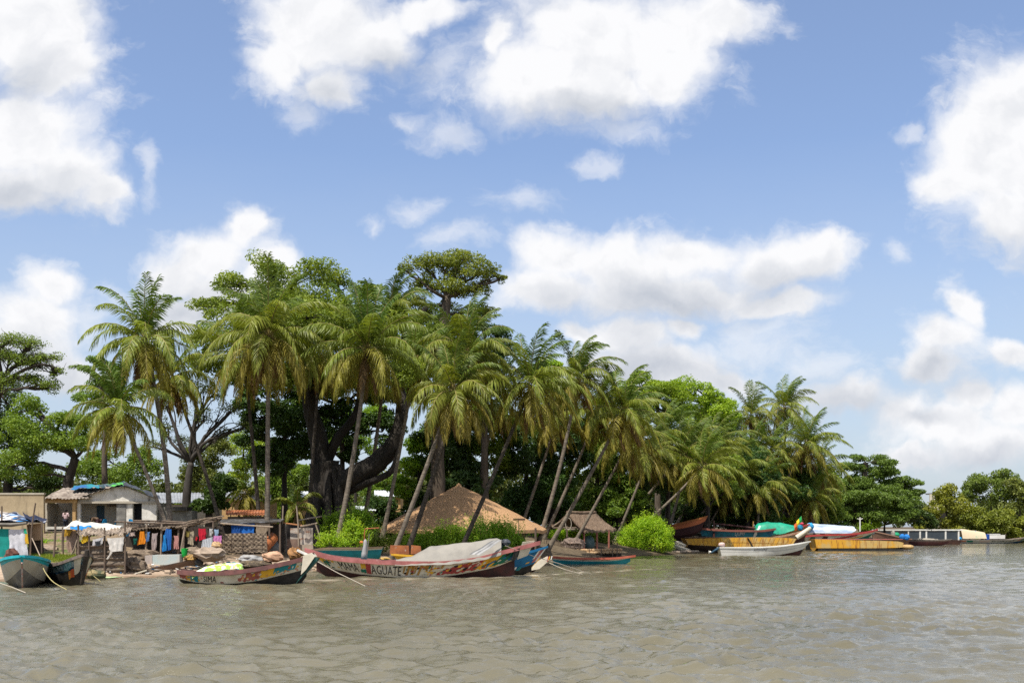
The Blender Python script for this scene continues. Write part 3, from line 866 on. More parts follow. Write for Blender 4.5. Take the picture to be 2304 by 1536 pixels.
# dense wood behind the leaning palms, one tree after the other
wood = [(1000, 960, 70, 70, 113), (1090, 930, 75, 85, 116), (1180, 950, 70, 80, 118), (1260, 930, 70, 80, 122), (1340, 960, 70, 80, 126), (1420, 985, 70, 80, 130), (1500, 1000, 70, 75, 134), (1590, 1010, 70, 75, 140), (1680, 1040, 70, 65, 148), (1770, 1050, 70, 60, 158), (1850, 1080, 60, 55, 168), (1060, 1060, 60, 60, 110), (1240, 1060, 60, 60, 118), (1390, 1090, 60, 55, 126), (1540, 1100, 60, 50, 147), (1700, 1120, 60, 45, 150)]
names_ = ['right behind the peak of the thatched roof', 'right of the thatched roof peak under the palm crowns', 'behind the two parallel leaning trunks', 'above the open thatched shelter', 'upper left of the round lime bush', 'above the round lime bush', 'above the beached brown boat', 'above the name painted blue boat', 'above the green tarpaulin boat', 'behind the leaning white palm trunks', 'where the palm row ends', 'low behind the thatched roof ridge', 'low beside the thatched shelter', 'low behind the lime bush', 'low behind the brown boat', 'low behind the green tarpaulin']
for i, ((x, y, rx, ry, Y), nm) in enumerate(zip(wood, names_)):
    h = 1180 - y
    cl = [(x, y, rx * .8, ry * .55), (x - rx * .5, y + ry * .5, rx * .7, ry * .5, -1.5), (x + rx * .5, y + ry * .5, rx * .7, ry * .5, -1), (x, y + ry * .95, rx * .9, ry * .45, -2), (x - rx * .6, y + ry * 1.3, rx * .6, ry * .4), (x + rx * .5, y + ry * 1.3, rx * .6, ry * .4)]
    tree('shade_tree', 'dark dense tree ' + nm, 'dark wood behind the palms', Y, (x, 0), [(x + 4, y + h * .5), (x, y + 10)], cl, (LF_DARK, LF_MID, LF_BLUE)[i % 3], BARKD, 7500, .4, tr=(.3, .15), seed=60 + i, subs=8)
# bright crowns over the palm row
for i, (lab, x, cl, Y) in enumerate([
    ('rounded bright yellow green tree crown rising behind the middle palms', 1480, [(1430, 868, 44, 30), (1475, 868, 46, 30), (1440, 885, 50, 34), (1495, 884, 50, 36), (1470, 920, 70, 50), (1420, 920, 40, 40), (1530, 910, 46, 36)], 142),
    ('rounded bright yellow green tree crown sloping down to the right', 1590, [(1545, 876, 46, 26), (1585, 888, 46, 26), (1625, 908, 40, 30), (1590, 940, 60, 40), (1640, 950, 30, 34), (1540, 940, 44, 40)], 150),
    ('small bright tree glimpsed between two palm crowns', 1240, [(1240, 825, 26, 26), (1230, 860, 36, 36), (1262, 880, 30, 30)], 128)]):
    tree('broad_tree', lab, 'bright crowns behind the palms', Y, (x, 0), [(x, 1050), (x, cl[0][1] + 20)], cl, LF_BRIGHT, BARK, 11000 if i < 2 else 2800, .38, tr=(.4, .2), seed=80 + i, up=.6, shell=.7)
# --- right bank
tree('spreading_tree', 'wide spreading green tree standing clear at the right end of the palms', None, 176, (1944, 0), [(1944, 1100), (1946, 1060), (1948, 1040)],
     [(1930, 1030, 30, 12), (1970, 1040, 46, 16), (1920, 1055, 40, 16), (2005, 1065, 42, 18), (1905, 1090, 40, 22), (1960, 1085, 50, 22), (2030, 1090, 40, 20), (2055, 1110, 26, 20), (2000, 1110, 60, 26), (1930, 1120, 50, 26), (2070, 1085, 12, 10), (1960, 1120, 60, 26, -2), (2020, 1130, 50, 26, -2), (1900, 1130, 40, 30, -2), (1985, 1060, 40, 22), (1925, 1085, 50, 26), (2045, 1115, 40, 26), (1890, 1160, 40, 24, -2), (2030, 1165, 50, 22, -2), (1960, 1160, 50, 22, -3)], LF_FRESH, BARKD, 22000, .45, tr=(.5, .4), seed=91, flat=.4)
for i, (lab, x, cl, lf, Y) in enumerate([
    ('dark undergrowth tree below the wide spreading tree', 1990, [(1990, 1150, 60, 34), (1920, 1150, 50, 34), (2050, 1150, 40, 34), (1870, 1150, 40, 34), (2080, 1170, 30, 24)], LF_DARK, 182),
    ('light green mangrove standing left on the far right bank', 2130, [(2130, 1110, 34, 26), (2110, 1140, 34, 34), (2150, 1150, 44, 34), (2100, 1180, 40, 28), (2150, 1190, 44, 22)], LF_MANG, 212),
    ('rounded dark green tree behind the far right mangroves', 2230, [(2220, 1085, 42, 22), (2260, 1080, 34, 24), (2200, 1110, 44, 28), (2250, 1115, 44, 28), (2190, 1090, 24, 16)], LF_FRESH, 224),
    ('tall olive tree cut by the right edge of the view', 2295, [(2290, 1090, 26, 26), (2305, 1120, 34, 34), (2280, 1140, 34, 24), (2340, 1100, 40, 40)], LF_OLIVE, 220),
    ('yellow green mangrove bush over the tan boat canopy', 2210, [(2200, 1160, 44, 28), (2240, 1170, 40, 26), (2190, 1190, 44, 22), (2230, 1195, 44, 20)], LF_MANG, 209),
    ('yellow green mangrove bush at the water by the right edge', 2290, [(2280, 1170, 40, 24), (2310, 1190, 34, 24), (2260, 1195, 40, 18), (2290, 1205, 40, 14)], LF_MANG, 211),
    ('mangrove thicket beyond the right edge of the view', 2370, [(2370, 1130, 50, 50), (2400, 1170, 60, 40), (2350, 1190, 50, 24)], LF_MANG, 222),
]):
    tree('mangrove_tree' if 'mangrove' in lab else 'bank_tree', lab, 'trees on the right bank', Y, (x, 0), [(x, 1190), (x, cl[0][1] + 14)], cl, lf, BARKD, 6500, .5, tr=(.22, .1), seed=100 + i)

# --- coconut palms: (label, foot px, crown px, distance, fronds, frond length, wind, options)
PALMS = [
    ('tall palm standing leftmost against the white cloud', 384, (325, 765), 78, 30, 4.7, (.05, 0), dict(bend=-.45, rad=.2)),
    ('short yellowing palm drooping left of the tallest left palm', 396, (265, 920), 75.5, 24, 3.9, (-.25, 0), dict(bend=-.1, dry=.25, rad=.15)),
    ('dark slanting palm whose crown hides behind the leftmost tall one', 505, (385, 850), 85, 20, 3.6, (-.05, 0), dict(bend=-.12, dark=True, rad=.16)),
    ('upright palm with straight pale trunk and wide full crown', 601, (604, 755), 79, 32, 5.2, (.0, 0), dict(bend=0, rad=.2)),
    ('dark thin palm just left of the straight pale trunk', 586, (548, 800), 88, 22, 4.6, (-.1, 0), dict(bend=-.12, dark=True, rad=.17)),
    ('palm with yellow nut cluster and curved trunk before the giant tree', 748, (826, 785), 79, 30, 4.9, (.0, 0), dict(bend=.2, rad=.2)),
    ('palm rising behind the nut bearing palm with its top fronds against the sky', 815, (880, 708), 97.5, 24, 4.1, (.3, 0), dict(bend=.1, rad=.19)),
    ('palm leaning right over the left side of the thatched roof', 866, (1020, 880), 77, 28, 4.2, (.15, 0), dict(bend=.04, rad=.19)),
    ('tall palm with crown above the thatched roof peak', 905, (1052, 800), 82, 28, 4.6, (.3, 0), dict(bend=.1, dark=True, rad=.2)),
    ('upper palm behind the crown above the thatched roof peak', 985, (1012, 768), 107, 20, 4.3, (.3, 0), dict(bend=.0, dark=True)),
    ('palm whose dark trunk crosses the front of the thatched roof', 1015, (1195, 865), 82, 28, 4.7, (.25, 0), dict(bend=.03, dark=True, rad=.18)),
    ('palm with slender trunk rising from the right eave of the thatched roof', 1203, (1300, 850), 99, 26, 4.4, (.45, 0), dict(bend=.18, rad=.2)),
    ('palm leaning right from beside the thatched shelter', 1228, (1405, 925), 101, 26, 4.6, (.5, 0), dict(bend=.03, rad=.2)),
    ('thin palm leaning behind the thatched shelter', 1285, (1420, 985), 108, 22, 4.7, (.5, 0), dict(bend=.02, rad=.17)),
    ('palm with double trunk line rising right of the shelter', 1362, (1494, 985), 127, 24, 4.6, (.5, 0), dict(bend=.02, rad=.19)),
    ('palm leaning out left above the lime bush', 1374, (1536, 1022), 126, 24, 4.9, (.5, 0), dict(bend=.0, rad=.19)),
    ('low leaning palm with trunk crossing over the lime bush', 1392, (1580, 1050), 121, 22, 4.9, (.4, 0), dict(bend=.1, rad=.17)),
    ('palm with silvery wind blown crown above the beached brown boat', 1508, (1604, 1006), 143, 26, 5.3, (.5, 0), dict(bend=.05, rad=.2)),
    ('palm with drooping skirt above the brown boat', 1530, (1655, 1066), 146, 26, 5.4, (.45, 0), dict(bend=.05, rad=.2)),
    ('slim palm with crown against the sky second from the end of the row', 1690, (1690, 935), 156, 22, 4.7, (.25, 0), dict(bend=0, rad=.2)),
    ('highest palm near the right end of the palm row', 1770, (1765, 915), 160, 22, 5.0, (.4, 0), dict(bend=0, rad=.2)),
    ('full palm below the two sky lined crowns', 1730, (1735, 1010), 154, 26, 5.4, (.3, 0), dict(bend=.0, rad=.2)),
    ('palm leaning right with pale trunk near the flag', 1690, (1815, 1000), 154, 26, 5.6, (.3, 0), dict(bend=.02, rad=.2)),
    ('last palm on the right with heavy drooping crown', 1700, (1845, 1060), 160, 26, 5.4, (.2, 0), dict(bend=.02, rad=.2)),
    ('low bushy palm above the green tarpaulin', 1700, (1712, 1095), 146, 24, 5.2, (.35, 0), dict(bend=.0, rad=.19)),
    ('short palm drooping behind the flag', 1835, (1825, 1120), 156, 22, 4.8, (.2, 0), dict(bend=.0, rad=.19)),
    ('palm crown crowded in the middle of the row', 1500, (1556, 1005), 138, 22, 4.6, (.5, 0), dict(bend=.0, rad=.19)),
    ('palm crown wedged between the nut bearing palm and the one over the thatch', 858, (935, 815), 92, 24, 4.2, (.2, 0), dict(bend=.05, rad=.18)),
    ('palm crown directly right of the thatched roof peak behind the crossing trunk', 1050, (1118, 905), 110, 24, 4.8, (.25, 0), dict(bend=.02, rad=.17)),
    ('palm with low windblown crown over the right slope of the thatched roof', 1165, (1252, 945), 111, 24, 4.5, (.4, 0), dict(bend=.05, rad=.18)),
    ('palm between the slender trunk and the shelter with its crown high', 1222, (1345, 925), 110, 24, 4.3, (.45, 0), dict(bend=.05, rad=.18)),
    ('palm half hidden behind the upright palm with the wide crown', 690, (720, 800), 93, 22, 4.4, (.05, 0), dict(bend=.05, dark=True, rad=.17)),
    ('palm leaning low behind the lime bush with a windswept crown', 1382, (1462, 1025), 122, 22, 4.2, (.45, 0), dict(bend=.02, rad=.17)),
    ('palm with ragged crown above the left end of the yellow pontoon', 1475, (1578, 1050), 147, 24, 5.2, (.45, 0), dict(bend=.03, rad=.18)),
    ('palm squeezed between two fuller crowns above the maroon pole', 1540, (1632, 1000), 150, 22, 5.0, (.4, 0), dict(bend=.0, rad=.18)),
    ('palm with hanging fronds left of the green tarpaulin', 1580, (1640, 1100), 147, 22, 4.8, (.35, 0), dict(bend=.0, rad=.18)),
    ('palm with dense crown below the highest one at the right end', 1745, (1785, 1070), 158, 26, 5.0, (.25, 0), dict(bend=.0, rad=.19)),
    ('palm crown filling the gap below the two sky lined crowns', 1672, (1690, 1015), 152, 24, 5.0, (.3, 0), dict(bend=.0, rad=.18)),
    ('short palm with fronds over the tin roof between the straight trunks', 556, (552, 1108), 96, 14, 2.6, (-.2, 0), dict(bend=.0, rad=.12, dry=.05)),
    ('young palm with pale arching fronds left of the giant trunk', 668, (668, 1140), 90, 12, 2.4, (.1, 0), dict(bend=.0, rad=.1, dry=.05)),
]
for i, (lab, b_, c_, Y, nf, Lf, wd, kw) in enumerate(PALMS):
    palm(lab, b_, c_, Y, nf, Lf, wd, seed=i * 3, **kw)

# --- the far wood that closes the horizon, and undergrowth in the shade
r = np.random.default_rng(17)
fw = MB()
for i in range(240):
    x = -150 + i * 11.0; Y = r.uniform(215, 300) if x < 1950 else r.uniform(240, 330)
    top_ = np.interp(x, [-100, 0, 350, 600, 900, 1300, 1900, 2050, 2304, 2500], [1065, 1075, 1070, 1060, 1045, 1050, 1060, 1140, 1120, 1110]) + r.uniform(-18, 14)
    C = at(x, (top_ + 1195) / 2, Y); kk = mpp(Y)
    pts, cen, q = clump_points(C, (22 * kk, 22 * kk, (1195 - top_) / 2 * kk), 420, r, 8, .9, .4)
    leaves(fw, pts, .95, r, .5, q)
o_ = setting('far_wood', fw, leafmat('leaf_far_wood', [(0, (0.039, 0.057, 0.012)), (.5, (0.078, 0.109, 0.020)), (1, (0.156, 0.172, 0.035))]), kind='stuff')
o_['label'] = 'far green wood closing the horizon behind the village'
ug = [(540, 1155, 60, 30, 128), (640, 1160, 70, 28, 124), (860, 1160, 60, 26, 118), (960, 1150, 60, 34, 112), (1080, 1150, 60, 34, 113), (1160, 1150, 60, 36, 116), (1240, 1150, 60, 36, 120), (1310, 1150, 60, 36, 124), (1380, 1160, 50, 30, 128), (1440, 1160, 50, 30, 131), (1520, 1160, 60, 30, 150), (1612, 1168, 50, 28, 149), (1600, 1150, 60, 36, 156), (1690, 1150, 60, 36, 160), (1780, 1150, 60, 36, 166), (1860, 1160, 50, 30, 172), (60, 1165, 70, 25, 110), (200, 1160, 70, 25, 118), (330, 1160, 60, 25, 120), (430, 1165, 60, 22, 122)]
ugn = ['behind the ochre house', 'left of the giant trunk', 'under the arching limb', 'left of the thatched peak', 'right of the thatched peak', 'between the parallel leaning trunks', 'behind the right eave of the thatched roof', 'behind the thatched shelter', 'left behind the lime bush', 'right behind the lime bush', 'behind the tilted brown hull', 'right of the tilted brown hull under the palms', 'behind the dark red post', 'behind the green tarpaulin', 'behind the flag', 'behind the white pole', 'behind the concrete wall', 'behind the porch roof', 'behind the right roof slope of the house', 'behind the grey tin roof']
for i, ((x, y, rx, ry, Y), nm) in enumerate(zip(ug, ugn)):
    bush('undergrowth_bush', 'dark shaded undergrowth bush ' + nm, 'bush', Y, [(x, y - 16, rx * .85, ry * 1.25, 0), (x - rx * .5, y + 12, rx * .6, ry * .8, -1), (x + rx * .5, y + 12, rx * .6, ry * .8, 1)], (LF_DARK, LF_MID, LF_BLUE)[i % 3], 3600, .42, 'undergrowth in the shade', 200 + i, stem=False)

# --- hedges and bushes by the water
HED = 'green bushes along the bank'
bush('hedge_bush', 'long green hedge bush in front of the thatched roof, right half', 'bush', 87, [(1090, 1195, 50, 34), (1140, 1205, 42, 32), (1060, 1215, 50, 30), (1110, 1225, 60, 28), (1165, 1225, 26, 22)], LF_HEDGE, 9000, .17, HED, 1, 500)
bush('hedge_bush', 'long green hedge bush in front of the thatched roof, left half', 'bush', 86.5, [(960, 1218, 46, 20), (1010, 1206, 40, 28), (920, 1224, 40, 18), (980, 1230, 56, 22), (900, 1232, 40, 16)], LF_HEDGE, 9000, .17, HED, 2, 500)
bush('leafy_bush', 'light green bush beside the foot of the curved palm trunk', 'bush', 79, [(790, 1195, 26, 26), (805, 1215, 28, 24), (770, 1212, 22, 22)], LF_BUSH, 3600, .17, HED, 3, 200)
bush('leafy_bush', 'low light green weeds left of the curved palm trunk', 'bush', 75, [(745, 1218, 24, 14), (770, 1225, 20, 10), (725, 1225, 14, 9)], LF_BUSH, 2200, .15, HED, 4, 200)
bush('leafy_bush', 'deep green bush behind the curved palm at the giant trunk', 'bush', 86, [(750, 1180, 30, 26), (800, 1165, 34, 24), (815, 1175, 34, 22), (820, 1195, 36, 22), (730, 1200, 24, 20), (790, 1180, 30, 22)], LF_HEDGE, 7500, .19, HED, 5, 300)
bush('leafy_bush', 'shaded green bush between the curved palm and the thatched roof', 'bush', 84, [(848, 1222, 32, 16), (885, 1222, 26, 13), (830, 1226, 26, 16)], LF_MID, 4000, .17, HED, 6, 200)
bush('round_bush', 'big round lime green bush standing at the water edge', 'bush', 120, [(1455, 1192, 44, 36), (1425, 1208, 34, 28), (1482, 1206, 34, 32), (1450, 1222, 56, 24), (1408, 1225, 24, 18), (1494, 1228, 22, 18)], LF_BUSH, 21000, .17, HED, 7, 900, subs=22)
bush('leafy_bush', 'green bush behind the stick fence by the shelter', 'bush', 112, [(1215, 1212, 30, 16), (1260, 1205, 30, 14), (1300, 1205, 26, 14), (1245, 1220, 40, 12)], LF_BUSH, 5200, .2, HED, 8, 260)
bush('leafy_bush', 'dark bush behind the posts of the open shelter', 'bush', 118, [(1330, 1205, 34, 18), (1370, 1200, 26, 16), (1350, 1220, 40, 14)], LF_MID, 4200, .22, HED, 9, 100)
bush('leafy_bush', 'bright bush behind the green tarpaulin boat', 'bush', 158, [(1765, 1172, 22, 8), (1790, 1176, 18, 8)], LF_BRIGHT, 1600, .3, HED, 10, 60)
bush('leafy_bush', 'bright bush by the white pole on the right bank', 'bush', 172, [(1955, 1185, 18, 10), (1975, 1180, 12, 8), (1940, 1190, 12, 7)], LF_BRIGHT, 1300, .3, HED, 11, 60)
bush('leafy_bush', 'weeds growing at the foot of the concrete house', 'bush', 76, [(100, 1222, 10, 6), (140, 1228, 8, 6), (62, 1243, 7, 5), (90, 1246, 6, 5)], LF_BUSH, 700, .13, HED, 12, 40, stem=False)
# grass strip behind the left boats
gm = MB()
n = 9000
r = np.random.default_rng(5)
pxs = r.uniform(55, 172, n); Yg = r.uniform(65.5, 70.5, n)
Xg = (pxs - CX) / F * Yg
zg_ = gz(Xg, Yg) - .02
hgt = r.uniform(.06, .2, n); a = r.uniform(0, 6.28, n)
wv = np.stack([np.cos(a) * .02, np.sin(a) * .02, 0 * a], 1)
B0 = np.stack([Xg, Yg, zg_], 1)
tip = B0 + np.stack([r.normal(0, .04, n), r.normal(0, .04, n), hgt], 1)
gm.add(np.stack([B0 - wv, B0 + wv, tip], 1).reshape(-1, 3), np.arange(3 * n).reshape(n, 3))
LF_GRASS = leafmat('grass_blade', [(0, (.12, .17, .015)), (1, (.26, .30, .035))], transl=.35)
setting('grass', gm, LF_GRASS, kind='stuff')
# ------------------------------------------------------------------ boats
def text_geo(s, size=1.0, shear=0.0):
    """letters as flat faces (x right, y up), centred"""
    cu_ = bpy.data.curves.new('letters', 'FONT')
    cu_.body = s; cu_.size = size; cu_.shear = shear; cu_.align_x = 'LEFT'; cu_.resolution_u = 2
    ob = bpy.data.objects.new('letters', cu_)
    me = bpy.data.meshes.new_from_object(ob)
    V = np.array([v.co[:2] for v in me.vertices]); Fc = [tuple(p.vertices) for p in me.polygons]
    bpy.data.objects.remove(ob); bpy.data.curves.remove(cu_); bpy.data.meshes.remove(me)
    return V, Fc


def paint(name, c, rough=.6, **kw): return mat(name, c, tuple(x * .72 for x in c), scale=2.2, rough=rough, **kw)


P_WHITE = mat('boat_paint_white', (.70, .64, .51), (.52, .45, .33), scale=1.3, rough=.6, c3=(.26, .12, .035), scale3=3.0, stretch3=(2.5, 2.5, .35), lo3=.60, hi3=.70)
P_CLEAN = mat('boat_paint_clean_white', (.74, .73, .68), (.62, .60, .55), scale=1.0, rough=.4)
P_CREAM = mat('boat_paint_cream', (.66, .60, .47), (.5, .44, .34), scale=1.5, rough=.6)
P_RED = mat('boat_paint_red', (.42, .05, .045), (.28, .045, .04), scale=1.5, rough=.55)
P_PINK = mat('boat_rail_faded_red', (.42, .15, .14), (.26, .09, .08), scale=1.0, rough=.6, c3=(.5, .3, .26), scale3=3, lo3=.6, hi3=.7)
P_BLUE = paint('boat_paint_blue', (.012, .15, .32))
P_TEAL = paint('boat_paint_teal', (.02, .24, .27))
P_TURQ = mat('boat_paint_turquoise', (.02, .42, .48), (.015, .30, .36), scale=2, rough=.5)
P_NAVY = paint('boat_paint_navy', (.012, .06, .11))
P_GREEN = paint('boat_paint_green', (.01, .14, .085))
P_YELL = paint('boat_paint_yellow', (.74, .40, .03))
P_BLACK = mat('boat_tar_black', (.016, .015, .013), (.04, .035, .03), scale=3, rough=.7)
P_DARKRED = mat('boat_bottom_dark_red', (.07, .022, .018), (.035, .018, .015), scale=2, rough=.7)
P_WOOD = mat('boat_bare_wood', (.22, .15, .095), (.12, .08, .05), scale=2, stretch=(.3, 2, 2), rough=.85)
P_BROWN = mat('boat_brown_red_hull', (.52, .16, .06), (.36, .11, .045), scale=1.4, stretch=(.4, 1, 2), rough=.6)
P_RUSTY = mat('pontoon_yellow_rust', (.60, .31, .03), (.50, .34, .12), scale=.5, rough=.65, c3=(.26, .10, .025), scale3=2.2, stretch3=(1.6, 1, .25), lo3=.54, hi3=.68, lo=.5, hi=.58)
P_GREY = mat('boat_bottom_grey', (.20, .18, .15), (.11, .10, .085), scale=2, rough=.7)
INK = mat('lettering_black', (.012, .010, .010), rough=.6)
INKW = mat('lettering_white', (.65, .62, .55), rough=.6)
TARP_G = mat('tarpaulin_beige_grey', (.265, .245, .21), (.215, .2, .175), scale=1.2, rough=.7, bump=.15)
TARP_S = mat('tarpaulin_silver_grey', (.34, .33, .32), (.24, .24, .24), scale=2, rough=.6)
TARP_BLUE = mat('tarpaulin_blue', (.02, .12, .36), (.02, .20, .50), scale=3, rough=.5)
TARP_GREEN = mat('tarpaulin_green', (.01, .34, .20), (.01, .22, .13), scale=2, rough=.3, spec=.6)
TARP_WB = mat('tarpaulin_white_blue', (.55, .58, .62), (.25, .33, .45), scale=1.0, stretch=(.5, 1, 2), rough=.35, spec=.5)
TARP_BLACK = mat('tarpaulin_black', (.02, .022, .028), (.06, .065, .075), scale=4, rough=.45, spec=.5)
ROPE = mat('rope_yellowish', (.45, .38, .16), (.30, .26, .13), scale=30, rough=.9)
ROPEW = mat('rope_pale', (.48, .42, .34), (.34, .30, .24), scale=30, rough=.9)


def px_pts(lst, X0, Y):
    return [((at(p[0], p[1], Y).x - X0), at(p[0], p[1], Y).z) for p in lst]


class Hull:
    """sides between a chine line and a gunwale line, keel below, hollow inside"""
    def __init__(s, top, chine, keel, wt, wc, vp=.85):
        s.xt0, s.xt1 = top[0][0], top[-1][0]
        s.xc0, s.xc1 = chine[0][0], chine[-1][0]
        s.ft = hermite(top); s.fc = hermite(chine)
        s.fk = hermite(keel)          # t -> z
        s.wt = hermite(wt); s.wc = hermite(wc)
        s.vp = vp

    def S(s, t, v, side, off=0.0):
        t = np.asarray(t, float); v = np.asarray(v, float)
        xt = s.xt0 + (s.xt1 - s.xt0) * t; xc = s.xc0 + (s.xc1 - s.xc0) * t
        x = xc + (xt - xc) * v
        z = s.fc(xc) + (s.ft(xt) - s.fc(xc)) * v
        y = side * (s.wc(t) + (s.wt(t) - s.wc(t)) * np.abs(v) ** s.vp + off)
        return np.stack(np.broadcast_arrays(x, y, z), -1)

    def outer(s, bands, nt_=44):
        mb = MB()
        t = np.linspace(0, 1, nt_)
        v = [0.0]
        for vm_, *_ in bands:
            k = max(1, int(round((vm_ - v[-1]) / .12)))
            v += list(np.linspace(v[-1], vm_, k + 1)[1:])
        v = np.array(v)
        rows = []
        for side in (-1, 1):
            G = s.S(t[None, :], v[:, None], side)
            for i in range(len(v) - 1):
                mid = (v[i] + v[i + 1]) / 2
                mi = next(b_[1] for b_ in bands if mid <= b_[0])
                mb.grid(G[i:i + 2], mi, flip=side > 0)
            # bottom, chine to keel
            K = G[0].copy(); K[:, 1] *= 0; K[:, 2] = s.fk(t)
            M_ = (G[0] + K) / 2; M_[:, 2] -= .04
            mb.grid(np.stack([K, M_, G[0]]), bands[-1][2] if len(bands[-1]) > 2 else 0, flip=side > 0)
            rows.append((G, K))
        for e in (0, -1):
            a, b_ = rows[0][0][:, e], rows[1][0][:, e]
            mb.grid(np.stack([a, b_]), bands[0][1] if False else 0, flip=e == 0)
            k = rows[0][1][e]
            mb.add([a[0], b_[0], k], [(0, 1, 2)] if e == 0 else [(2, 1, 0)], 0)
        return mb

    def inner(s, floor=.35, th=.06, nt_=36, t0=.03, t1=.97):
        mb = MB()
        t = np.linspace(t0, t1, nt_)
        v = np.array([1.0, .8, .6, floor])
        rows = []
        for side in (-1, 1):
            G = s.S(t[None, :], v[:, None], side, -th)
            G[..., 1] = np.where(side * G[..., 1] < .01, side * .01, G[..., 1])
            G[0, :, 2] -= .01
            mb.grid(G, 0, flip=side < 0)
            rows.append(G)
        mb.grid(np.stack([rows[0][-1], rows[1][-1]]), 0)
        for e in (0, -1):
            mb.grid(np.stack([rows[0][:, e], rows[1][:, e]]), 0)
        return mb

    def rail(s, h=.12, wdt=.12, nt_=44, t0=0.0, t1=1.0, up=.03):
        mb = MB()
        t = np.linspace(t0, t1, nt_)
        for side in (-1, 1):
            T = s.S(t, np.ones_like(t), side)
            o = np.array((0, side, 0.0))
            sec = [T + o * .05 + (0, 0, -h), T + o * .05 + (0, 0, up), T - o * (wdt - .05) + (0, 0, up), T - o * (wdt - .05) + (0, 0, -h * .5)]
            for q in sec[2:]:
                q[:, 1] = np.where(side * q[:, 1] < .004, side * .004, q[:, 1])
            ring = np.stack(sec + [sec[0]])
            mb.grid(ring, 0, flip=side < 0)
            for e in (0, -1):
                mb.add([q[e] for q in sec], [(0, 1, 2, 3)], 0)
        return mb

    def bench(s, t, v=.72, w=.3, th=.05):
        x = float(s.S(t, v, 1)[0]); z = float(s.S(t, v, 1)[2]); y = abs(float(s.S(t, v, 1)[1])) - .05
        return MB().box((x, 0, z), (w, 2 * y, th))

    # painted shapes lie on the near side
    def strip(s, mb, t0, t1, v0, v1, mi=0, n=12, side=-1, off=.012, wig=0, seed=0):
        r = np.random.default_rng(seed)
        t = np.linspace(t0, t1, n)
        lo = np.broadcast_to(v0(t) if callable(v0) else v0, t.shape) + wig * r.uniform(-1, 1, n)
        hi = np.broadcast_to(v1(t) if callable(v1) else v1, t.shape) + wig * r.uniform(-1, 1, n)
        mb.grid(np.stack([s.S(t, lo, side, off), s.S(t, (lo + hi) / 2, side, off), s.S(t, hi, side, off)]), mi, flip=side > 0)

    def blot(s, mb, t, v, rt, rv, mi=0, n=9, seed=0, side=-1, off=.017, jag=.45):
        r = np.random.default_rng(seed)
        a = np.linspace(0, 2 * math.pi, n, endpoint=False)
        k = 1 + jag * r.uniform(-1, 1, n)
        V = s.S(t + rt * np.cos(a) * k, np.clip(v + rv * np.sin(a) * k, .01, .99), side, off)
        mb.add(V, [tuple(range(n)) if side < 0 else tuple(range(n))[::-1]], mi)

    def text(s, mb, word, t0, t1, v0, v1, mi=0, shear=.2, side=-1, off=.02):
        V, Fc = text_geo(word, 1.0, shear)
        V = V - V.min(0); V = V / V.max(0)
        tt = t0 + (t1 - t0) * (V[:, 0] if side < 0 else 1 - V[:, 0])
        mb.add(s.S(tt, v0 + (v1 - v0) * V[:, 1], side, off), Fc, mi)


def panels(h, mats, rows, name='painted_panel'):
    for (args, mi, kw) in rows:
        d_ = MB(); h.strip(d_, *args, 0, **kw)
        part(name, d_, mats[mi], h.obj, False)


BOATS = 'wooden boats moored along the bank'


def boat(name, label, cat, Y, cx, top, chine, keel, wt, wc, bands, mats, inner=None, rail=None, railm=None, rz=0, benches=(), benchm=None, group=BOATS, floor=.35, z0=0.0, vp=.85, met=False):
    """bands: (v up to, material index[, material index of the bottom])"""
    X0 = at(cx, HY, Y).x
    if not met:
        top, chine = px_pts(top, X0, Y), px_pts(chine, X0, Y)
    h = Hull(top, chine, keel, wt, wc, vp)
    root = thing(name, label, cat, (X0, Y, z0), rz, group)
    h.obj = part('hull', h.outer(bands), mats, root, False)
    if inner: part('inside', h.inner(floor), inner, root, False)
    if rail: part('gunwale', h.rail(*rail), railm, root, False)
    for b_ in benches: part('bench', h.bench(b_), benchm or inner, root, False)
    return root, h


def plank(a, b_, w_, th, mb=None):
    """board between two points, width across Y"""
    mb = mb or MB()
    a, b_ = Vector(a), Vector(b_)
    d = (b_ - a); L_ = d.length
    q = d.to_track_quat('X', 'Z').to_matrix()
    return mb.box((a + b_) / 2, (L_, w_, th), M=q)


# --- the long named pirogue
root, h = boat('pirogue', 'long white pirogue with black lettering, painted scenes and a grey tarpaulin amidships', 'fishing boat', 66, 950,
    [(686, 1233), (745, 1250), (810, 1257), (890, 1261), (980, 1262), (1060, 1255), (1140, 1236), (1216, 1217)],
    [(712, 1262), (760, 1281), (840, 1293), (930, 1298), (1000, 1295), (1060, 1286), (1110, 1276), (1158, 1258)],
    [(0, .35), (.08, -.1), (.2, -.4), (.75, -.4), (.9, -.25), (1, .15)],
    [(0, .06), (.06, .42), (.2, .85), (.5, 1.05), (.75, .9), (.92, .48), (1, .07)], [(0, .04), (.1, .3), (.3, .6), (.6, .7), (.85, .35), (1, .04)],
    [(.10, 1, 2), (.78, 0, 2), (.90, 3, 2), (1.0, 0, 2)], [P_WHITE, P_CREAM, P_DARKRED, P_TEAL], inner=P_TEAL, rail=(.21, .16), railm=P_PINK, benches=(.13, .2, .3, .82), benchm=P_TURQ)
MAMA = h
d = MB()
h.text(d, 'MAMA', .135, .228, .16, .68, 0, -.25)
h.text(d, 'AGUATE', .288, .428, .12, .68, 0, -.2)
part('lettering', d, INK, h.obj, False)
MC = [P_RED, P_YELL, P_GREEN, P_BLUE, P_CREAM, INK]
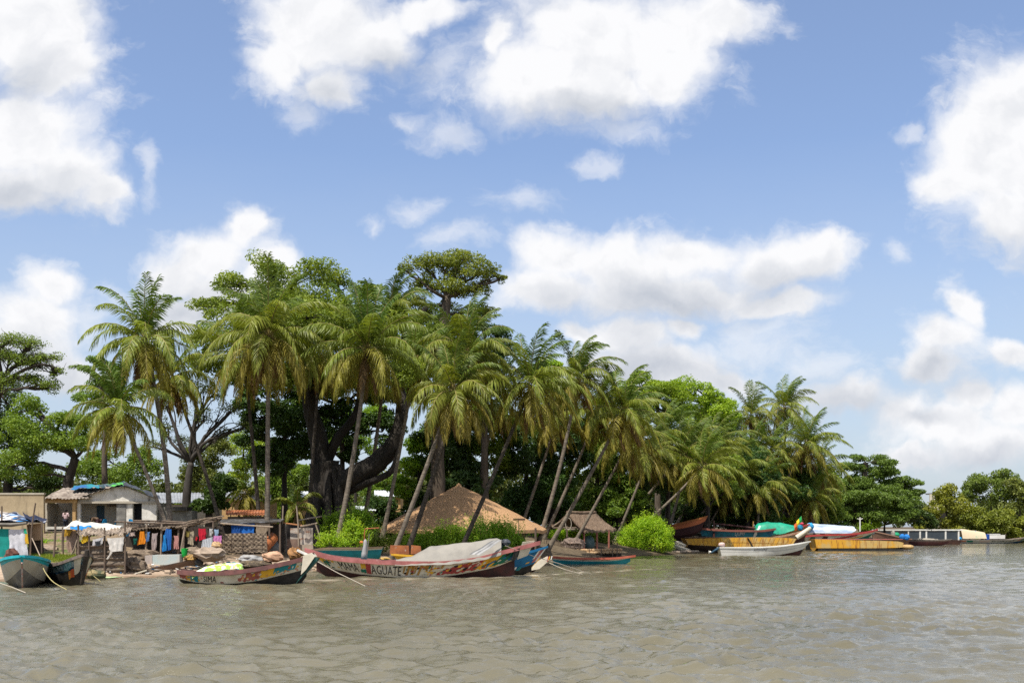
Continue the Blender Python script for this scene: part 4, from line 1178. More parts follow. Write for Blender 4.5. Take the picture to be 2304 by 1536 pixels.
panels(h, MC, [((.03, .075, .3, .76), 1, dict(n=6, wig=.06, seed=1)), ((.055, .085, .2, .6), 2, dict(n=5, wig=.1, seed=2)), ((.24, .262, .42, .74), 1, dict(n=5, wig=.04, seed=3)), ((.236, .262, .14, .36), 2, dict(n=5, wig=.03, seed=4)), ((.263, .285, .1, .76), 0, dict(n=5, wig=.03, seed=5)),
    ((.60, .83, lambda t: .13 + 0 * t, lambda t: .30 + .4 * np.clip((t - .60) / .09, 0, 1)), 0, dict(n=22, wig=.05, seed=6)), ((.79, .90, .10, .75), 1, dict(n=14, wig=.06, seed=7, off=.017)),
    ((.865, .99, lambda t: .12 + 0 * t, lambda t: .76 - .1 * (t - .865) / .1), 2, dict(n=14, wig=.05, seed=8, off=.022)), ((.93, .985, .14, .5), 3, dict(n=8, wig=.06, seed=9, off=.027))])
d = MB()
r = np.random.default_rng(4)
for i in range(16): h.blot(d, r.uniform(.62, .8), r.uniform(.2, .62), .008, .07, int(r.choice([4, 4, 1, 0])), seed=i, off=.03)
for i in range(9): h.blot(d, r.uniform(.80, .98), r.uniform(.2, .7), .007, .06, int(r.choice([4, 2, 5])), seed=50 + i, off=.034)
for i in range(46): h.blot(d, r.choice([r.uniform(.03, .13), r.uniform(.44, .60), r.uniform(.44, .60)]), r.uniform(.08, .7), r.uniform(.003, .010), r.uniform(.02, .09), int(r.choice([0, 1, 1, 2, 4, 5, 5])), n=6, seed=200 + i, off=.008, jag=.6)
for i in range(26): h.blot(d, r.uniform(.60, .99), r.uniform(.12, .7), r.uniform(.004, .010), r.uniform(.03, .10), int(r.choice([0, 1, 2, 3, 4, 5])), n=7, seed=300 + i, off=.038, jag=.6)
part('flaking_paint', d, MC, h.obj, False)['kind'] = 'stuff'
d = MB(); RUST_ST = mat('rust_stain', (.25, .10, .02), (.40, .22, .05), scale=5, rough=.9)
for i, (t, l_) in enumerate([(.435, .5), (.452, .6), (.47, .35), (.488, .5), (.505, .62), (.53, .3), (.555, .4), (.60, .25)]): h.strip(d, t, t + .006 + .004 * (i % 3), .78 - l_, .78, 0, 3, off=.036, wig=.02, seed=i)
part('rust_stain', d, RUST_ST, h.obj, False)
# pale bow cheek and dark band in front of it
d = MB()
q = h.S(np.array([.955, .995]), np.array([.02, .02]), -1, .03)
a1, a2, a3, a4 = [tuple(Vector(at(x, y, 66)) - root.location) for x, y in ((1163, 1258), (1187, 1249), (1203, 1216), (1176, 1219))]
yb = -.30
d.hexa([(a1[0], -.42, a1[2]), (a2[0], -.20, a2[2]), (a2[0], .2, a2[2]), (a1[0], .42, a1[2])], [(a4[0], -.52, a4[2]), (a3[0], -.24, a3[2]), (a3[0], .24, a3[2]), (a4[0], .52, a4[2])])
part('bow_cheek', d, P_CREAM, root, False)
d = MB()
b1, b2, b3, b4 = [tuple(Vector(at(x, y, 66)) - root.location) for x, y in ((1150, 1262), (1161, 1258), (1170, 1232), (1158, 1235))]
d.hexa([(b1[0], -.56, b1[2]), (b2[0], -.5, b2[2]), (b2[0], -.3, b2[2]), (b1[0], -.3, b1[2])], [(b4[0], -.62, b4[2]), (b3[0], -.57, b3[2]), (b3[0], -.3, b3[2]), (b4[0], -.3, b4[2])])
part('bow_band', d, P_BLACK, h.obj, False)
# tarpaulin
def drape(fn, ns, nq, th=(0, 0, .012)):
    s_, q_ = np.meshgrid(np.linspace(0, 1, ns), np.linspace(0, 1, nq), indexing='ij')
    P = np.array(fn(s_, q_)); P = np.moveaxis(P, 0, -1)
    return MB().sheet(P, th)


def tent(s, q):
    px_ = 893 + (1128 - 893) * s
    X = (px_ - CX) / F * 66
    t = np.clip((X - root.location.x - h.xt0) / (h.xt1 - h.xt0), 0, 1)
    wid = h.wt(t) + .13
    zg_ = h.ft(X - root.location.x)
    rise = np.interp(s, [0, .05, .14, .32, .6, .88, .96, 1], [.05, .15, .26, .90, .96, .92, .80, .60])
    prof = 1 - np.abs(2 * q - 1) ** 1.7
    z = zg_ + .02 + rise * prof - .22 * (1 - prof) + vnoise(X * 1.0, q * 5, .8, 31) * .03 * (1 + 2 * (s < .15)) + .008 * np.sin(X * 9 + q * 4)
    y = (q - .5) * 2 * wid + vnoise(X, q * 6, .4, 32) * .04
    return X, 66 + y, z
solo('boat_tarpaulin', drape(tent, 46, 22), TARP_G, 'large beige grey tarpaulin stretched over the middle of the long lettered pirogue', 'tarpaulin', smooth=True)
def flap(s, q):
    a = np.array(tuple(at(1130, 1217, 65.6))); b_ = np.array(tuple(at(1080, 1252, 64.55))); c = np.array(tuple(at(1056, 1250, 64.55))); e = np.array(tuple(at(1108, 1219, 65.2)))
    P = [(1 - s) * ((1 - q) * a[i] + q * e[i]) + s * ((1 - q) * b_[i] + q * c[i]) for i in range(3)]
    return P[0], P[1] - .25 - .10 * np.sin(s * math.pi) - .012 * np.sin(q * 14) * (.3 + s), P[2] + .10 + .02 * np.sin(s * 9)
solo('tarpaulin_flap', drape(flap, 14, 16, (0, .012, 0)), TARP_S, 'loose silver flap hanging from the bow end of the beige tarpaulin', 'tarpaulin', smooth=True)
# load under the tarpaulin by the bow
mb = MB()
for i, (x, y, rx, rz_) in enumerate([(1120, 1226, .35, .3), (1137, 1220, .3, .22), (1100, 1235, .3, .25)]): mb.ball(at(x, y, 66.3), (rx, .4, rz_), 10, 7, 0, .18, i)
solo('net_bundle', mb, TARP_BLACK, 'dark bundle of nets piled before the bow of the long lettered pirogue', 'nets')
# covered outboard with a raised handle
c = at(821, 1255, 65.9)
root_ = thing('outboard_motor', 'outboard motor wrapped in grey cloth with an orange handle raised above it', 'outboard motor', c)
mb = MB().tube([at(819, 1260, 65.9), at(820, 1245, 65.9), at(821, 1230, 65.9), at(822, 1217, 65.9), at(822, 1212, 65.9)], [.20, .17, .12, .11, .03], 12, wob=.12, seed=3)
part('cloth_cover', mb, TARP_S, root_, smooth=True)
part('handle', MB().tube([at(820, 1215, 65.9), at(820, 1198, 65.9), at(822, 1189, 65.9), at(836, 1188, 65.9), at(853, 1187, 65.9)], .035, 6), mat('handle_orange', (.42, .13, .04), (.25, .08, .03), rough=.7), root_)
part('stick', MB().tube([at(826, 1245, 65.8), at(829, 1218, 65.8), at(831, 1200, 65.8)], .03, 6), P_GREY, root_)
part('orange_rag', MB().ball(at(813, 1219, 65.85), (.12, .1, .08), 8, 6, 0, .2, 1), mat('rag_orange', (.5, .16, .04)), root_)
c = at(866, 1254, 65.8)
solo('rope_coil', MB().ball(at(866, 1256, 65.7), (.32, .3, .09), 12, 6, 0, .2, 3), mat('net_yellow', (.5, .30, .05), (.3, .2, .08), scale=12), 'yellow rope coil lying inside the long lettered pirogue', 'rope')

# --- blue pirogue and cream pirogue rafted behind
root, h = boat('pirogue', 'blue pirogue rafted behind the long lettered one, its bow tip painted pink and white', 'fishing boat', 69.5, 1010,
    [(930, 1258), (990, 1258), (1040, 1259), (1090, 1258), (1150, 1250), (1200, 1238), (1233, 1228)], [(940, 1272), (990, 1280), (1040, 1286), (1090, 1290), (1140, 1292), (1170, 1285), (1196, 1276)],
    [(0, .5), (.2, -.2), (.8, -.3), (1, .2)], [(0, .05), (.2, .7), (.6, .8), (.85, .5), (1, .06)], [(0, .04), (.2, .4), (.7, .5), (1, .04)], [(.2, 1, 1), (1.0, 0, 1)], [P_BLUE, P_BLACK], inner=P_TEAL, rail=(.1, .1), railm=P_BLUE)
d = MB(); h.strip(d, .955, .985, .3, .98, 0, 5); h.strip(d, .985, 1.0, .3, .98, 1, 4); h.strip(d, .94, .955, .5, .98, 1, 4)
h.strip(d, .90, .93, .35, .42, 2, 4); h.blot(d, .83, .25, .012, .12, 1, 5, 3, jag=.5); h.blot(d, .86, .2, .02, .1, 3, 7, 4)
part('painted_tip', d, [P_PINK, P_CLEAN, P_YELL, P_TEAL], h.obj, False)
root, h = boat('pirogue', 'pirogue with a broad cream bow and yellow edge, outermost of the rafted three', 'fishing boat', 72.5, 1080,
    [(880, 1246), (1000, 1254), (1120, 1258), (1180, 1250), (1214, 1243), (1222, 1240)], [(900, 1262), (1000, 1276), (1120, 1284), (1180, 1282), (1200, 1278), (1205, 1272)],
    [(0, .3), (.2, -.2), (.9, -.25), (1, .1)], [(0, .05), (.2, .6), (.7, .65), (.9, .35), (1, .05)], [(0, .04), (.2, .4), (.7, .4), (1, .04)], [(.3, 1, 2), (1.0, 0, 2)], [P_YELL, P_CREAM, P_DARKRED], inner=P_WOOD, rail=(.08, .1), railm=P_YELL)
d = MB()
a1, a2, a3, a4, a5 = [Vector(at(x, y, 72.1)) - root.location for x, y in ((1194, 1283), (1214, 1279), (1238, 1258), (1232, 1251), (1210, 1262))]
poly = [a1, a2, a3, a4, a5]
d.add([tuple(p) for p in poly] + [(p.x, p.y + .5, p.z) for p in poly], [(4, 3, 2, 1, 0), (5, 6, 7, 8, 9)] + [(i, (i + 1) % 5, (i + 1) % 5 + 5, i + 5) for i in range(5)])
part('bow_cheek', d, P_CREAM, root, False)
d = MB()
for i, m_ in enumerate((0, 1, 2, 3)):
    p0 = Vector(at(1233 + i * 2.6, 1257 - i * 1.0, 72.0)) - root.location
    d.box(p0, (.065, .1, .34 - .03 * i), mi=m_, M=Matrix.Rotation(R(20), 4, 'Y'))
part('painted_tip', d, [P_RED, P_YELL, P_BLACK, P_CLEAN], h.obj, False)

# --- small pirogue with flowered cover
root, h = boat('pirogue', 'small painted pirogue with maroon rail carrying a flowered green white cloth', 'fishing boat', 58, 555,
    [(403, 1282), (450, 1285), (510, 1284), (580, 1276), (640, 1264), (680, 1254), (706, 1243)], [(407, 1301), (450, 1309), (510, 1312), (570, 1307), (630, 1294), (660, 1287), (690, 1279)],
    [(0, .1), (.08, -.15), (.8, -.3), (.92, -.2), (1, .4)], [(0, .38), (.15, .62), (.5, .78), (.8, .6), (.95, .25), (1, .1)], [(0, .28), (.2, .42), (.6, .5), (.9, .25), (1, .06)],
    [(.68, 0, 1), (.84, 2, 1), (1.0, 0, 1)], [P_WHITE, P_BLACK, P_NAVY], inner=P_WOOD, rail=(.2, .12), railm=mat('rail_maroon', (.20, .085, .075), (.12, .06, .055), scale=3, rough=.7), benches=(.3, .75))
MC = [mat('motif_dusty_red', (.36, .11, .08), (.25, .07, .05), scale=5), P_YELL, P_TEAL, P_CREAM, mat('motif_salmon', (.48, .2, .13))]
panels(h, MC, [((.01, .07, .15, .65), 0, dict(n=6, wig=.08, seed=1)), ((.06, .10, .1, .6), 1, dict(n=5, wig=.08, seed=2)), ((.09, .16, .1, .64), 2, dict(n=6, wig=.08, seed=3)),
    ((.47, .66, .1, lambda t: .35 + .28 * np.clip((t - .47) / .06, 0, 1)), 0, dict(n=12, wig=.1, seed=4)), ((.64, .76, .15, .66), 1, dict(n=9, wig=.06, seed=5, off=.017)), ((.74, .90, .25, .66), 2, dict(n=10, wig=.04, seed=6, off=.02))])
d = MB()
for i in range(14): h.blot(d, r.uniform(.49, .64), r.uniform(.2, .55), .009, .09, int(r.choice([3, 4, 1])), seed=i, off=.026)
for i in range(12): h.blot(d, r.uniform(.78, .95), r.uniform(.1, .6), .007, .07, int(r.choice([3, 4, 1, 2])), seed=30 + i, off=.026)
for i in range(30): h.blot(d, r.choice([r.uniform(.03, .19), r.uniform(.33, .95), r.uniform(.5, .95)]), r.uniform(.06, .62), r.uniform(.004, .012), r.uniform(.03, .10), int(r.choice([0, 1, 2, 3, 4])), n=6, seed=400 + i, off=.03 if i % 2 else .008, jag=.6)
part('flaking_paint', d, MC, h.obj, False)['kind'] = 'stuff'
d = MB(); h.text(d, 'SIMA', .20, .30, .12, .60, 0, .1); part('lettering', d, INK, h.obj, False)
d = MB()
pts4 = [Vector(at(x, y, 57.6)) - root.location for x, y in ((677, 1292), (688, 1281), (708, 1252), (700, 1243), (682, 1249))]
d.add([tuple(p) for p in pts4] + [(p.x, p.y + .8, p.z) for p in pts4], [(0, 1, 2, 3, 4), (9, 8, 7, 6, 5)] + [((i + 1) % 5, i, i + 5, (i + 1) % 5 + 5) for i in range(5)])
part('bow_cheek', d, P_CREAM, root, False)
d = MB()
pts4 = [Vector(at(x, y, 57.7)) - root.location for x, y in ((664, 1314), (672, 1302), (708, 1254), (716, 1254), (712, 1262))]
d.add([tuple(p) for p in pts4] + [(p.x, p.y + .6, p.z) for p in pts4], [(0, 1, 2, 3, 4), (9, 8, 7, 6, 5)] + [((i + 1) % 5, i, i + 5, (i + 1) % 5 + 5) for i in range(5)])
part('stem_post', d, mat('stem_dark_green', (.015, .05, .04), (.02, .09, .075), scale=4, rough=.6), root, False)
part('bow_spar', plank(Vector(at(669, 1237, 58)) - root.location, Vector(at(697, 1250, 58)) - root.location, .3, .1), P_CLEAN, root, False)
FLOR = mat('cloth_flowered', (.66, .66, .55), (.30, .52, .06), scale=3.2, rough=.8, lo=.47, hi=.53, c3=(.06, .10, .12), scale3=4.5, lo3=.62, hi3=.64)
def fl(s, q):
    X = at(440, HY, 58).x + (at(553, HY, 58).x - at(440, HY, 58).x) * s
    hgt_ = np.interp(s, [0, .12, .3, .85, .95, 1], [.62, .78, .98, 1.12, 1.08, .72])
    return X, 58 - .62 + 1.24 * q, hgt_ - .30 * np.abs(q * 2 - 1) ** 3 + vnoise(X * 1.0, q * 4, .3, 5) * .035 + 0 * q
solo('flowered_cloth', drape(fl, 26, 14), FLOR, 'flowered green and white cloth covering the load of the small pirogue', 'cloth', smooth=True)

# --- bow-on boats at the left
k = mpp(53)
root, h = boat('motor_boat', 'cream fibreglass boat with thick turquoise rim seen bow on', 'boat', 56.8, 56, [(-4.2, 1.15), (-1, 1.2), (2.2, 1.38), (3.6, 1.55), (4.1, 1.62)], [(-4.2, .15), (0, .2), (2.2, .45), (3.2, .75), (3.7, 1.0)],
    [(0, -.3), (.7, -.3), (.92, 0), (1, .75)], [(0, 1.05), (.4, 1.18), (.7, 1.12), (.88, .82), (.97, .40), (1, .08)], [(0, .9), (.5, .95), (.8, .6), (.94, .28), (1, .03)], [(.25, 1, 2), (.72, 1, 2), (1.0, 0, 2)], [P_TURQ, mat('hull_cream_grey', (.50, .46, .38), (.40, .36, .29), scale=1.2, rough=.5), P_GREY], inner=P_CLEAN, rail=(.1, .16), railm=P_TURQ, rz=R(-68), met=True, group=BOATS)
part('keel_strip', MB().tube([h.S(1, 1, 1) * np.array((1, 0, 1)) + (-.02, 0, -.35), h.S(1, 0, 1) * np.array((1, 0, 1)) + (.03, 0, .05), (3.62, 0, .6), (3.3, 0, .15), (3.0, 0, -.1)], .04, 6), mat('keel_faded_red', (.35, .16, .13), (.4, .33, .27), scale=6), h.obj, False)
root, h = boat('pirogue', 'dark weathered pirogue with its high bow post beside the turquoise rimmed boat', 'fishing boat', 58.5, 141, [(-3.2, 1.0), (-1, .95), (1.8, 1.15), (3.2, 1.45), (3.7, 1.62)], [(-3.0, .1), (0, .05), (1.8, .2), (2.7, .45), (3.1, .7)],
    [(0, -.2), (.7, -.35), (.9, -.2), (1, .2)], [(0, .3), (.3, .7), (.7, .78), (.88, .58), (.97, .33), (1, .14)], [(0, .2), (.4, .55), (.8, .45), (1, .1)], [(.12, 1, 1), (.45, 1, 1), (.55, 3, 1), (.86, 0, 1), (1.0, 3, 1)], [mat('old_blue_white_paint', (.34, .40, .38), (.06, .16, .20), scale=3, rough=.7, c3=(.03, .05, .05), lo3=.5, hi3=.56, scale3=5), P_BLACK, P_BLACK, P_NAVY], inner=P_WOOD, rail=(.12, .14), railm=mat('rail_grey_wood', (.22, .17, .14), (.12, .09, .075), scale=4), rz=R(-50), met=True, benches=(.3, .5, .7))
part('bow_post', MB().tube([(3.0, 0, .1), (3.35, 0, .9), (3.68, 0, 1.55), (3.75, 0, 1.85)], [.10, .13, .14, .10], 8, wob=.1), mat('bow_post_wood', (.06, .045, .035), (.03, .025, .02), scale=6), root, False)
d = MB()
for sd_ in (-1, 1):
    h.strip(d, .80, .9, .5, .9, 0, 6, side=sd_, wig=.05); h.strip(d, .93, .99, .1, .92, 1, 5, side=sd_, wig=.03); h.strip(d, .86, .92, .05, .42, 2, 5, side=sd_, wig=.06, seed=3); h.strip(d, .89, .93, .02, .45, 3, 4, side=sd_, wig=.04, seed=5, off=.02)
part('painted_panel', d, [mat('motif_pale_blue', (.26, .38, .40), (.05, .2, .16), scale=8), P_CREAM, mat('motif_orange', (.48, .20, .04)), mat('motif_red_orange', (.5, .1, .03))], h.obj, False)

# --- slim red white teal pirogue by the shelter
root, h = boat('pirogue', 'slim low pirogue with red rail, white side and teal bottom below the thatched shelter', 'fishing boat', 89, 1335,
    [(1238, 1251), (1280, 1254), (1330, 1255), (1380, 1254), (1430, 1249)], [(1245, 1262), (1280, 1264), (1330, 1265.5), (1380, 1264), (1418, 1256)], [(0, 0), (.1, -.25), (.85, -.25), (1, .2)],
    [(0, .1), (.2, .45), (.6, .5), (.9, .2), (1, .04)], [(0, .05), (.2, .3), (.7, .3), (1, .03)], [(.35, 1, 1), (.95, 0, 1), (1, 0, 1)], [P_CREAM, P_TEAL], inner=P_WOOD, rail=(.12, .1), railm=mat('rail_orange_red', (.45, .12, .07), (.35, .08, .05), scale=2), benches=(.3, .6))
d = MB(); h.text(d, 'SIMBA', .60, .71, .5, .8, 0, 0); part('lettering', d, INK, h.obj, False); d = MB(); h.text(d, '76', .34, .40, .45, .75, 0, 0); part('lettering', d, INK, h.obj, False)

# --- white skiff
root, h = boat('motor_skiff', 'white open skiff with ribbed sides in front of the yellow pontoons', 'motor boat', 116, 1715,
    [(1616, 1231), (1680, 1231), (1740, 1229), (1785, 1224), (1824, 1217)], [(1621, 1250), (1680, 1250), (1740, 1248), (1780, 1242), (1806, 1235)], [(0, -.2), (.8, -.3), (.95, -.1), (1, .5)],
    [(0, .8), (.3, .95), (.65, .85), (.9, .4), (1, .05)], [(0, .7), (.4, .75), (.75, .45), (1, .03)], [(.46, 0, 1), (.52, 2, 1), (.9, 0, 1), (1, 3, 1)], [P_CLEAN, P_DARKRED, mat('skiff_groove', (.35, .35, .33)), mat('skiff_rim_grey', (.42, .45, .48))], inner=P_CLEAN, rail=(.06, .12), railm=P_CLEAN, benches=(.3, .5, .7))
d = MB(); h.text(d, 'ATEWENE', .37, .52, .58, .84, 0, 0); part('lettering', d, mat('lettering_grey', (.10, .11, .12)), h.obj, False)
c = at(1625, 1226, 116)
ro = thing('outboard_motor', 'tilted outboard motor with pinkish white hood on the skiff transom', 'outboard motor', c)
part('hood', MB().ball(at(1624, 1225, 116), (.36, .24, .26), 10, 8, sq=.6), mat('hood_pinkish', (.62, .48, .44), (.5, .34, .3), scale=4), ro, smooth=True)
part('leg', MB().tube([at(1619, 1232, 116), at(1608, 1238, 116), at(1600, 1243, 116)], [.16, .12, .09], 8), P_NAVY, ro)
mb = MB().ball(at(1598, 1241, 116), (.13, .1, .12), 8, 6)
for a in (0, 2.1, 4.2): mb.box(at(1596, 1241, 116) + Vector((-.05, math.cos(a) * .12, math.sin(a) * .12)), (.02, .1, .16))
part('propeller', mb, P_CLEAN, ro)

# --- two yellow steel pontoons
root, h = boat('steel_pontoon', 'rust streaked yellow steel pontoon behind the white skiff, bare grey bottom at its left end', 'pontoon', 131, 1660,
    [(1536, 1211), (1600, 1210), (1700, 1208), (1760, 1209), (1784, 1211)], [(1544, 1224), (1600, 1227), (1700, 1232), (1750, 1235), (1768, 1235)], [(0, .35), (.15, -.1), (1, -.4)], [(0, 1.7), (1, 1.7)], [(0, 1.7), (1, 1.7)], [(1.0, 0, 1)], [P_RUSTY, mat('pontoon_bottom', (.15, .10, .08), (.08, .055, .045), scale=2, rough=.8)], group=None)
d = MB()
RIBM = mat('pontoon_rib_rust', (.36, .17, .04), (.5, .28, .05), scale=4)
panels(h, [RIBM], [((x, x + .006, .03, .97), 0, dict(n=2, off=.02)) for x in np.linspace(.03, .97, 24)], 'rib')
h.strip(d, .36, .97, .47, .52, 0, 10, off=.02)
part('rubbing_strake', d, RIBM, h.obj, False)
part('deck', MB().box((0, 0, at(1700, 1209, 131).z + .02), (12.2, 3.3, .06)), mat('deck_rust', (.16, .08, .05), (.09, .06, .045), scale=3), root, False)
t_ = np.linspace(0, 1, 8)
part('bow_seam', MB().tube([Vector(at(1682 + 2 * math.sin(3 * s) * 3 + 14 * s ** 3, 1209 + 24 * s, 129.2)) - root.location for s in t_], .07, 6), P_BLACK, root, False)
root, h = boat('steel_pontoon', 'yellow steel pontoon with sawn red end and black waterline right of the white skiff', 'pontoon', 139, 1925,
    [(1826, 1212), (1870, 1213), (1950, 1215), (2010, 1217), (2024, 1220)], [(1830, 1232), (1870, 1232), (1950, 1232), (2010, 1231), (2022, 1230)], [(0, -.2), (.5, -.3), (1, -.2)], [(0, 1.5), (1, 1.5)], [(0, 1.5), (1, 1.5)], [(1.0, 0, 1)], [P_RUSTY, P_BLACK], group=None)
part('deck', MB().box((.1, 0, at(1900, 1212.5, 139).z), (10.8, 2.9, .06)), mat('deck_faded_red', (.42, .10, .08), (.25, .1, .08), scale=2), root, False)
part('waterline_band', MB().box((.2, 0, .02), (10.7, 3.06, .5)), P_BLACK, root, False)
d = MB()
RIBM = mat('pontoon_rib_brown', (.30, .13, .03))
panels(h, [RIBM], [((x, x + .008, .03, .97), 0, dict(n=2, off=.02)) for x in (.24, .50, .72, .82)], 'rib')
part('bumper', MB().ball(Vector(at(2040, 1230, 139)) - root.location, (.85, 1.2, .32), 12, 8, sq=.7), mat('bumper_tan', (.50, .33, .13), (.3, .2, .1), scale=6), root, False, smooth=True)

# --- beached hulls behind the pontoons
root, h = boat('wooden_boat', 'big brown red hull hauled up with its bow tilted high above the pontoon', 'boat', 138, 1550,
    [(1495, 1184), (1530, 1176), (1570, 1166), (1592, 1160)], [(1500, 1206), (1530, 1204), (1565, 1196), (1580, 1186)], [(0, 1.0), (.5, 1.4), (1, 2.6)], [(0, 1.0), (.5, 1.1), (.85, .6), (1, .06)], [(0, .7), (.6, .7), (1, .04)], [(.55, 1, 1), (1, 0, 1)], [P_BROWN, mat('hull_dark_maroon', (.06, .02, .02), (.035, .015, .015), scale=2)], inner=P_WOOD, rail=(.15, .14), railm=mat('rail_brown_orange', (.34, .12, .03), (.2, .07, .02), scale=1), group=BOATS)
root, h = boat('pirogue', 'blue green pirogue with white name and star under the maroon pole', 'fishing boat', 138.5, 1660,
    [(1570, 1186), (1610, 1190), (1660, 1192), (1710, 1192), (1745, 1188)], [(1580, 1205), (1620, 1209), (1660, 1211), (1700, 1211), (1735, 1206)], [(0, .9), (.5, .6), (1, 1.0)], [(0, .1), (.3, .9), (.7, .9), (1, .1)], [(0, .05), (.4, .5), (1, .05)], [(1.0, 0, 1)], [mat('old_blue_green_paint', (.02, .20, .26), (.03, .10, .14), scale=1.5), P_BLACK], inner=P_WOOD, rail=(.22, .14), railm=mat('rail_brown_red', (.26, .09, .06), (.16, .06, .05), scale=2))
d = MB(); h.text(d, 'LJUMY', .46, .60, .25, .75, 0, .15); part('lettering', d, INKW, h.obj, False); d = MB(); h.blot(d, .74, .5, .022, .42, 0, 8, 2, jag=.0); part('painted_star', d, INKW, h.obj, False)
solo('wooden_pole', MB().tube([at(1606, 1178, 140), at(1650, 1182, 140), at(1700, 1188, 139.5)], .13, 7), P_DARKRED, 'long maroon pole lying over the blue green named pirogue', 'pole')
solo('wooden_post', MB().tube([at(1606, 1215, 138), at(1607, 1190, 138), at(1606, 1170, 138)], [.14, .12, .1], 7), P_DARKRED, 'upright dark red post in front of the beached hulls', 'post')
solo('wooden_post', MB().tube([at(1694, 1205, 141), at(1695, 1172, 141)], .08, 6), mat('post_ochre', (.35, .18, .05)), 'thin ochre post at the left end of the green tarpaulin', 'post')
root, h = boat('pirogue', 'pirogue carrying the green tarpaulin, its hull painted in worn yellow and white', 'fishing boat', 140, 1760,
    [(1690, 1200), (1730, 1199), (1770, 1192), (1800, 1184), (1822, 1178)], [(1700, 1209), (1730, 1212), (1765, 1211), (1785, 1209), (1800, 1204)], [(0, .9), (.5, .7), (1, 1.6)], [(0, .1), (.3, .9), (.7, .8), (1, .08)], [(0, .05), (.4, .5), (1, .05)], [(.5, 0, 1), (1.0, 2, 1)], [P_WHITE, P_BLACK, mat('worn_ochre_paint', (.42, .30, .13), (.3, .16, .07), scale=2)], inner=P_WOOD, rail=(.12, .12), railm=P_RED)
def gt(s, q):
    X = (1694 + 92 * s - CX) / F * 140
    tp = at(1700, 1, 140).x
    ztop = np.interp(s, [0, .12, .35, .7, 1], [at(0, 1190, 140).z, at(0, 1177, 140).z, at(0, 1173.5, 140).z, at(0, 1176, 140).z, at(0, 1182, 140).z])
    zb = np.interp(s, [0, .5, 1], [at(0, 1203, 140).z, at(0, 1203, 140).z, at(0, 1191, 140).z])
    c_ = np.abs(q * 2 - 1) ** 2.2
    return X + 0 * q, 140 - 1.1 + 2.2 * q, ztop * (1 - c_) + zb * c_ + vnoise(X, q * 5, .5, 3) * .09
solo('boat_tarpaulin', drape(gt, 24, 14), TARP_GREEN, 'glossy bright green tarpaulin over a boat near the flag', 'tarpaulin', smooth=True)
root, h = boat('pirogue', 'worn ochre pirogue bow wedged between the two yellow pontoons', 'fishing boat', 135.5, 1790,
    [(1740, 1208), (1770, 1203), (1800, 1196), (1822, 1188)], [(1748, 1226), (1775, 1226), (1798, 1220), (1810, 1210)], [(0, -.1), (.6, -.3), (1, .6)], [(0, .5), (.4, .8), (.8, .5), (1, .06)], [(0, .3), (.5, .4), (1, .04)], [(.4, 1, 1), (1.0, 0, 1)], [mat('worn_ochre_bow', (.44, .34, .19), (.24, .13, .06), scale=2.5), P_DARKRED], inner=P_WOOD, rail=(.12, .12), railm=mat('rail_worn_brown', (.30, .12, .07), (.4, .3, .2), scale=3))
solo('mast_log', MB().tube([at(1792, 1209, 134), at(1822, 1188, 134), at(1824, 1186.5, 134)], [.3, .24, .2], 10), P_CREAM, 'pale thick spar with red tip slanting up beside the flag', 'spar')
# flag of three upright bands with a star
fr = thing('flag', 'green yellow red flag flying over the boats', 'flag', at(1806, 1200, 139))
part('flag_pole', MB().tube([at(1808, 1205, 139), at(1803, 1160, 139)], .03, 6), P_GREY, fr)
fm_ = MB()
for i in range(3):
    a = [at(1803 - 5.5 * i, 1160 + 6.0 * i + (i == 2) * 3, 138.98 - .05 * i), at(1803 - 5.5 * (i + 1), 1166 + 6.0 * i + (i == 2) * 2, 138.93 - .05 * i)]
    V = np.array([[tuple(a[0]), tuple(a[1])], [tuple(a[0] + Vector((.02, -.1, -.45))), tuple(a[1] + Vector((.02, -.1, -.4)))], [tuple(a[0] + Vector((.06, 0, -.95))), tuple(a[1] + Vector((.08, 0, -.8)))]])
    fm_.sheet(V, (0, .012, 0), i)
part('cloth', fm_, [mat('flag_green', (.01, .30, .06)), mat('flag_yellow', (.75, .55, .02)), mat('flag_red', (.6, .12, .03))], fr)
mb = MB().ball(at(1801, 1186, 138.6), (.36, .3, .42), 10, 7, 0, .15, 3)
solo('plastic_bundle', mb, mat('bundle_blue', (.02, .26, .42), (.015, .16, .3), scale=3), 'blue plastic bundle hanging under the flag', 'bundle')
solo('plastic_bundle', MB().ball(at(1804, 1178, 138.5), (.24, .2, .2), 9, 7, 0, .15, 5), mat('bundle_crimson', (.5, .05, .09)), 'crimson bundle just below the flag', 'bundle')
root, h = boat('pirogue', 'pirogue with red, yellow and green slanting stripes behind the right pontoon', 'fishing boat', 144, 1900,
    [(1808, 1205), (1850, 1202), (1900, 1201), (1950, 1196), (1975, 1190)], [(1812, 1218), (1850, 1219), (1900, 1219), (1935, 1216), (1955, 1209)], [(0, 0), (.5, -.3), (1, .7)], [(0, .5), (.3, 1.0), (.7, .9), (1, .08)], [(0, .3), (.4, .6), (1, .05)], [(1.0, 0, 1)], [P_WHITE, P_BLACK], inner=P_WOOD, rail=(.16, .14), railm=P_RED)
panels(h, [P_RED, P_YELL, P_GREEN], [((.33, .72, lambda t: .15 + .55 * (t - .33) / .4, lambda t: .4 + .55 * (t - .33) / .4), 0, dict(n=14)), ((.38, .82, lambda t: .0 + .55 * (t - .38) / .45, lambda t: .16 + .55 * (t - .38) / .45), 1, dict(n=14, off=.02)),
    ((.52, .99, lambda t: .02 + 0 * t, lambda t: .05 + .5 * np.clip((t - .52) / .4, 0, 1)), 2, dict(n=14, off=.016))], 'painted_stripe')
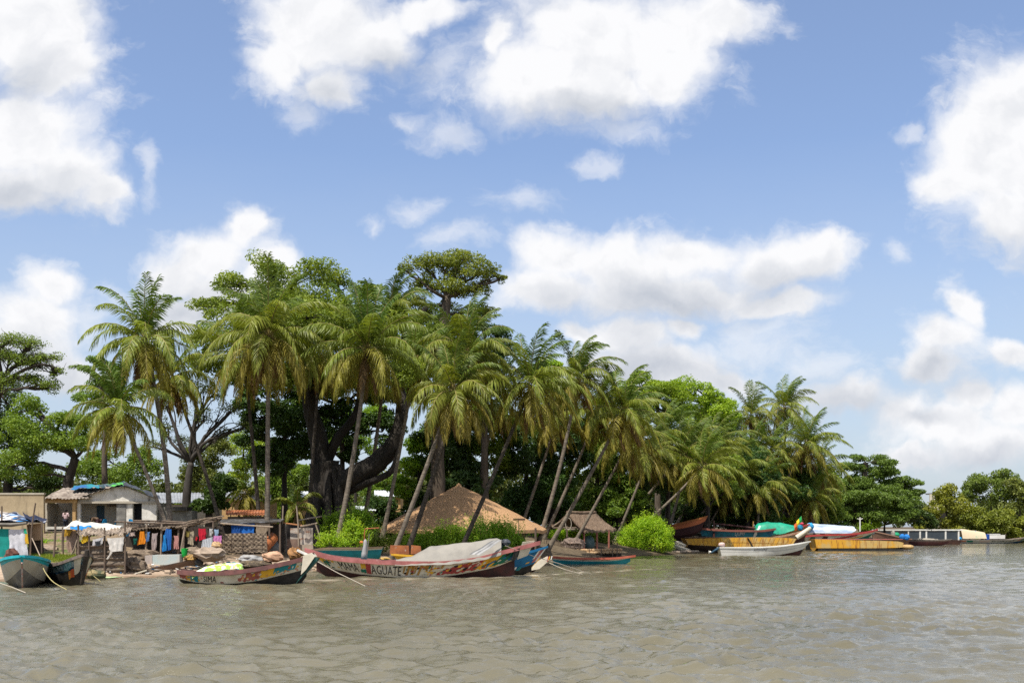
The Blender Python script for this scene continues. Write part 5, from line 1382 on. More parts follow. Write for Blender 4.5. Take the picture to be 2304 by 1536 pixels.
for t, m_, j_ in ((.1, P_GREEN, .1), (.27, P_DARKRED, .2)):
    d = MB(); h.blot(d, t, .48, .04, .3, 0, 9, 1, jag=j_); part('painted_medallion', d, m_, h.obj, False)
def wt_(s, q):
    X = (1816 + 104 * s - CX) / F * 147
    zt = np.interp(s, [0, .05, 1], [at(0, 1178, 147).z, at(0, 1178, 147).z, at(0, 1185, 147).z]); zb = np.interp(s, [0, .9, 1], [at(0, 1199, 147).z, at(0, 1199, 147).z, at(0, 1193, 147).z])
    c_ = np.abs(q * 2 - 1) ** 2.5
    return X + 0 * q, 147 - 1.15 + 2.3 * q, zt * (1 - c_) + zb * c_ + .09 * np.sin(q * 26) + vnoise(X, q * 4, .7, 6) * .05
solo('boat_tarpaulin', drape(wt_, 24, 24), TARP_WB, 'shiny white and blue tarpaulin tied over the boat with striped sides', 'tarpaulin', smooth=True)
solo('plastic_bundle', MB().ball(at(1824, 1184, 145.5), (.45, .4, .5), 9, 7, 0, .2, 8), mat('bundle_sky_blue', (.03, .30, .58)), 'sky blue sheet knotted at the left end of the white tarpaulin', 'bundle')
wp = thing('navigation_pole', 'slim white pole with small arms standing behind the striped boat', 'pole', at(1935, 1200, 152))
part('pole', MB().tube([at(1935, 1195, 152), at(1935, 1163, 152)], .09, 8), P_CLEAN, wp)
part('cross_arm', MB().tube([at(1929, 1166, 152), at(1935, 1168, 152), at(1941, 1166, 152)], .05, 6), P_CLEAN, wp)
root, h = boat('pirogue', 'brown bare pirogue sloping down with blue bundles at its right tip', 'fishing boat', 156, 2000,
    [(1960, 1193), (1990, 1200), (2020, 1207), (2052, 1212)], [(1964, 1210), (1990, 1216), (2020, 1219), (2044, 1219)], [(0, .3), (.5, -.2), (1, .1)], [(0, .2), (.4, .8), (.8, .6), (1, .08)], [(0, .1), (.5, .5), (1, .04)], [(1.0, 0, 0)], [mat('hull_bare_brown', (.22, .12, .08), (.14, .08, .055), scale=2)], inner=P_WOOD, rail=(.12, .14), railm=mat('rail_bare_brown', (.27, .16, .11)))
for i, (x, y) in enumerate(((2030, 1207), (2040, 1208))):
    solo('plastic_bundle', MB().ball(at(x, y, 153), (.42, .4, .42), 9, 7, 0, .14, 20 + i), mat('bundle_bright_blue', (.02, .20, .56), (.02, .14, .42), scale=4), ('left', 'right')[i] + ' one of two bright blue bundles on the sloping brown pirogue', 'bundle', group='blue bundles')
solo('plastic_bundle', MB().ball(at(1964, 1197, 153), (.2, .3, .3), 8, 6, 0, .1, 9), mat('bundle_teal', (.02, .25, .4)), 'teal and white wrap around the bow tip of the brown pirogue', 'bundle')
solo('green_sack', MB().ball(at(2016, 1203, 160), (.55, .4, .4), 9, 7, 0, .15, 9), mat('sack_green', (.015, .26, .12)), 'green sack lying before the long white framed passenger boat', 'sack')
solo('floating_sack', MB().ball(at(2010, 1203, 158), (.28, .3, .75), 9, 7, 0, .1, 2), TARP_G, 'tan covered bundle standing left before the passenger boat', 'bundle')

# --- long passenger boat with white frame
X0 = at(2060, HY, 190).x
fb = thing('passenger_boat', 'long passenger boat with white posts and dark windows on the right bank', 'passenger boat', (X0, 190, 0), 0)
x0_, x1_ = at(1962, HY, 190).x - X0, at(2158, HY, 190).x - X0
ztop, zdeck = at(0, 1191.5, 190).z, at(0, 1214, 190).z
part('hull', MB().hexa([(x0_ + .8, -1, -.4), (x1_ - .6, -1, -.4), (x1_ - .6, 1, -.4), (x0_ + .8, 1, -.4)], [(x0_, -1.5, zdeck), (x1_, -1.5, zdeck), (x1_, 1.5, zdeck), (x0_, 1.5, zdeck)]), mat('ferry_hull_brown', (.20, .10, .08), (.12, .07, .06), scale=2), fb, False)
part('roof', MB().box(((x0_ + x1_) / 2, 0, ztop), (x1_ - x0_, 3.2, .2)), P_CLEAN, fb, False)
GLS = mat('ferry_window_dark', (.025, .035, .045), (.04, .05, .06), scale=1, rough=.15, spec=.6)
fp = [1962, 1998, 2035, 2061, 2075, 2118, 2147]
for i, x in enumerate(fp):
    xx = at(x, HY, 190).x - X0 + .15
    for yy_ in (-1.45, 1.45):
        part('post', MB().box((xx, yy_, (ztop + zdeck) / 2 - .05), (.26 if i > 2 else .16, .16, ztop - zdeck - .1)), P_CLEAN, fb, False)
    if i < len(fp) - 1:
        xb = at(fp[i + 1], HY, 190).x - X0 + .15
        part('window', MB().box(((xx + xb) / 2, -1.42, (ztop + zdeck) / 2 - .05), (xb - xx - .3, .05, ztop - zdeck - .2)), GLS, fb, False)
root, h = boat('pirogue', 'pirogue with maroon side moored in front of the passenger boat', 'fishing boat', 178, 2085,
    [(2030, 1213), (2070, 1213.5), (2110, 1214), (2142, 1212)], [(2036, 1222), (2070, 1225), (2110, 1225), (2132, 1222)], [(0, 0), (.5, -.3), (1, .2)], [(0, .1), (.3, .9), (.8, .7), (1, .06)], [(0, .05), (.5, .5), (1, .04)], [(.6, 1, 1), (1.0, 0, 1)], [mat('side_grey_pink', (.34, .25, .22), (.25, .17, .15), scale=1), mat('side_maroon', (.20, .07, .065), (.12, .05, .05), scale=1)], inner=P_WOOD, rail=(.1, .12), railm=P_GREY)
solo('upturned_boat', MB().ball(at(2080, 1216, 182), (3.0, .8, .45), 16, 8, 0, .02, 2), mat('upturned_hull_tan', (.36, .32, .25), (.28, .25, .2), scale=1), 'upturned tan hull lying between the passenger boat and the maroon pirogue', 'boat', smooth=True)
# --- far right cargo boat
root, h = boat('pirogue', 'pale far right pirogue with dark lettering and green orange patches', 'fishing boat', 203, 2240,
    [(2156, 1213), (2200, 1213.5), (2260, 1213), (2300, 1209), (2330, 1204)], [(2158, 1222), (2200, 1223), (2260, 1222.5), (2290, 1219), (2305, 1215)], [(0, -.2), (.8, -.3), (1, .6)], [(0, .7), (.3, 1.1), (.7, 1.0), (1, .08)], [(0, .5), (.5, .7), (1, .05)], [(.3, 1, 1), (1.0, 0, 1)], [mat('side_grey_cream', (.42, .40, .33), (.34, .33, .27), scale=1), P_NAVY], inner=P_WOOD, rail=(.12, .12), railm=P_GREY)
d = MB(); h.text(d, 'ANTOMATE ELIN', .42, .74, .45, .85, 0, 0); part('lettering', d, INK, h.obj, False)
panels(h, [mat('patch_rust_orange', (.35, .14, .07)), P_GREEN, mat('patch_pinkish', (.42, .33, .28))], [((.01, .08, .4, .85), 0, dict(n=4)), ((.09, .17, .4, .85), 1, dict(n=4)), ((.8, .84, .4, .8), 0, dict(n=4)), ((.85, .90, .4, .8), 1, dict(n=4)), ((.26, .4, .4, .85), 2, dict(n=4))], 'painted_patch')
def ct(s, q):
    X = (2160 + 54 * s - CX) / F * 204
    zt = np.interp(s, [0, .2, 1], [at(0, 1189, 204).z, at(0, 1190, 204).z, at(0, 1197, 204).z]); zb = at(0, 1211, 204).z
    c_ = np.abs(q * 2 - 1) ** 2.0
    return X + 0 * q, 204 - 1.2 + 2.4 * q, zt * (1 - c_) + zb * c_ + vnoise(X, q * 4, .6, 9) * .04
solo('boat_tarpaulin', drape(ct, 16, 14), mat('canopy_tan_green', (.48, .40, .27), (.10, .32, .2), scale=.5, lo=.6, hi=.7), 'tan canopy with green top covering the far right boat', 'tarpaulin', smooth=True)
mb = MB().box(at(2240, 1207, 204), (3.0, 1.2, .7))
mb.box(at(2236, 1201, 204), (2.0, 1.0, .12))
solo('engine_box', mb, P_CLEAN, 'white engine box on the far right pale pirogue', 'box')
solo('barrel', MB().tube([at(2221, 1213, 203.5), at(2221, 1201, 203.5)], [.42, .42], 12), mat('barrel_blue', (.01, .06, .28)), 'dark blue barrel beside the tan canopy of the far right boat', 'barrel')
solo('plastic_bundle', MB().ball(at(2158, 1211, 200), (.5, .4, .28), 9, 7, 0, .15, 4), mat('bundle_azure', (.02, .28, .6)), 'azure bundle at the stern of the far right pirogue', 'bundle')
solo('plastic_bundle', MB().ball(at(2193, 1195.5, 204), (.4, .35, .2), 9, 7, 0, .15, 5), mat('bundle_blue_teal', (.015, .17, .35)), 'blue bundle lying on top of the tan canopy', 'bundle')
# unfinished building on the far hill
ub = thing('unfinished_building', 'small unfinished concrete storey above the trees on the right', 'building', at(2114, 1185, 262))
part('roof_slab', MB().box(at(2114, 1110.5, 262), (5.2, 4, .28)), P_GREY, ub)
for x in (2094, 2101, 2110, 2132): part('column', MB().box(at(x, 1150, 260.3), (.5, .5, 8.2)), P_CREAM, ub)
part('back_wall', MB().box(at(2116, 1150, 262), (4.2, 2, 8.0)), P_BLACK, ub)

# --- ropes
def rope(label, pts, m=ROPE, rad=.022):
    P = [at(*q) for q in pts]
    A = np.array([tuple(q) for q in P]); n_ = len(A)
    s_ = np.linspace(0, n_ - 1, 8 * (n_ - 1) + 1)
    Q = np.stack([hermite(list(zip(range(n_), A[:, i])))(s_) for i in range(3)], 1)
    solo('mooring_rope', MB().tube(Q, rad, 5), m, label, 'rope', group='mooring ropes')
rope('yellow rope from the turquoise rim down to the water by the dark pirogue', [(93, 1268, 55), (104, 1290, 53), (122, 1310, 51.5), (150, 1326, 50.5)])
rope('rope running from the left edge into the water under the turquoise rimmed boat', [(-20, 1305, 52), (20, 1318, 51), (58, 1333, 49.5)], ROPEW)
rope('thin yellow rope from the dark pirogue to the mossy log', [(185, 1258, 57), (205, 1285, 60), (226, 1308, 60)])
rope('pale rope from the stern of the long lettered pirogue into the water', [(715, 1263, 65), (770, 1293, 61), (822, 1318, 55.5)], ROPEW)
rope('pale rope slanting from the bow of the long pirogue across the blue bow', [(1137, 1227, 64.9), (1190, 1247, 66), (1260, 1268, 67), (1330, 1291, 69.5)], ROPEW)
rope('second pale rope from the cream bow into the water', [(1236, 1266, 71.6), (1270, 1280, 70), (1310, 1291, 70)], ROPEW)
# ------------------------------------------------------------------ village on the bank
_Yg = np.arange(60, 160, .05)


def G(px, py):
    """distance at which the ground is seen at this pixel"""
    X = (px - CX) / F * _Yg
    g_ = HY + (CH - gz(X, _Yg)) * F / _Yg
    i = np.argmax(g_ <= py)
    return float(_Yg[i])


def gpt(px, Y):
    X = (px - CX) / F * Y
    return Vector((X, Y, float(gz(X, Y))))


def pan(mb, c, Y, th=.08, mi=0, Y2=None):
    """upright slab: four corners in px (bottom left, bottom right, top right, top left), front at Y"""
    f = [tuple(at(p[0], p[1], (Y2 if (Y2 and i in (1, 2)) else Y))) for i, p in enumerate(c)]
    b = [(x, y + th, z) for x, y, z in f]
    return mb.add(f + b, [(0, 1, 2, 3), (5, 4, 7, 6), (1, 5, 6, 2), (4, 0, 3, 7), (3, 2, 6, 7), (4, 5, 1, 0)], mi)


def slab3(mb, c, th=.06, mi=0):
    """sloping sheet from four (px,py,Y) corners"""
    V = np.array([[tuple(at(*c[0])), tuple(at(*c[1]))], [tuple(at(*c[3])), tuple(at(*c[2]))]])
    return mb.sheet(V, (0, 0, th), mi)


def corr(c, n=40, amp=.035, nm=6, th=.012, sag=0.0, jag=0, seed=0):
    """corrugated sheet from four (px,py,Y) corners; waves run across the first direction"""
    A = [np.array(tuple(at(*q))) for q in c]
    s, q = np.meshgrid(np.linspace(0, 1, n * 2 + 1), np.linspace(0, 1, nm), indexing='ij')
    s_, q_ = s[..., None], q[..., None]
    P = (1 - q_) * ((1 - s_) * A[0] + s_ * A[1]) + q_ * ((1 - s_) * A[3] + s_ * A[2])
    nrm = np.cross(A[1] - A[0], A[3] - A[0]); nrm /= np.linalg.norm(nrm)
    P = P + nrm * (amp * np.sin(s * n * math.pi * 2 / 2)[..., None]) - np.array((0, 0, sag)) * np.sin(s_ * math.pi)
    if jag: P = P + np.array((0, 0, 1)) * (vnoise(s * 9, q * 5, 1, seed) * jag)[..., None]
    return MB().sheet(P, nrm * th)


def cloth(c, Y, fold=.05, n=5, ns=16, nq=10, th=.012, seed=0, rag=.04, dy=0.0):
    """hanging cloth: four px corners (top left, top right, bottom right, bottom left)"""
    A = [np.array(tuple(at(p[0], p[1], Y))) for p in c]
    s, q = np.meshgrid(np.linspace(0, 1, ns), np.linspace(0, 1, nq), indexing='ij')
    s_, q_ = s[..., None], q[..., None]
    P = (1 - q_) * ((1 - s_) * A[0] + s_ * A[1]) + q_ * ((1 - s_) * A[3] + s_ * A[2])
    P[..., 1] += fold * np.sin(s * n * 2 * math.pi + seed) * (.25 + .75 * q) + dy * q
    P[..., 2] += rag * vnoise(s * 5, q * 3, 1, seed) * q - .03 * np.sin(s * math.pi) * (1 - q)
    P[..., 0] += rag * vnoise(s * 2, q * 4, 1, seed + 1)
    return MB().sheet(P, (0, th, 0))


CONC = mat('concrete_stained', (.42, .33, .21), (.33, .255, .16), scale=.9, rough=.9, c3=(.17, .13, .085), scale3=1.0, stretch3=(2.2, 2.2, .22), lo3=.56, hi3=.70, bump=.2)
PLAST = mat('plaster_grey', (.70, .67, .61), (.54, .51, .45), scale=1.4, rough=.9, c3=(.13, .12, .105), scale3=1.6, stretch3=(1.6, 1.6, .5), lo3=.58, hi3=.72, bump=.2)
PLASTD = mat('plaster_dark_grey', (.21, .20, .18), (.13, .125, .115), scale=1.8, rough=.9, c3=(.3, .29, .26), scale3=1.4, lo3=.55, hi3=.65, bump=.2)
CREAMW = mat('plaster_cream', (.46, .41, .33), (.37, .33, .265), scale=1.0, rough=.9, c3=(.25, .21, .16), scale3=1.5, lo3=.62, hi3=.74)
OCHRE = mat('plaster_ochre', (.50, .33, .15), (.40, .25, .11), scale=1.5, rough=.9)
TIN = mat('roof_tin_grey', (.36, .37, .38), (.25, .25, .25), scale=1.0, rough=.45, metal=.35, c3=(.24, .12, .06), scale3=1.2, lo3=.62, hi3=.7)
TINW = mat('roof_tin_pale', (.62, .64, .66), (.5, .52, .54), scale=1.0, rough=.5, metal=.1)
RUSTY = mat('roof_rust', (.38, .13, .045), (.24, .08, .035), scale=2.0, rough=.85, c3=(.42, .33, .26), scale3=2.4, lo3=.6, hi3=.68)
RUSTP = mat('sheet_white_rust', (.50, .44, .38), (.36, .30, .25), scale=1.5, rough=.7, c3=(.27, .09, .03), scale3=1.6, stretch3=(.5, .5, 2.2), lo3=.55, hi3=.63)
SHEETW = mat('old_roof_sheet', (.40, .34, .28), (.20, .16, .13), scale=1.6, stretch=(1, .5, 1), rough=.85, c3=(.07, .06, .05), scale3=2.2, lo3=.58, hi3=.66)
DARK = mat('dark_opening', (.012, .013, .015), rough=.9)
DOOR = mat('door_dark_blue', (.02, .045, .065), (.03, .06, .08), scale=3, rough=.6)
WOODP = mat('pole_weathered', (.17, .125, .09), (.09, .065, .05), scale=4, stretch=(2, 2, .5), rough=.9)
WOODL = mat('pole_pale', (.34, .27, .20), (.22, .17, .13), scale=4, stretch=(2, 2, .5), rough=.9)
MAT1 = mat('woven_mat', (.27, .21, .145), (.16, .12, .085), scale=5, stretch=(.6, 1, 2.5), rough=.95, c3=(.10, .075, .055), scale3=6, stretch3=(.25, 1, 2.2), lo3=.54, hi3=.62, bump=.4)
MAT2 = mat('woven_mat_dark', (.18, .14, .105), (.10, .08, .06), scale=5, stretch=(.6, 1, 3), rough=.95, c3=(.34, .27, .15), scale3=1.6, stretch3=(.5, 1, 1.6), lo3=.56, hi3=.64, bump=.4)
BRUSH = mat('brushwood', (.20, .15, .105), (.10, .075, .055), scale=5, rough=.95, c3=(.36, .29, .22), scale3=7, lo3=.6, hi3=.68)
THATCH = mat('thatch_fresh', (.49, .295, .155), (.37, .215, .11), scale=3.0, stretch=(3.0, 3.0, .35), rough=.95, bump=.9, dist=.09, c3=(.24, .155, .09), scale3=1.2, stretch3=(1, 1, 2), lo3=.60, hi3=.75)
THATCHO = mat('thatch_old', (.21, .145, .10), (.135, .092, .064), scale=4.0, stretch=(2, .6, .6), rough=.95, bump=.7, dist=.12, c3=(.33, .25, .18), scale3=6, stretch3=(3, .4, .4), lo3=.55, hi3=.65)


def plain(c, **kw): return mat('cloth_%s' % kw.pop('n'), c, tuple(x * .7 for x in c), scale=3, rough=.85)


# --- concrete wall house at the left
Yw = 85.0
wb = thing('concrete_wall', 'long stained tan concrete wall at the left edge', 'wall', gpt(20, Yw))
a, b_ = at(-90, 1108.5, Yw), at(98, 1108, Yw)
part('wall_face', MB().hexa([(a.x, Yw, 1.8), (b_.x, Yw, 1.8), (b_.x, Yw + .3, 1.8), (a.x, Yw + .3, 1.8)], [(a.x, Yw, a.z - .12), (b_.x, Yw, b_.z - .12), (b_.x, Yw + .3, b_.z - .12), (a.x, Yw + .3, a.z - .12)]), CONC, wb)
part('coping', MB().box(((a.x + b_.x) / 2, Yw + .15, a.z - .055), (b_.x - a.x + .1, .4, .13)), CREAMW, wb)
# --- house with gable
Yh = 88.0
hs = thing('village_house', 'grey plastered gable house with open porch under patched roof sheets', 'house', gpt(230, Yh))
z0 = float(gz(at(230, HY, Yh).x, Yh))
zf = z0 + .12
def X_(px): return at(px, HY, Yh).x
def Z_(py): return at(0, py, Yh).z
def wall(name, x0, x1, y0, y1, Y, th, m, zb=None):
    """x, y in px read at the house front, Y true distance"""
    k_ = 1.0
    return part(name, MB().box(((X_(x0) + X_(x1)) / 2, Y + th / 2, (Z_(y0) + (zb if zb is not None else Z_(y1))) / 2), (X_(x1) - X_(x0), th, Z_(y0) - (zb if zb is not None else Z_(y1)))), m, hs)
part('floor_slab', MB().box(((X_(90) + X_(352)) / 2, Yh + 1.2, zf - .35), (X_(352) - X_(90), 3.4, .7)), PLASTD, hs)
gp = [(178, 1131), (352, 1131), (352, 1123), (272, 1091), (178, 1119)]
g = MB(); f = [(X_(x), Yh, Z_(y)) for x, y in gp]
g.add(f + [(x, y + .2, z) for x, y, z in f], [tuple(range(5)), tuple(range(9, 4, -1))] + [((i + 1) % 5, i, i + 5, (i + 1) % 5 + 5) for i in range(5)])
part('gable_wall', g, PLAST, hs)
wall('lintel', 172, 354, 1127, 1132, Yh - .14, .14, CREAMW)
wall('fascia_beam', 99, 176, 1120, 1131, Yh - .3, .28, OCHRE)
wall('pillar', 166, 173, 1127, 1200, Yh - .28, .26, OCHRE, zf - .2)
wall('pillar', 174, 181, 1132, 1200, Yh - .02, .24, PLAST, zf)
wall('pillar', 262, 283, 1131, 1200, Yh + .01, .3, PLASTD, zf)
wall('pillar', 284, 298, 1131, 1200, Yh + .03, .3, PLAST, zf)
wall('front_wall', 319, 352, 1131, 1200, Yh + .02, .3, PLAST, zf)
wall('back_wall', 98, 262, 1110, 1200, Yh + 2.2, .2, CREAMW, zf)
wall('side_wall', 98.2, 104, 1131, 1200, Yh + .2, 2.0, CREAMW, zf)
wall('door', 195, 212, 1136, 1196, Yh + 2.12, .07, DOOR, zf)
wall('wall_shelf', 222, 258, 1134, 1138, Yh + 1.9, .3, WOODP)
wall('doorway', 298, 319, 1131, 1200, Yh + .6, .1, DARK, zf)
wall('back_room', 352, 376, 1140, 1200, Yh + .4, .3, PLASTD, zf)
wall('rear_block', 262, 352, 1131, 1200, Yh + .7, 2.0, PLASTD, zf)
wall('verandah_kerb', 98, 178, 1184, 1190, Yh - 1.4, .3, PLAST)
# roof: two sheets of slope and the lean-to
part('porch_roof', corr([(96, 1121, 87.3), (196, 1121, 87.3), (274, 1091, 92.5), (140, 1098, 92.5)], 26, .04, 8, .03, 0, .05, 3), SHEETW, hs)
part('left_roof', corr([(172, 1120, 87.6), (273, 1088.5, 87.6), (268, 1092, 94), (165, 1120, 94)], 16, .03, 4), SHEETW, hs)
part('right_roof', corr([(271, 1088.5, 87.6), (358, 1122, 87.6), (350, 1122, 94), (268, 1092, 94)], 16, .03, 4), TIN, hs)
def roofcloth(name, label, c, m, amp=.08, seed=0, n=14):
    A = [np.array(tuple(at(*q))) for q in c]
    s, q = np.meshgrid(np.linspace(0, 1, n), np.linspace(0, 1, 8), indexing='ij')
    s_, q_ = s[..., None], q[..., None]
    P = (1 - q_) * ((1 - s_) * A[0] + s_ * A[1]) + q_ * ((1 - s_) * A[3] + s_ * A[2])
    P[..., 2] += amp * (vnoise(s * 6, q * 3, 1, seed) + .5) + .03
    return solo(name, MB().sheet(P, (0, 0, .015)), m, label, 'tarpaulin', smooth=True)
roofcloth('roof_tarpaulin', 'crumpled blue tarpaulin with an orange patch on the porch roof', [(158, 1102, 89.6), (222, 1098, 88.8), (236, 1091, 91.5), (172, 1093, 91.8)], mat('tarp_blue_patched', (.03, .09, .32), (.02, .22, .25), scale=1.0, rough=.5, c3=(.55, .18, .05), scale3=1.2, lo3=.66, hi3=.68), .1, 2)
roofcloth('roof_tarpaulin', 'green and dark plastic sheet crumpled over the ridge of the house', [(222, 1098, 88.2), (282, 1094, 87.5), (280, 1087, 89.6), (232, 1090, 91)], mat('tarp_green_dark', (.03, .05, .07), (.08, .42, .05), scale=1.1, rough=.45, lo=.52, hi=.56, c3=(.4, .42, .45), scale3=3, lo3=.6, hi3=.64), .13, 5)
roofcloth('roof_tarpaulin', 'black plastic sheet hanging over the right slope of the gable', [(276, 1091, 87.35), (362, 1126, 87.35), (356, 1117, 89.5), (282, 1087.5, 89.5)], TARP_BLACK, .12, 8, 20)
# --- blue plastic chairs on the porch
def chair(label, px, py, Y, rz):
    p_ = at(px, py, Y); p_.z = zf + .02
    t_ = thing('plastic_chair', label, 'chair', p_, rz, 'blue plastic chairs')
    m_ = plain((.02, .30, .62), n='chair_blue')
    part('seat', MB().box((0, 0, .43), (.44, .44, .05)), m_, t_, False)
    V = np.array([[(-.22, .2, .45), (0, .24, .45), (.22, .2, .45)], [(-.22, .27, .7), (0, .31, .7), (.22, .27, .7)], [(-.16, .33, .92), (0, .37, .96), (.16, .33, .92)]])
    part('backrest', MB().sheet(V, (0, .03, 0)), m_, t_, False)
    for x in (-.19, .19):
        for y in (-.19, .19): part('leg', MB().tube([(x, y, .42), (x * 1.15, y * 1.15, 0)], .025, 6), m_, t_, False)
    return t_
chair('blue plastic chair standing highest on the porch, seen from the side', 252, 1178, 88.6, R(-70))
chair('blue plastic chair nearer the bending person', 230, 1182, 88.2, R(-120))
chair('blue plastic chair by the dark doorway of the house', 300, 1180, 87.2, R(60))

# --- people
def figure(label, joints, edges, rad, loc, rz, skin, wear=(), hairc=None, head=None):
    """one skin surface grown over a joint skeleton"""
    root = thing('person', label, 'person', loc, rz)
    def grow(name, ids, eds, extra, m):
        idx = {j: i for i, j in enumerate(ids)}
        me = bpy.data.meshes.new(name)
        me.from_pydata([joints[j] for j in ids], [(idx[a], idx[b]) for a, b in eds if a in idx and b in idx], [])
        o = bpy.data.objects.new(name, me); COL.objects.link(o); o.parent = root
        md = o.modifiers.new('skin', 'SKIN'); md.use_smooth_shade = True
        for j, i in idx.items():
            rr = rad[j] if isinstance(rad[j], tuple) else (rad[j], rad[j])
            me.skin_vertices[0].data[i].radius = (rr[0] + extra, rr[1] + extra)
            me.skin_vertices[0].data[i].use_root = (i == 0)
        sb_ = o.modifiers.new('subdivision', 'SUBSURF'); sb_.levels = 1; sb_.render_levels = 2
        me.materials.append(m)
        return o
    grow('body', list(joints), edges, 0, skin)
    for nm, ids, extra, m in wear: grow(nm, ids, edges, extra, m)
    if head is not None:
        hp = joints['head']
        part('hair', MB().ball((hp[0] + head[0], hp[1] + head[1], hp[2] + .05), (.105, .115, .11), 12, 8), hairc, root, False, smooth=True)
    return root
SKIN = mat('skin_dark', (.075, .04, .025), (.06, .032, .02), scale=8, rough=.5)
HAIR = mat('hair_black', (.008, .007, .007), rough=.8)
E = [('pelvis', 'waist'), ('waist', 'chest'), ('chest', 'neck'), ('neck', 'head'), ('head', 'crown'), ('chest', 'ls'), ('ls', 'le'), ('le', 'lw'), ('lw', 'lh'), ('chest', 'rs'), ('rs', 're'), ('re', 'rw'), ('rw', 'rh'),
     ('pelvis', 'lp'), ('lp', 'lk'), ('lk', 'la'), ('la', 'lt'), ('pelvis', 'rp'), ('rp', 'rk'), ('rk', 'ra'), ('ra', 'rt')]
RD = dict(pelvis=(.15, .11), waist=(.135, .10), chest=(.16, .11), neck=.055, head=(.08, .095), crown=(.07, .08), ls=.065, le=.045, lw=.033, lh=.035, rs=.065, re=.045, rw=.033, rh=.035, lp=.09, lk=.062, la=.043, lt=.038, rp=.09, rk=.062, ra=.043, rt=.038)
J = dict(pelvis=(0, 0, .92), waist=(0, 0, 1.08), chest=(0, 0, 1.32), neck=(0, .01, 1.48), head=(0, .03, 1.60), crown=(0, .03, 1.68), ls=(-.19, 0, 1.40), le=(-.25, .0, 1.12), lw=(-.2, .16, .95), lh=(-.17, .22, .9), rs=(.19, 0, 1.40), re=(.26, .02, 1.13), rw=(.25, .18, 1.0), rh=(.24, .25, .98),
         lp=(-.1, 0, .86), lk=(-.11, .02, .48), la=(-.11, -.02, .08), lt=(-.12, .14, .03), rp=(.1, 0, .86), rk=(.12, .05, .48), ra=(.12, .0, .08), rt=(.14, .16, .03))
pp = at(148, 1190, 87.6); pp.z = zf
figure('person in a pale pink shirt and dark trousers standing on the porch', J, E, RD, pp, R(-10), SKIN,
       [('shirt', ['chest', 'waist', 'pelvis', 'ls', 'le', 'rs', 're'], .022, plain((.58, .42, .42), n='pale_pink')), ('trousers', ['pelvis', 'lp', 'lk', 'la', 'rp', 'rk', 'ra'], .02, plain((.02, .025, .04), n='dark_navy'))], HAIR, (0, -.02))
J2 = dict(J); J2.update(waist=(0, .12, 1.02), chest=(0, .34, 1.06), neck=(0, .48, 1.03), head=(0, .60, .99), crown=(0, .67, .96), ls=(-.17, .38, 1.05), le=(-.2, .42, .76), lw=(-.16, .5, .54), lh=(-.15, .54, .46), rs=(.17, .38, 1.05), re=(.2, .44, .76), rw=(.15, .54, .55), rh=(.13, .58, .47), lp=(-.1, -.02, .86), rp=(.1, -.02, .86))
pp = at(221, 1190, 86.2); pp.z = float(gz(pp.x, 86.2)) + .12
figure('person in a brown top bending forward beside the blue chairs', J2, E, RD, pp, R(80), SKIN,
       [('top', ['chest', 'waist', 'pelvis', 'ls', 'le', 'rs', 're'], .022, plain((.16, .10, .06), n='brown_top')), ('skirt', ['pelvis', 'lp', 'lk', 'rp', 'rk'], .03, plain((.10, .05, .06), n='dark_skirt'))], HAIR, (0, .04))

# --- roofs farther back
def hut(label, x0, x1, ye, yr, ybase, Y, roofm, wallm, dep=4.0, xr=None, name='tin_roofed_house'):
    t_ = thing(name, label, 'house', gpt((x0 + x1) / 2, Y))
    xr = xr or (x0, x1)
    part('roof', corr([(x0, ye, Y), (x1, ye, Y), (xr[1], yr, Y + dep), (xr[0], yr, Y + dep)], int(abs(x1 - x0) / 3.2), .035, 3), roofm, t_)
    A, B_ = at(x0 + 4, ye, Y + .4), at(x1 - 4, ye, Y + .4)
    zg_ = float(gz(A.x, Y)) - .3
    part('wall', MB().box(((A.x + B_.x) / 2, Y + dep / 2, (zg_ + A.z - .12) / 2), (B_.x - A.x, dep - .8, A.z - .12 - zg_)), wallm, t_)
    return t_
hut('house with wide grey tin roof between the leaning palms and the baobab', 340, 476, 1131, 1108, 1180, 100, TIN, CREAMW, 5, (330, 480))
hut('house with grey tin roof behind the shaded dark tree', 478, 552, 1118, 1103, 1180, 108, TIN, OCHRE, 4)
hut('ochre house wall behind the straight palm trunks', 520, 610, 1124, 1112, 1175, 98, SHEETW, OCHRE, 4)
hut('house with bright pale tin roof left of the giant trunk', 664, 722, 1118, 1105, 1175, 112, TINW, OCHRE, 4)
hut('house with pale tin roof seen under the arching limb', 842, 905, 1116, 1103, 1170, 124, TINW, OCHRE, 4)
hut('small pale roof glimpsed right of the giant trunk', 800, 846, 1148, 1138, 1170, 116, TINW, CREAMW, 3)
hut('low shed with crumpled orange rusty roof', 508, 602, 1158, 1147, 1180, 84, RUSTY, WOODP, 3, name='rusty_shed')
t_ = thing('block_hut', 'small grey block hut with a dark ledge behind the leaning palm foot', 'hut', gpt(405, 88))
part('wall', MB().box(((at(374, 0, 88).x + at(430, 0, 88).x) / 2, 89, (2.3 + at(0, 1148, 88).z) / 2), (at(430, 0, 88).x - at(374, 0, 88).x, 1.6, at(0, 1148, 88).z - 2.3)), PLASTD, t_)
part('ledge', MB().box(((at(374, 0, 88).x + at(424, 0, 88).x) / 2, 88.3, at(0, 1144, 88).z), (at(424, 0, 88).x - at(374, 0, 88).x, 1.2, .3)), P_BLACK, t_)

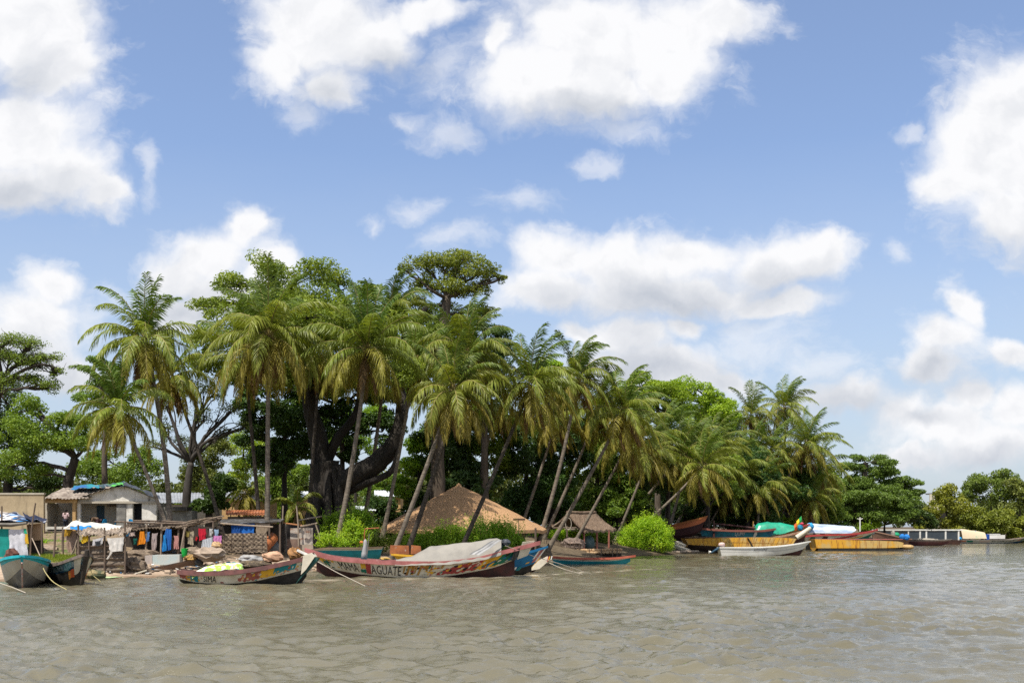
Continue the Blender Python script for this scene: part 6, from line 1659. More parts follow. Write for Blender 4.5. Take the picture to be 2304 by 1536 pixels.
# --- shack at the left edge
Ys_ = G(40, 1252)
sh = thing('plastic_shack', 'patched shack of teal and white plastic sheets under a ragged tarpaulin roof', 'shack', gpt(40, Ys_))
part('teal_wall', pan(MB(), [(-40, 1256), (21, 1256), (21, 1189), (-40, 1189)], Ys_, .1), plain((.01, .26, .22), n='teal_plastic'), sh)
part('white_wall', cloth([(21, 1190), (56, 1189), (63, 1252), (19, 1256)], Ys_ - .05, .05, 3, 14, 14, seed=2, rag=.05), plain((.62, .62, .66), n='white_plastic'), sh, smooth=True)
part('tan_wall', pan(MB(), [(64, 1216), (96, 1214), (95, 1176), (60, 1180)], Ys_ + .9, .08), mat('cardboard_tan', (.42, .27, .16), (.34, .21, .12), scale=2), sh)
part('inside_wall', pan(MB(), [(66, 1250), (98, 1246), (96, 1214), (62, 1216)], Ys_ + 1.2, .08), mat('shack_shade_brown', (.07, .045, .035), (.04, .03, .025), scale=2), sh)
part('yellow_sheet', cloth([(56, 1200), (63, 1200), (64, 1222), (56, 1224)], Ys_ - .15, .02, 1, 5, 6), plain((.6, .36, .02), n='yellow_sheet'), sh)
part('green_sheet', cloth([(52, 1188), (60, 1188), (60, 1200), (56, 1203)], Ys_ - .12, .02, 1, 5, 6), plain((.02, .35, .2), n='green_sheet'), sh)
part('roof_log', MB().tube([at(-30, 1179, Ys_ - .2), at(25, 1180, Ys_ - .2), at(60, 1176, Ys_ - .2)], [.12, .13, .1], 8, wob=.1), P_GREY, sh)
part('roof', slab3(MB(), [(-60, 1180, Ys_ - .2), (66, 1176, Ys_ - .2), (108, 1173, Ys_ + 2.0), (0, 1150, Ys_ + 4)], .08), SHEETW, sh)
for x, y0, y1 in ((4, 1190, 1138), (66, 1250, 1178), (94, 1244, 1172)): part('post', MB().tube([at(x, y0, Ys_ + .3), at(x, y1, Ys_ + .3)], .05, 6), WOODP, sh)
roofcloth('roof_tarpaulin', 'ragged blue black and white tarpaulin strips on the left shack roof', [(-40, 1176, Ys_ - .3), (60, 1174, Ys_ - .3), (104, 1172, Ys_ + 2), (2, 1153, Ys_ + 3.4)], mat('tarp_ragged_strips', (.55, .52, .5), (.02, .025, .05), scale=1.6, stretch=(.6, 1.2, 1), rough=.6, lo=.47, hi=.52, c3=(.02, .2, .5), scale3=1.3, stretch3=(.5, 1.4, 1), lo3=.56, hi3=.6), .16, 4, 22)
roofcloth('tarpaulin_scrap', 'dark torn tarpaulin corner drooping over the tan wall of the left shack', [(60, 1172, Ys_ + .3), (100, 1180, Ys_ + .5), (106, 1172, Ys_ + 1.4), (50, 1156, Ys_ + 1.4)], mat('tarp_dark_navy', (.015, .02, .045), (.35, .36, .4), scale=2.2, lo=.6, hi=.66), .14, 9, 16)
solo('dry_heap', MB().ball(at(26, 1248, Ys_ - .7), (.42, .35, .42), 12, 8, 0, .25, 3), mat('dry_brown', (.13, .05, .035), (.08, .04, .03), scale=6), 'dark reddish heap of dry leaves against the white plastic wall', 'heap')
def pole(label, pts, rad=.045, m=WOODP, grp='weathered poles'):
    solo('wooden_pole', MB().tube([at(*q) for q in pts], rad, 6), m, label, 'pole', group=grp)
pole('tall thin crooked pole standing right of the left shack', [(68, 1250, 66.2), (71, 1190, 66.2), (76, 1155, 66.2), (80, 1131, 66.2)], .045)
pole('grey pole planted in the grass between the shack and the white awning', [(121, 1252, 67), (124, 1210, 67), (125, 1178, 67)], .06)
pole('yellow bamboo pole slanting down beside the dark pirogue', [(72, 1210, 66), (82, 1232, 65), (90, 1250, 64)], .03, WOODL)
solo('timber_pile', MB().tube([at(95, 1236, 73), at(130, 1236, 73)], [.2, .17], 8).tube([at(98, 1230, 73.6), at(126, 1231, 73.6)], [.15, .12], 8), WOODL, 'short stacked logs lying on the grass behind the dark pirogue', 'logs')
solo('log', MB().tube([at(183, 1293, 62.6), at(210, 1292, 62.6), at(236, 1293, 62.6)], [.24, .27, .2], 10, wob=.12, seed=4), mat('log_mossy', (.25, .19, .09), (.05, .06, .03), scale=2, lo=.45, hi=.55), 'mossy log floating at the edge beside the dark pirogue', 'log')

# small litter strewn over the sand
lm = MB(); r_ = np.random.default_rng(31)
for i in range(520):
    x = r_.uniform(180, 720); Y = G(x, 1296) + abs(r_.normal(0, 3.0)) + .6
    c_ = gpt(x, Y) + Vector((0, 0, .03))
    lm.box(c_, (r_.uniform(.08, .35), r_.uniform(.05, .2), r_.uniform(.02, .07)), M=Matrix.Rotation(r_.uniform(0, 6), 4, 'Z') @ Matrix.Rotation(r_.normal(0, .25), 4, 'X'), mi=int(r_.choice([0, 0, 0, 1, 1, 2, 3, 4])))
setting('litter', lm, [WOODP, WOODL, P_CLEAN, plain((.02, .2, .45), n='litter_blue'), P_BLACK], kind='stuff')['label'] = 'scraps of wood and plastic strewn over the sand'

# --- stall under the white awning
Ya = G(150, 1247)
st = thing('awning_stall', 'rough stall with brown hanging sheet under the white awning', 'stall', gpt(160, Ya))
for x, y0, y1 in ((142, 1249, 1190), (172, 1247, 1195), (140, 1240, 1185)): part('post', MB().tube([at(x, y0, Ya), at(x + 1, y1, Ya)], .05, 6), WOODP, st)
part('brown_sheet', cloth([(145, 1192), (174, 1193), (166, 1246), (152, 1240)], Ya + .1, .06, 2, 12, 12, seed=3), plain((.36, .25, .19), n='brown_sheet'), st, smooth=True)
part('yellow_sheet', cloth([(145, 1190), (164, 1191), (158, 1204), (146, 1206)], Ya - .05, .04, 2, 8, 6, seed=4), plain((.52, .30, .03), n='ochre_sheet'), st)
part('side_stick', MB().tube([at(176, 1205, Ya - .4), at(168, 1232, Ya - .5), at(160, 1248, Ya - .5)], .04, 6), WOODL, st)
roofcloth('white_awning', 'white awning sheet with blue edge sagging over the stall', [(141, 1189, Ya - .6), (262, 1192, Ya - .6), (278, 1188, Ya + 1.6), (172, 1174, Ya + 1.8)], plain((.68, .64, .56), n='awning_white'), .13, 3, 22)
roofcloth('blue_awning_edge', 'blue plastic edge hanging below the white awning', [(158, 1192.5, Ya - .75), (206, 1190.5, Ya - .75), (206, 1186, Ya - .62), (158, 1186, Ya - .62)], plain((.02, .22, .55), n='edge_blue'), .1, 7, 12)
Yb = G(230, 1285)
solo('brush_awning', corr([(172, 1203, Yb - .3), (284, 1198, Yb - .3), (300, 1190, Yb + 4), (190, 1190, Yb + 4)], 30, .05, 6, .05, .05, .16, 4), mat('brush_roof_pale', (.40, .33, .26), (.22, .17, .13), scale=4, rough=.95, c3=(.06, .05, .045), scale3=3, lo3=.57, hi3=.63), 'ragged brush and plastic roof below the white awning', 'awning')
# mat fence
mf = thing('mat_fence', 'tall fence of brown palm mats on dark poles at the water', 'fence', gpt(225, Yb))
s, q = np.meshgrid(np.linspace(0, 1, 60), np.linspace(0, 1, 26), indexing='ij')
A = [np.array(tuple(at(*c_))) for c_ in ((174, 1292, Yb), (279, 1290, Yb), (279, 1216, Yb), (174, 1218, Yb))]
s_, q_ = s[..., None], q[..., None]
P = (1 - q_) * ((1 - s_) * A[0] + s_ * A[1]) + q_ * ((1 - s_) * A[3] + s_ * A[2])
P[..., 1] += .05 * np.sin(q * 36) + .06 * vnoise(s * 8, q * 2, 1, 3); P[..., 2] += .04 * vnoise(s * 7, q * 2, 1, 4)
part('mat_panel', MB().sheet(P, (0, .03, 0)), MAT2, mf)
for x, y1 in ((176, 1180), (200, 1200), (235, 1186), (281, 1172)): part('pole', MB().tube([at(x, 1294, Yb - .14), at(x + 1, (1294 + y1) / 2, Yb - .14), at(x, y1, Yb - .14)], .055, 6), WOODP, mf)
for y in (1228, 1250, 1270): part('batten', MB().tube([at(174, y + 1, Yb - .09), at(225, y, Yb - .09), at(280, y, Yb - .09)], .035, 5), WOODP, mf)
LA = 'laundry on the stalls'
def hang(label, c, Y, col, seed, name='hanging_cloth', fold=.05, n=3, cat='cloth', th=.012):
    solo(name, cloth(c, Y, fold, n, 12, 10, th, seed), plain(col, n='laundry_%d' % seed), label, cat, group=LA, smooth=True)
hang('white cloth with a trailing end hanging on the mat fence', [(241, 1210), (279, 1207), (274, 1238), (248, 1242)], Yb - .3, (.66, .62, .57), 1)
hang('thin white strip trailing below the white cloth on the mat fence', [(250, 1240), (256, 1239), (242, 1258), (239, 1257)], Yb - .3, (.6, .56, .5), 2, fold=.01)
hang('yellow garment on the left end of the mat fence', [(184, 1203), (200, 1204), (196, 1218), (184, 1222)], Yb - .2, (.62, .40, .02), 3)
hang('white and dark bundle of washing over the mat fence', [(208, 1213), (234, 1207), (232, 1222), (210, 1226)], Yb - .25, (.58, .56, .56), 4)
hang('dark grey garment over the mat fence', [(214, 1217), (228, 1214), (224, 1227), (216, 1227)], Yb - .33, (.04, .045, .05), 5)

# --- long pole pergola with brush roof and laundry
Yp = G(350, 1246)
pg = thing('pole_pergola', 'long shelter of poles and brushwood roof shading the laundry', 'shelter', gpt(380, Yp))
for x, y0, y1 in ((279, 1262, 1172), (328, 1250, 1178), (362, 1248, 1178), (400, 1262, 1184), (412, 1250, 1180), (478, 1244, 1172), (432, 1252, 1186)):
    part('post', MB().tube([at(x, y0, Yp), at(x + 1, (y0 + y1) / 2, Yp), at(x + 2, y1, Yp)], .07, 7), WOODL if x in (362, 412, 328) else WOODP, pg)
part('post', MB().tube([at(407, 1240, Yp - .3), at(411, 1215, Yp - .3), at(417, 1185, Yp - .3)], .065, 6), WOODL, pg)
for pts in ([(258, 1173, Yp), (330, 1176, Yp), (418, 1178, Yp)], [(300, 1171, Yp + 1.5), (370, 1172, Yp + 1.5), (420, 1175, Yp + 1.5)], [(262, 1190, Yp - .5), (320, 1184, Yp + .2), (420, 1178, Yp)], [(412, 1180, Yp), (480, 1173, Yp)]):
    part('beam', MB().tube([at(*q) for q in pts], .065, 7), WOODP, pg)
part('roof_left', corr([(272, 1190, Yp - .2), (420, 1187, Yp - .2), (420, 1178, Yp + 4), (290, 1178, Yp + 4)], 40, .05, 6, .06, 0, .14, 6), BRUSH, pg)
rb = MB(); rr_ = np.random.default_rng(8)
for i in range(60):
    x = rr_.uniform(372, 480); y = 1190 - (x - 372) * .2 + rr_.uniform(-5, 6); Yq = Yp + rr_.uniform(-.5, 2.5); L_ = rr_.uniform(14, 34)
    rb.tube([at(x, y, Yq), at(x + L_ * .5, y - L_ * .13 + rr_.uniform(-1.5, 1.5), Yq), at(x + L_, y - L_ * .24, Yq + rr_.uniform(-.3, .3))], [.05, .06, .03], 5)
part('roof_brush', rb, BRUSH, pg)
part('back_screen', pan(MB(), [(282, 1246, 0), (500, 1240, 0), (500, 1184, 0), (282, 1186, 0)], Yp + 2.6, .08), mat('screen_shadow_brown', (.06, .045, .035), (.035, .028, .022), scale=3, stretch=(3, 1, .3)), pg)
hang('small light blue cloth under the left end of the pole shelter', [(281, 1196), (292, 1193), (290, 1206), (281, 1206)], Yp - .1, (.05, .42, .66), 10)
hang('pale pink cloth beside the small light blue cloth', [(292, 1197), (304, 1195), (304, 1205), (292, 1205)], Yp - .1, (.55, .42, .36), 11)
hang('bright orange garment hanging under the pole shelter', [(314, 1194), (324, 1194), (328, 1222), (310, 1226)], Yp - .15, (.72, .24, .01), 12)
hang('dark green garment left of the orange one', [(300, 1210), (308, 1210), (308, 1224), (300, 1224)], Yp - .05, (.01, .12, .09), 13)
hang('small blue and white garment right of the orange one', [(331, 1196), (337, 1195), (335, 1216), (328, 1220)], Yp - .15, (.12, .25, .50), 14)
hang('white and maroon patterned garment under the pole shelter', [(342, 1199), (354, 1198), (350, 1236), (341, 1238)], Yp - .1, (.40, .32, .30), 15)
hang('long blue robe hanging under the pole shelter', [(373, 1188), (386, 1190), (386, 1236), (366, 1240)], Yp - .2, (.015, .12, .42), 16)
hang('brighter blue cloth edge left of the long blue robe', [(368, 1203), (374, 1200), (374, 1238), (364, 1240)], Yp - .3, (.02, .25, .60), 17)
hang('salmon pink cloth beside the long blue robe', [(391, 1204), (402, 1204), (402, 1234), (392, 1234)], Yp - .2, (.48, .24, .21), 18)
hang('pale khaki cloth under the brush roof', [(424, 1196), (436, 1194), (436, 1226), (422, 1222)], Yp - .1, (.38, .32, .22), 19)
hang('olive yellow cloth corner beside the khaki cloth', [(418, 1194), (428, 1194), (424, 1208), (418, 1206)], Yp - .18, (.32, .25, .06), 20)
hang('red shirt hanging under the brush roof', [(447, 1188), (464, 1188), (463, 1212), (448, 1216)], Yp - .2, (.50, .01, .03), 21, 'red_shirt', cat='shirt')
hang('small red rag left of the red shirt', [(440, 1206), (445, 1206), (444, 1215), (440, 1215)], Yp - .2, (.55, .03, .03), 22)
hang('pale blue cloth near the right post of the brush roof', [(482, 1190), (492, 1190), (492, 1206), (484, 1206)], Yp - .25, (.30, .42, .55), 23)
hang('white garment beside the pale blue cloth', [(472, 1188), (479, 1188), (478, 1205), (471, 1205)], Yp - .2, (.5, .48, .45), 24)
hang('pink purple cloth draped over the mat screen corner', [(481, 1204), (499, 1204), (498, 1222), (480, 1220)], Yp - .45, (.55, .20, .42), 25)
solo('tin_sheet', corr([(452, 1237, Yp - .5), (478, 1232, Yp - .5), (478, 1207, Yp - .5), (456, 1214, Yp - .5)], 12, .03, 3), TINW, 'small corrugated tin sheet leaning below the red shirt', 'tin sheet')
# things on the sand
Yf = G(365, 1270)
fz = thing('old_freezer', 'old pale blue white freezer lying on its side on the sand', 'freezer', gpt(366, Yf), 0)
part('body', pan(MB(), [(343, 1271), (404, 1269), (404, 1247), (343, 1248)], Yf, .8), mat('freezer_blue_white', (.40, .50, .50), (.52, .47, .40), scale=.8, rough=.6, c3=(.3, .18, .1), scale3=1.5, lo3=.66, hi3=.74), fz)
part('lid', pan(MB(), [(326, 1272), (342.5, 1271), (342.5, 1248), (326, 1249)], Yf - .02, .8), mat('freezer_lid', (.46, .40, .36), (.36, .3, .27), scale=1.5), fz)
solo('bucket', MB().tube([at(416, 1252, Yf + .6), at(416, 1233, Yf + .6)], [.17, .24], 14), plain((.01, .36, .05), n='bucket_green'), 'bright green bucket beside the brush bank', 'bucket')
def heap(name, label, x, y, rx, ry, Y, m, seed, cat='heap', wob=.22, dep=.8):
    k_ = mpp(Y)
    return solo(name, MB().ball(at(x, y, Y), (rx * k_, max(rx * k_ * dep, .2), ry * k_), 16, 10, 0, wob, seed), m, label, cat, smooth=False)
heap('rubble_heap', 'heap of stones and brush right of the mat fence', 302, 1275, 26, 22, G(302, 1284), BRUSH, 1)
heap('brush_bank', 'brown brush bank behind the freezer', 318, 1252, 40, 16, Yf + 1.8, BRUSH, 2)
heap('brush_bank', 'brown woven brush heap behind the green bucket', 436, 1246, 22, 16, Yf + .9, MAT1, 3)
heap('sacking_heap', 'large tan sacking sheet thrown over a heap behind the small pirogue', 470, 1247, 34, 16, Yf - .4, mat('sacking_tan', (.36, .28, .21), (.26, .2, .15), scale=2, rough=.95, bump=.6), 4, 'sacking', .24)
heap('sacking_heap', 'small ochre top of the sacking heap with a bright rag', 488, 1226, 12, 8, Yf - .2, mat('sacking_ochre', (.50, .32, .14), (.38, .26, .16), scale=5), 5, 'sacking', .2)
heap('tyre_ball', 'round black float at the end of the dugout canoe', 448, 1265, 10, 8, Yf - .6, P_BLACK, 6, 'float', .05)
heap('orange_net', 'tangle of orange net left of the sacking', 432, 1256, 16, 9, Yf - .2, mat('net_orange', (.42, .24, .05), (.12, .08, .04), scale=9), 7, 'net', .3)
Yd_ = G(360, 1286)
dg = MB()
for i in range(2):
    o = .0
P0, P1 = at(296, 1294, Yd_), at(446, 1264, Yd_ + 2.2)
dgh = Hull([(-4.0, .30), (0, .26), (4.0, .36)], [(-3.4, .05), (0, .0), (3.4, .06)], [(0, .02), (.5, -.08), (1, .02)], [(0, .03), (.2, .24), (.8, .24), (1, .03)], [(0, .02), (.2, .15), (.8, .15), (1, .02)])
dc = thing('dugout_canoe', 'narrow brown dugout canoe drawn up on the sand in front of the freezer', 'canoe', (P0 + P1) / 2 + Vector((0, 0, -.05)))
dv = P1 - P0
dc.rotation_euler = (0, -math.atan2(dv.z, dv.xy.length), math.atan2(dv.y, dv.x))
dw = mat('dugout_wood', (.24, .15, .09), (.13, .08, .05), scale=2, stretch=(.3, 2, 2))
part('hull', dgh.outer([(1.0, 0, 0)]), dw, dc, False)
part('inside', dgh.inner(.3, .03), P_BLACK, dc, False)
solo('plank', plank(at(330, 1282, Yd_ - 1.0), at(298, 1292, Yd_ - 1.3), .25, .06), P_CREAM, 'short pale plank at the left tip of the dugout canoe', 'plank')
solo('plastic_litter', MB().ball(at(252, 1298, 64.2), (.6, .3, .05), 12, 6, 0, .3, 2), plain((.40, .50, .26), n='litter_green'), 'pale green plastic litter at the waterline below the mat fence', 'litter')
# --- middle: mat screen, blue tarpaulin, drum
Ym = G(550, 1252)
ms = thing('mat_screen', 'woven palm mat screen standing behind the small pirogue', 'screen', gpt(550, Ym))
A = [np.array(tuple(at(*c_))) for c_ in ((503, 1244, Ym), (602, 1242, Ym), (600, 1199, Ym), (500, 1200, Ym))]
P = (1 - q_) * ((1 - s_) * A[0] + s_ * A[1]) + q_ * ((1 - s_) * A[3] + s_ * A[2])
P[..., 1] += .03 * np.sin(s * 60) * np.sin(q * 30) + .05 * vnoise(s * 6, q * 2, 1, 3); P[..., 2] += .03 * vnoise(s * 9, q * 2, 1, 4)
part('mat_panel', MB().sheet(P, (0, .03, 0)), MAT1, ms)
for x in (503, 520, 545, 570, 590): part('stick', MB().tube([at(x, 1250, Ym - .06), at(x + 1, 1199, Ym - .06)], .022, 5), WOODP, ms)
for y in (1210, 1222, 1234): part('batten', MB().tube([at(501, y, Ym - .09), at(601, y - 1, Ym - .09)], .02, 5), WOODP, ms)
part('low_mat', pan(MB(), [(506, 1258), (600, 1256), (600, 1246), (506, 1247)], Ym - .3, .05), MAT1, ms)
sk = thing('tarpaulin_shelter', 'dark roofed shelter hung with a blue tarpaulin', 'shelter', gpt(560, Ym + 2))
part('roof', slab3(MB(), [(490, 1178, Ym + .6), (632, 1173, Ym + .6), (640, 1167, Ym + 4), (500, 1168, Ym + 4)], .06), mat('roof_dark_felt', (.05, .045, .04), (.16, .16, .17), scale=2, lo=.55, hi=.6), sk)
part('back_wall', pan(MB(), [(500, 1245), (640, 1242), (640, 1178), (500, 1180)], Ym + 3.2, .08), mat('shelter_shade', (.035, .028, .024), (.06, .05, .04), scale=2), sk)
for x in (494, 606, 630): part('post', MB().tube([at(x, 1250, Ym + .7), at(x, 1172, Ym + .7)], .07, 6), WOODP, sk)
part('front_pole', MB().tube([at(496, 1177, Ym + .3), at(550, 1181, Ym + .3), at(614, 1185, Ym + .3)], .06, 6), WOODL, sk)
hang('dark blue tarpaulin half under the dark shelter roof', [(521, 1178), (540, 1178), (540, 1199), (521, 1200)], Ym + .75, (.012, .08, .30), 30)
hang('bright blue tarpaulin half under the dark shelter roof', [(539, 1176), (573, 1175), (572, 1199), (540, 1199)], Ym + .8, (.02, .15, .52), 31)
hang('straw coloured mat flap beside the blue tarpaulin', [(575, 1174), (606, 1177), (600, 1199), (576, 1199)], Ym + .7, (.30, .23, .16), 32, n=6)
Yq_ = G(600, 1256)
dr = thing('oil_drum', 'rusty orange oil drum tipped over with its dark mouth toward the water', 'drum', at(592, 1228, Yq_))
ax = (at(608, 1214, Yq_ + .75) - at(588, 1236, Yq_ - .1)); c0 = at(588, 1236, Yq_ - .1)
n_ = 18
ring = []
T_ = ax.normalized(); U_ = T_.cross(Vector((0, 0, 1))).normalized(); W_ = T_.cross(U_)
db = MB()
rad_, len_ = .42, ax.length + .35
prof = [(0, rad_), (.0, rad_ - .03), (len_ * .95, rad_ - .03), (len_ * .95, .0)]
outp = [(len_, 0.0), (len_, rad_), (len_ * .66, rad_), (len_ * .65, rad_ + .015), (len_ * .63, rad_), (len_ * .34, rad_), (len_ * .33, rad_ + .015), (len_ * .31, rad_), (0, rad_)]
def lathe(pr, mi):
    V = np.array([[tuple(c0 + T_ * l_ + (U_ * math.cos(a) + W_ * math.sin(a)) * r__) for a in np.linspace(0, 2 * math.pi, n_ + 1)] for l_, r__ in pr])
    db.grid(V, mi)
lathe(outp, 0); lathe(prof, 1)
part('shell', db, [RUSTY, P_BLACK], dr, smooth=False)
heap('tarpaulin_bundle', 'salmon tan bundle tied at the bow of the small pirogue', 614, 1252, 25, 12, 58.6, mat('bundle_salmon', (.50, .30, .19), (.34, .2, .12), scale=2.5, c3=(.1, .06, .03), scale3=3, lo3=.64, hi3=.68), 8, 'bundle', .16)
heap('net_heap', 'dark tangled nets inside the small pirogue', 572, 1270, 40, 9, 58.3, mat('net_dark', (.08, .06, .04), (.28, .2, .1), scale=8, lo=.55, hi=.65), 9, 'nets', .25)
heap('net_heap', 'orange brown hanging net near the white bow spar', 664, 1246, 16, 14, 60.5, mat('net_rust', (.36, .18, .06), (.14, .07, .03), scale=9), 10, 'nets', .3)
heap('grey_sheet', 'grey plastic sheet crumpled before the rusty drum', 560, 1258, 28, 10, Yq_ - 1.2, TARP_S, 11, 'sheet', .2)
heap('grey_sheet', 'bluish grey sheet lying right of the rusty drum', 614, 1232, 16, 16, Yq_ + 1.2, mat('sheet_blue_grey', (.13, .14, .15), (.09, .1, .11), scale=3), 12, 'sheet', .1)
# --- right: rusted sheet hut and posts
Yr = G(680, 1248)
rh = thing('rusty_sheet_hut', 'hut wall of white and rust striped metal sheets with crooked poles', 'hut', gpt(680, Yr))
part('round_sheet', pan(MB(), [(653, 1226), (673, 1226), (673, 1187), (653, 1188)], Yr + .35, .06), RUSTP, rh)
part('striped_sheet', corr([(673, 1230, Yr + .2), (704, 1228, Yr + .2), (704, 1187, Yr + .2), (673, 1187, Yr + .2)], 5, .03, 3), RUSTP, rh)
part('brown_sheet', pan(MB(), [(644, 1244), (675, 1244), (675, 1212), (645, 1212)], Yr - .1, .06), mat('sheet_brown', (.24, .16, .12), (.17, .11, .085), scale=2), rh)
part('lower_sheet', pan(MB(), [(675, 1247), (706, 1246), (704, 1224), (674, 1225)], Yr, .06), mat('sheet_tan_grey', (.40, .33, .26), (.28, .22, .17), scale=1.5), rh)
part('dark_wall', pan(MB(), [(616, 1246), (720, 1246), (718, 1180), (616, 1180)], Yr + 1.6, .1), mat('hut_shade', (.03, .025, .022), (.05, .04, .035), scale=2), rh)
part('roof_pole', MB().tube([at(630, 1175, Yr), at(660, 1179, Yr), at(680, 1182, Yr)], .06, 6), mat('pole_rust_orange', (.34, .15, .06)), rh)
for x0, y0, x1, y1, m_ in ((630, 1232, 637, 1137, WOODL), (672, 1228, 667, 1137, WOODL), (643, 1258, 642, 1177, P_GREY), (723, 1226, 710, 1179, WOODL), (676, 1184, 714, 1176, WOODL)):
    part('pole', MB().tube([at(x0, y0, Yr - .25), at((x0 + x1) / 2 + 1.5, (y0 + y1) / 2, Yr - .25), at(x1, y1, Yr - .25)], [.065, .055, .05], 6), m_, rh)
hang('teal and yellow scrap of cloth on the grey post', [(631, 1205), (640, 1208), (639, 1222), (632, 1218)], Yr - .4, (.02, .16, .24), 40)
solo('fallen_branch', MB().tube([at(672, 1170, Yr + 2), at(700, 1165, Yr + 2), at(724, 1161, Yr + 2)], [.05, .07, .03], 6), WOODL, 'bare fallen branch across the dark roof by the giant trunk', 'branch')

# --- teal planked boat and rusty plates behind the long pirogue
boat('rowing_boat', 'old teal planked boat lying behind the stern of the long lettered pirogue', 'boat', 73.2, 790, [(700, 1236), (740, 1232), (800, 1232), (862, 1230)], [(706, 1246), (740, 1250), (800, 1250), (856, 1247)], [(0, .8), (.5, .6), (1, .9)], [(0, .1), (.3, .6), (.7, .6), (1, .3)], [(0, .05), (.4, .4), (1, .2)], [(.7, 0, 0), (1, 1, 0)], [P_TEAL, P_CREAM], inner=P_TEAL, rail=(.06, .1), railm=P_WOOD, benches=(.4, .7))
for i, (x0, x1, lab) in enumerate(((877, 921, 'left'), (924, 948, 'right'))):
    solo('rusty_plate', pan(MB(), [(x0, 1246), (x1, 1246), (x1 - 2, 1227 + i), (x0 + 1, 1226)], 74, .4), RUSTY, lab + ' rusty orange tank plate standing behind the tarpaulin of the long pirogue', 'rusty tank', group='rusty plates')

# --- big thatched roof
Yt = 99.0
th_ = thing('thatched_house', 'large house with broad peaked thatched roof behind the hedge', 'house', gpt(1040, Yt))
ap = np.array(tuple(at(1032, 1090, Yt)))
r_ = np.random.default_rng(6)
nA, nR = 72, 18
eave = []
for a in np.linspace(0, 2 * math.pi, nA, endpoint=False):
    rx, ry = (at(1230, 0, Yt).x - ap[0]) if math.cos(a) > 0 else (ap[0] - at(852, 0, Yt).x), 6.4
    # hipped, slightly squared plan
    p_ = 3.0
    k_ = 1 / (abs(math.cos(a)) ** p_ + abs(math.sin(a)) ** p_) ** (1 / p_)
    eave.append((ap[0] + rx * math.cos(a) * k_, Yt + ry * math.sin(a) * k_, at(0, 1189 - (a > math.pi) * 0, Yt).z - .1 + r_.uniform(-.06, .06)))
eave = np.array(eave + [eave[0]])
rows = []
for i in range(nR + 1):
    f_ = i / nR
    z_ = ap[2] + (eave[:, 2] - ap[2]) * (f_ ** 1.03)
    V = ap + (eave - ap) * f_
    V[:, 2] = z_ + (vnoise(V[:, 0] * 1.0, V[:, 1] * 1.0, .9, 3) * .05 + .035 * ((i % 4) == 0)) * (f_ > .05)
    rows.append(V)
tm = MB().grid(np.array(rows), 0, flip=False)
low = np.array(rows[-1]); low2 = low.copy(); low2[:, 2] -= .28
tm.grid(np.stack([low, low2]), 0)
ctr = low2.copy(); ctr[:, :2] = ap[:2] + (low2[:, :2] - ap[:2]) * .1; ctr[:, 2] = ap[2] - .6
tm.grid(np.stack([low2, ctr]), 0)
part('thatch_roof', tm, THATCH, th_, smooth=True)
part('ridge_tuft', MB().tube([ap + (0, 0, -.3), ap + (0, 0, .02), ap + (.02, 0, .14)], [.34, .18, .05], 9, wob=.2), THATCH, th_)
gh = 1.0
part('wall', MB().box((ap[0] + .2, Yt + .5, (gh + at(0, 1186, Yt).z) / 2), (11.5, 8.5, at(0, 1186, Yt).z - gh)), mat('thatched_house_wall', (.22, .18, .14), (.15, .12, .1), scale=1.5), th_)
for x in (1060, 1120, 1205): part('verandah_post', MB().tube([gpt(x, 93.4) - Vector((0, 0, .2)), at(x, 1187, 93.4)], .09, 8), WOODP, th_)
sp_ = thing('solar_panel', 'small flat solar panel on a pole before the thatched roof', 'solar panel', gpt(1167, 92))
part('pole', MB().tube([gpt(1167, 92), at(1167, 1169, 92)], .03, 6), P_GREY, sp_)
part('panel', MB().box(at(1168, 1168, 92), (1.0, .6, .04), M=Matrix.Rotation(R(-12), 4, 'X')), mat('solar_cells', (.02, .025, .04), rough=.3), sp_)

# --- open thatched shelter
Yk = G(1320, 1232)
ks = thing('thatched_shelter', 'open shelter with brown thatched gable roof on reddish posts', 'shelter', gpt(1318, Yk))
k_ = mpp(Yk)
A0, A1 = at(1278, 1154, Yk - 1.2), at(1340, 1154, Yk + 1.6)           # ridge ends
Rf, Rb = at(1316, 1195, Yk - 1.9), at(1387, 1193, Yk + 1.2)            # right eave
Lf, Lb = at(1240, 1184, Yk - .2), at(1300, 1183, Yk + 3.4)             # left eave
def slope(a, b_, c_, d_, n=34, m_=9, seed=0):
    A = [np.array(tuple(v)) for v in (a, b_, c_, d_)]
    s, q = np.meshgrid(np.linspace(0, 1, n), np.linspace(0, 1, m_), indexing='ij')
    s2, q2 = s[..., None], q[..., None]
    P = (1 - q2) * ((1 - s2) * A[0] + s2 * A[1]) + q2 * ((1 - s2) * A[3] + s2 * A[2])
    rag = np.random.default_rng(seed).uniform(-1, 1, n)[:, None]
    P[..., 2] += vnoise(s * 16, q * 3, 1, seed) * .06 + (q > .95) * rag * .12 - .18 * np.sin(q * math.pi)
    return MB().sheet(P, (0, 0, .2))
part('roof_right', slope(A0, A1, Rb, Rf, seed=2), THATCHO, ks)
part('roof_left', slope(A1, A0, Lf, Lb, seed=3), THATCHO, ks)
part('ridge_cap', MB().tube([A0 + Vector((-.1, -.1, .1)), (A0 + A1) / 2 + Vector((0, 0, .02)), A1 + Vector((0, 0, .1))], [.14, .17, .14], 8, wob=.2), THATCHO, ks)
RPOST = mat('post_reddish', (.36, .14, .09), (.26, .1, .07), scale=3)
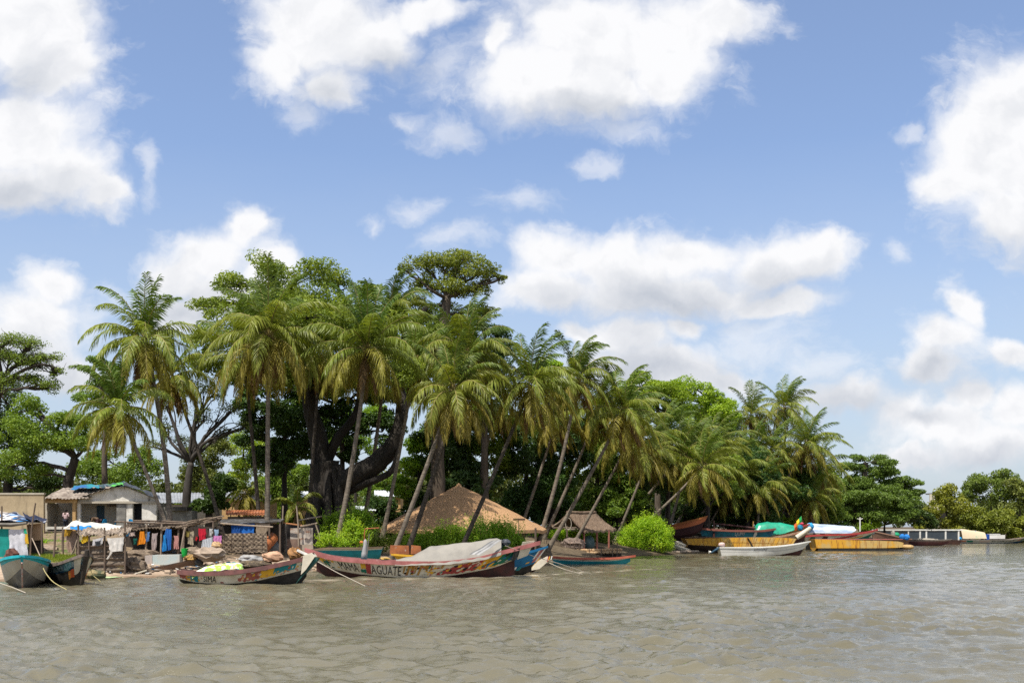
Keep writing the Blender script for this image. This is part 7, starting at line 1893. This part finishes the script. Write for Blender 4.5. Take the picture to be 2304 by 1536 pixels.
for x, Y, m_, yt in ((1314, Yk - 1.5, RPOST, 1190), (1343, Yk - .5, RPOST, 1196), (1370, Yk + .5, RPOST, 1196), (1276, Yk - .6, WOODP, 1186), (1305, Yk + 2.5, WOODP, 1186)):
    part('post', MB().tube([gpt(x, Y) - Vector((0, 0, .2)), at(x, yt - 4, Y)], .10, 8), m_, ks)
part('tie_beam', MB().tube([at(1244, 1187, Yk - .9), at(1312, 1186, Yk - 1.5)], .07, 6), WOODP, ks)
part('gable_rafter', MB().tube([A0 + Vector((0, .25, -.25)), Rf + Vector((-.15, .25, -.2))], .06, 6), WOODP, ks)
part('gable_rafter', MB().tube([A0 + Vector((0, .25, -.25)), Lf + Vector((.1, -.2, -.05))], .06, 6), WOODL, ks)
hp = [at(1279 + 6.5 * math.sin(t), 1178 - 13 * math.cos(t), Yk - 1.35) for t in np.linspace(0, 2 * math.pi, 20)]
solo('rope_loop', MB().tube(hp, .035, 5), ROPEW, 'rope loop hanging in the gable of the thatched shelter', 'rope')
solo('covered_boat', MB().ball(at(1324, 1221, Yk + .5), (.65, .8, .75), 14, 9, 0, .05, 4), mat('cover_teal_grey', (.06, .12, .12), (.14, .2, .19), scale=2), 'teal grey covered dome under the thatched shelter', 'cover', smooth=True)
# sand bag wall and stick fence
sw = thing('sandbag_wall', 'low ochre sandbag retaining wall below the thatched shelter', 'wall', gpt(1340, Yk - 3.2))
r_ = np.random.default_rng(12)
for row in range(2):
    b__ = MB()
    for i, x in enumerate(np.arange(1272, 1396, 8.5)):
        c_ = at(x + 4 * row, 1243 - 6.0 * row + (x - 1330) * -.02, Yk - 3.6 + .25 * row)
        b__.ball(c_, (.26, .26, .15), 10, 6, 0, .08, int(r_.integers(999)), .7)
    part('sandbag_course', b__, mat('sandbag_ochre', (.46, .31, .17), (.36, .24, .13), scale=2), sw)
part('bank_face', MB().hexa([at(1236, 1258, Yk - 4.2), at(1400, 1254, Yk - 3.2), at(1400, 1252, Yk - 2), at(1236, 1252, Yk - 2)], [at(1240, 1247, Yk - 3.4), at(1398, 1244, Yk - 3.0), at(1396, 1243, Yk - 1), at(1240, 1244, Yk - 1)]), mat('bank_mud', (.06, .045, .035), (.035, .028, .022), scale=3), sw)
for i, x in enumerate((1297, 1325, 1352, 1378, 1388)):
    part('stake', MB().tube([at(x, 1254, Yk - 4.0), at(x + 1, 1233 - (i == 4) * 14, Yk - 4.0)], .05, 6), WOODP, sw)
sf = thing('stick_fence', 'fence of thin upright grey sticks left of the thatched shelter', 'fence', gpt(1250, Yk - 4))
for i in range(34):
    x = 1214 + i * 2.7 + r_.uniform(-1, 1)
    yb = 1252; yt = 1212 + r_.uniform(-6, 8) + (x > 1270) * 10
    part('stick', MB().tube([at(x, yb, Yk - 3.6), at(x + r_.uniform(-2, 2), yt, Yk - 3.6)], .03, 5), WOODP, sf)
heap('net_pile', 'pile of brown fishing nets on the stick fence', 1290, 1224, 28, 14, Yk - 3.0, mat('net_brown_grey', (.20, .15, .12), (.12, .09, .075), scale=7, c3=(.32, .22, .17), scale3=4, lo3=.58, hi3=.66), 15, 'nets', .2, .5)
heap('net_pile', 'smaller grey net heap at the left end of the stick fence', 1238, 1236, 20, 12, Yk - 3.0, MAT1, 16, 'nets', .2, .5)
# broken planks left of the pontoon
solo('plank_pile', plank(at(1520, 1228, 127.5), at(1548, 1238, 126.5), .9, .3, plank(at(1522, 1219, 128.5), at(1540, 1228, 128), .9, .3)), P_CREAM, 'pale broken hull planks between the lime bush and the yellow pontoon', 'planks')
solo('driftwood', MB().tube([at(1512, 1243, 124), at(1545, 1241, 125), at(1572, 1240, 126)], [.16, .2, .12], 8, wob=.2), WOODL, 'driftwood log at the waterline right of the lime bush', 'log')
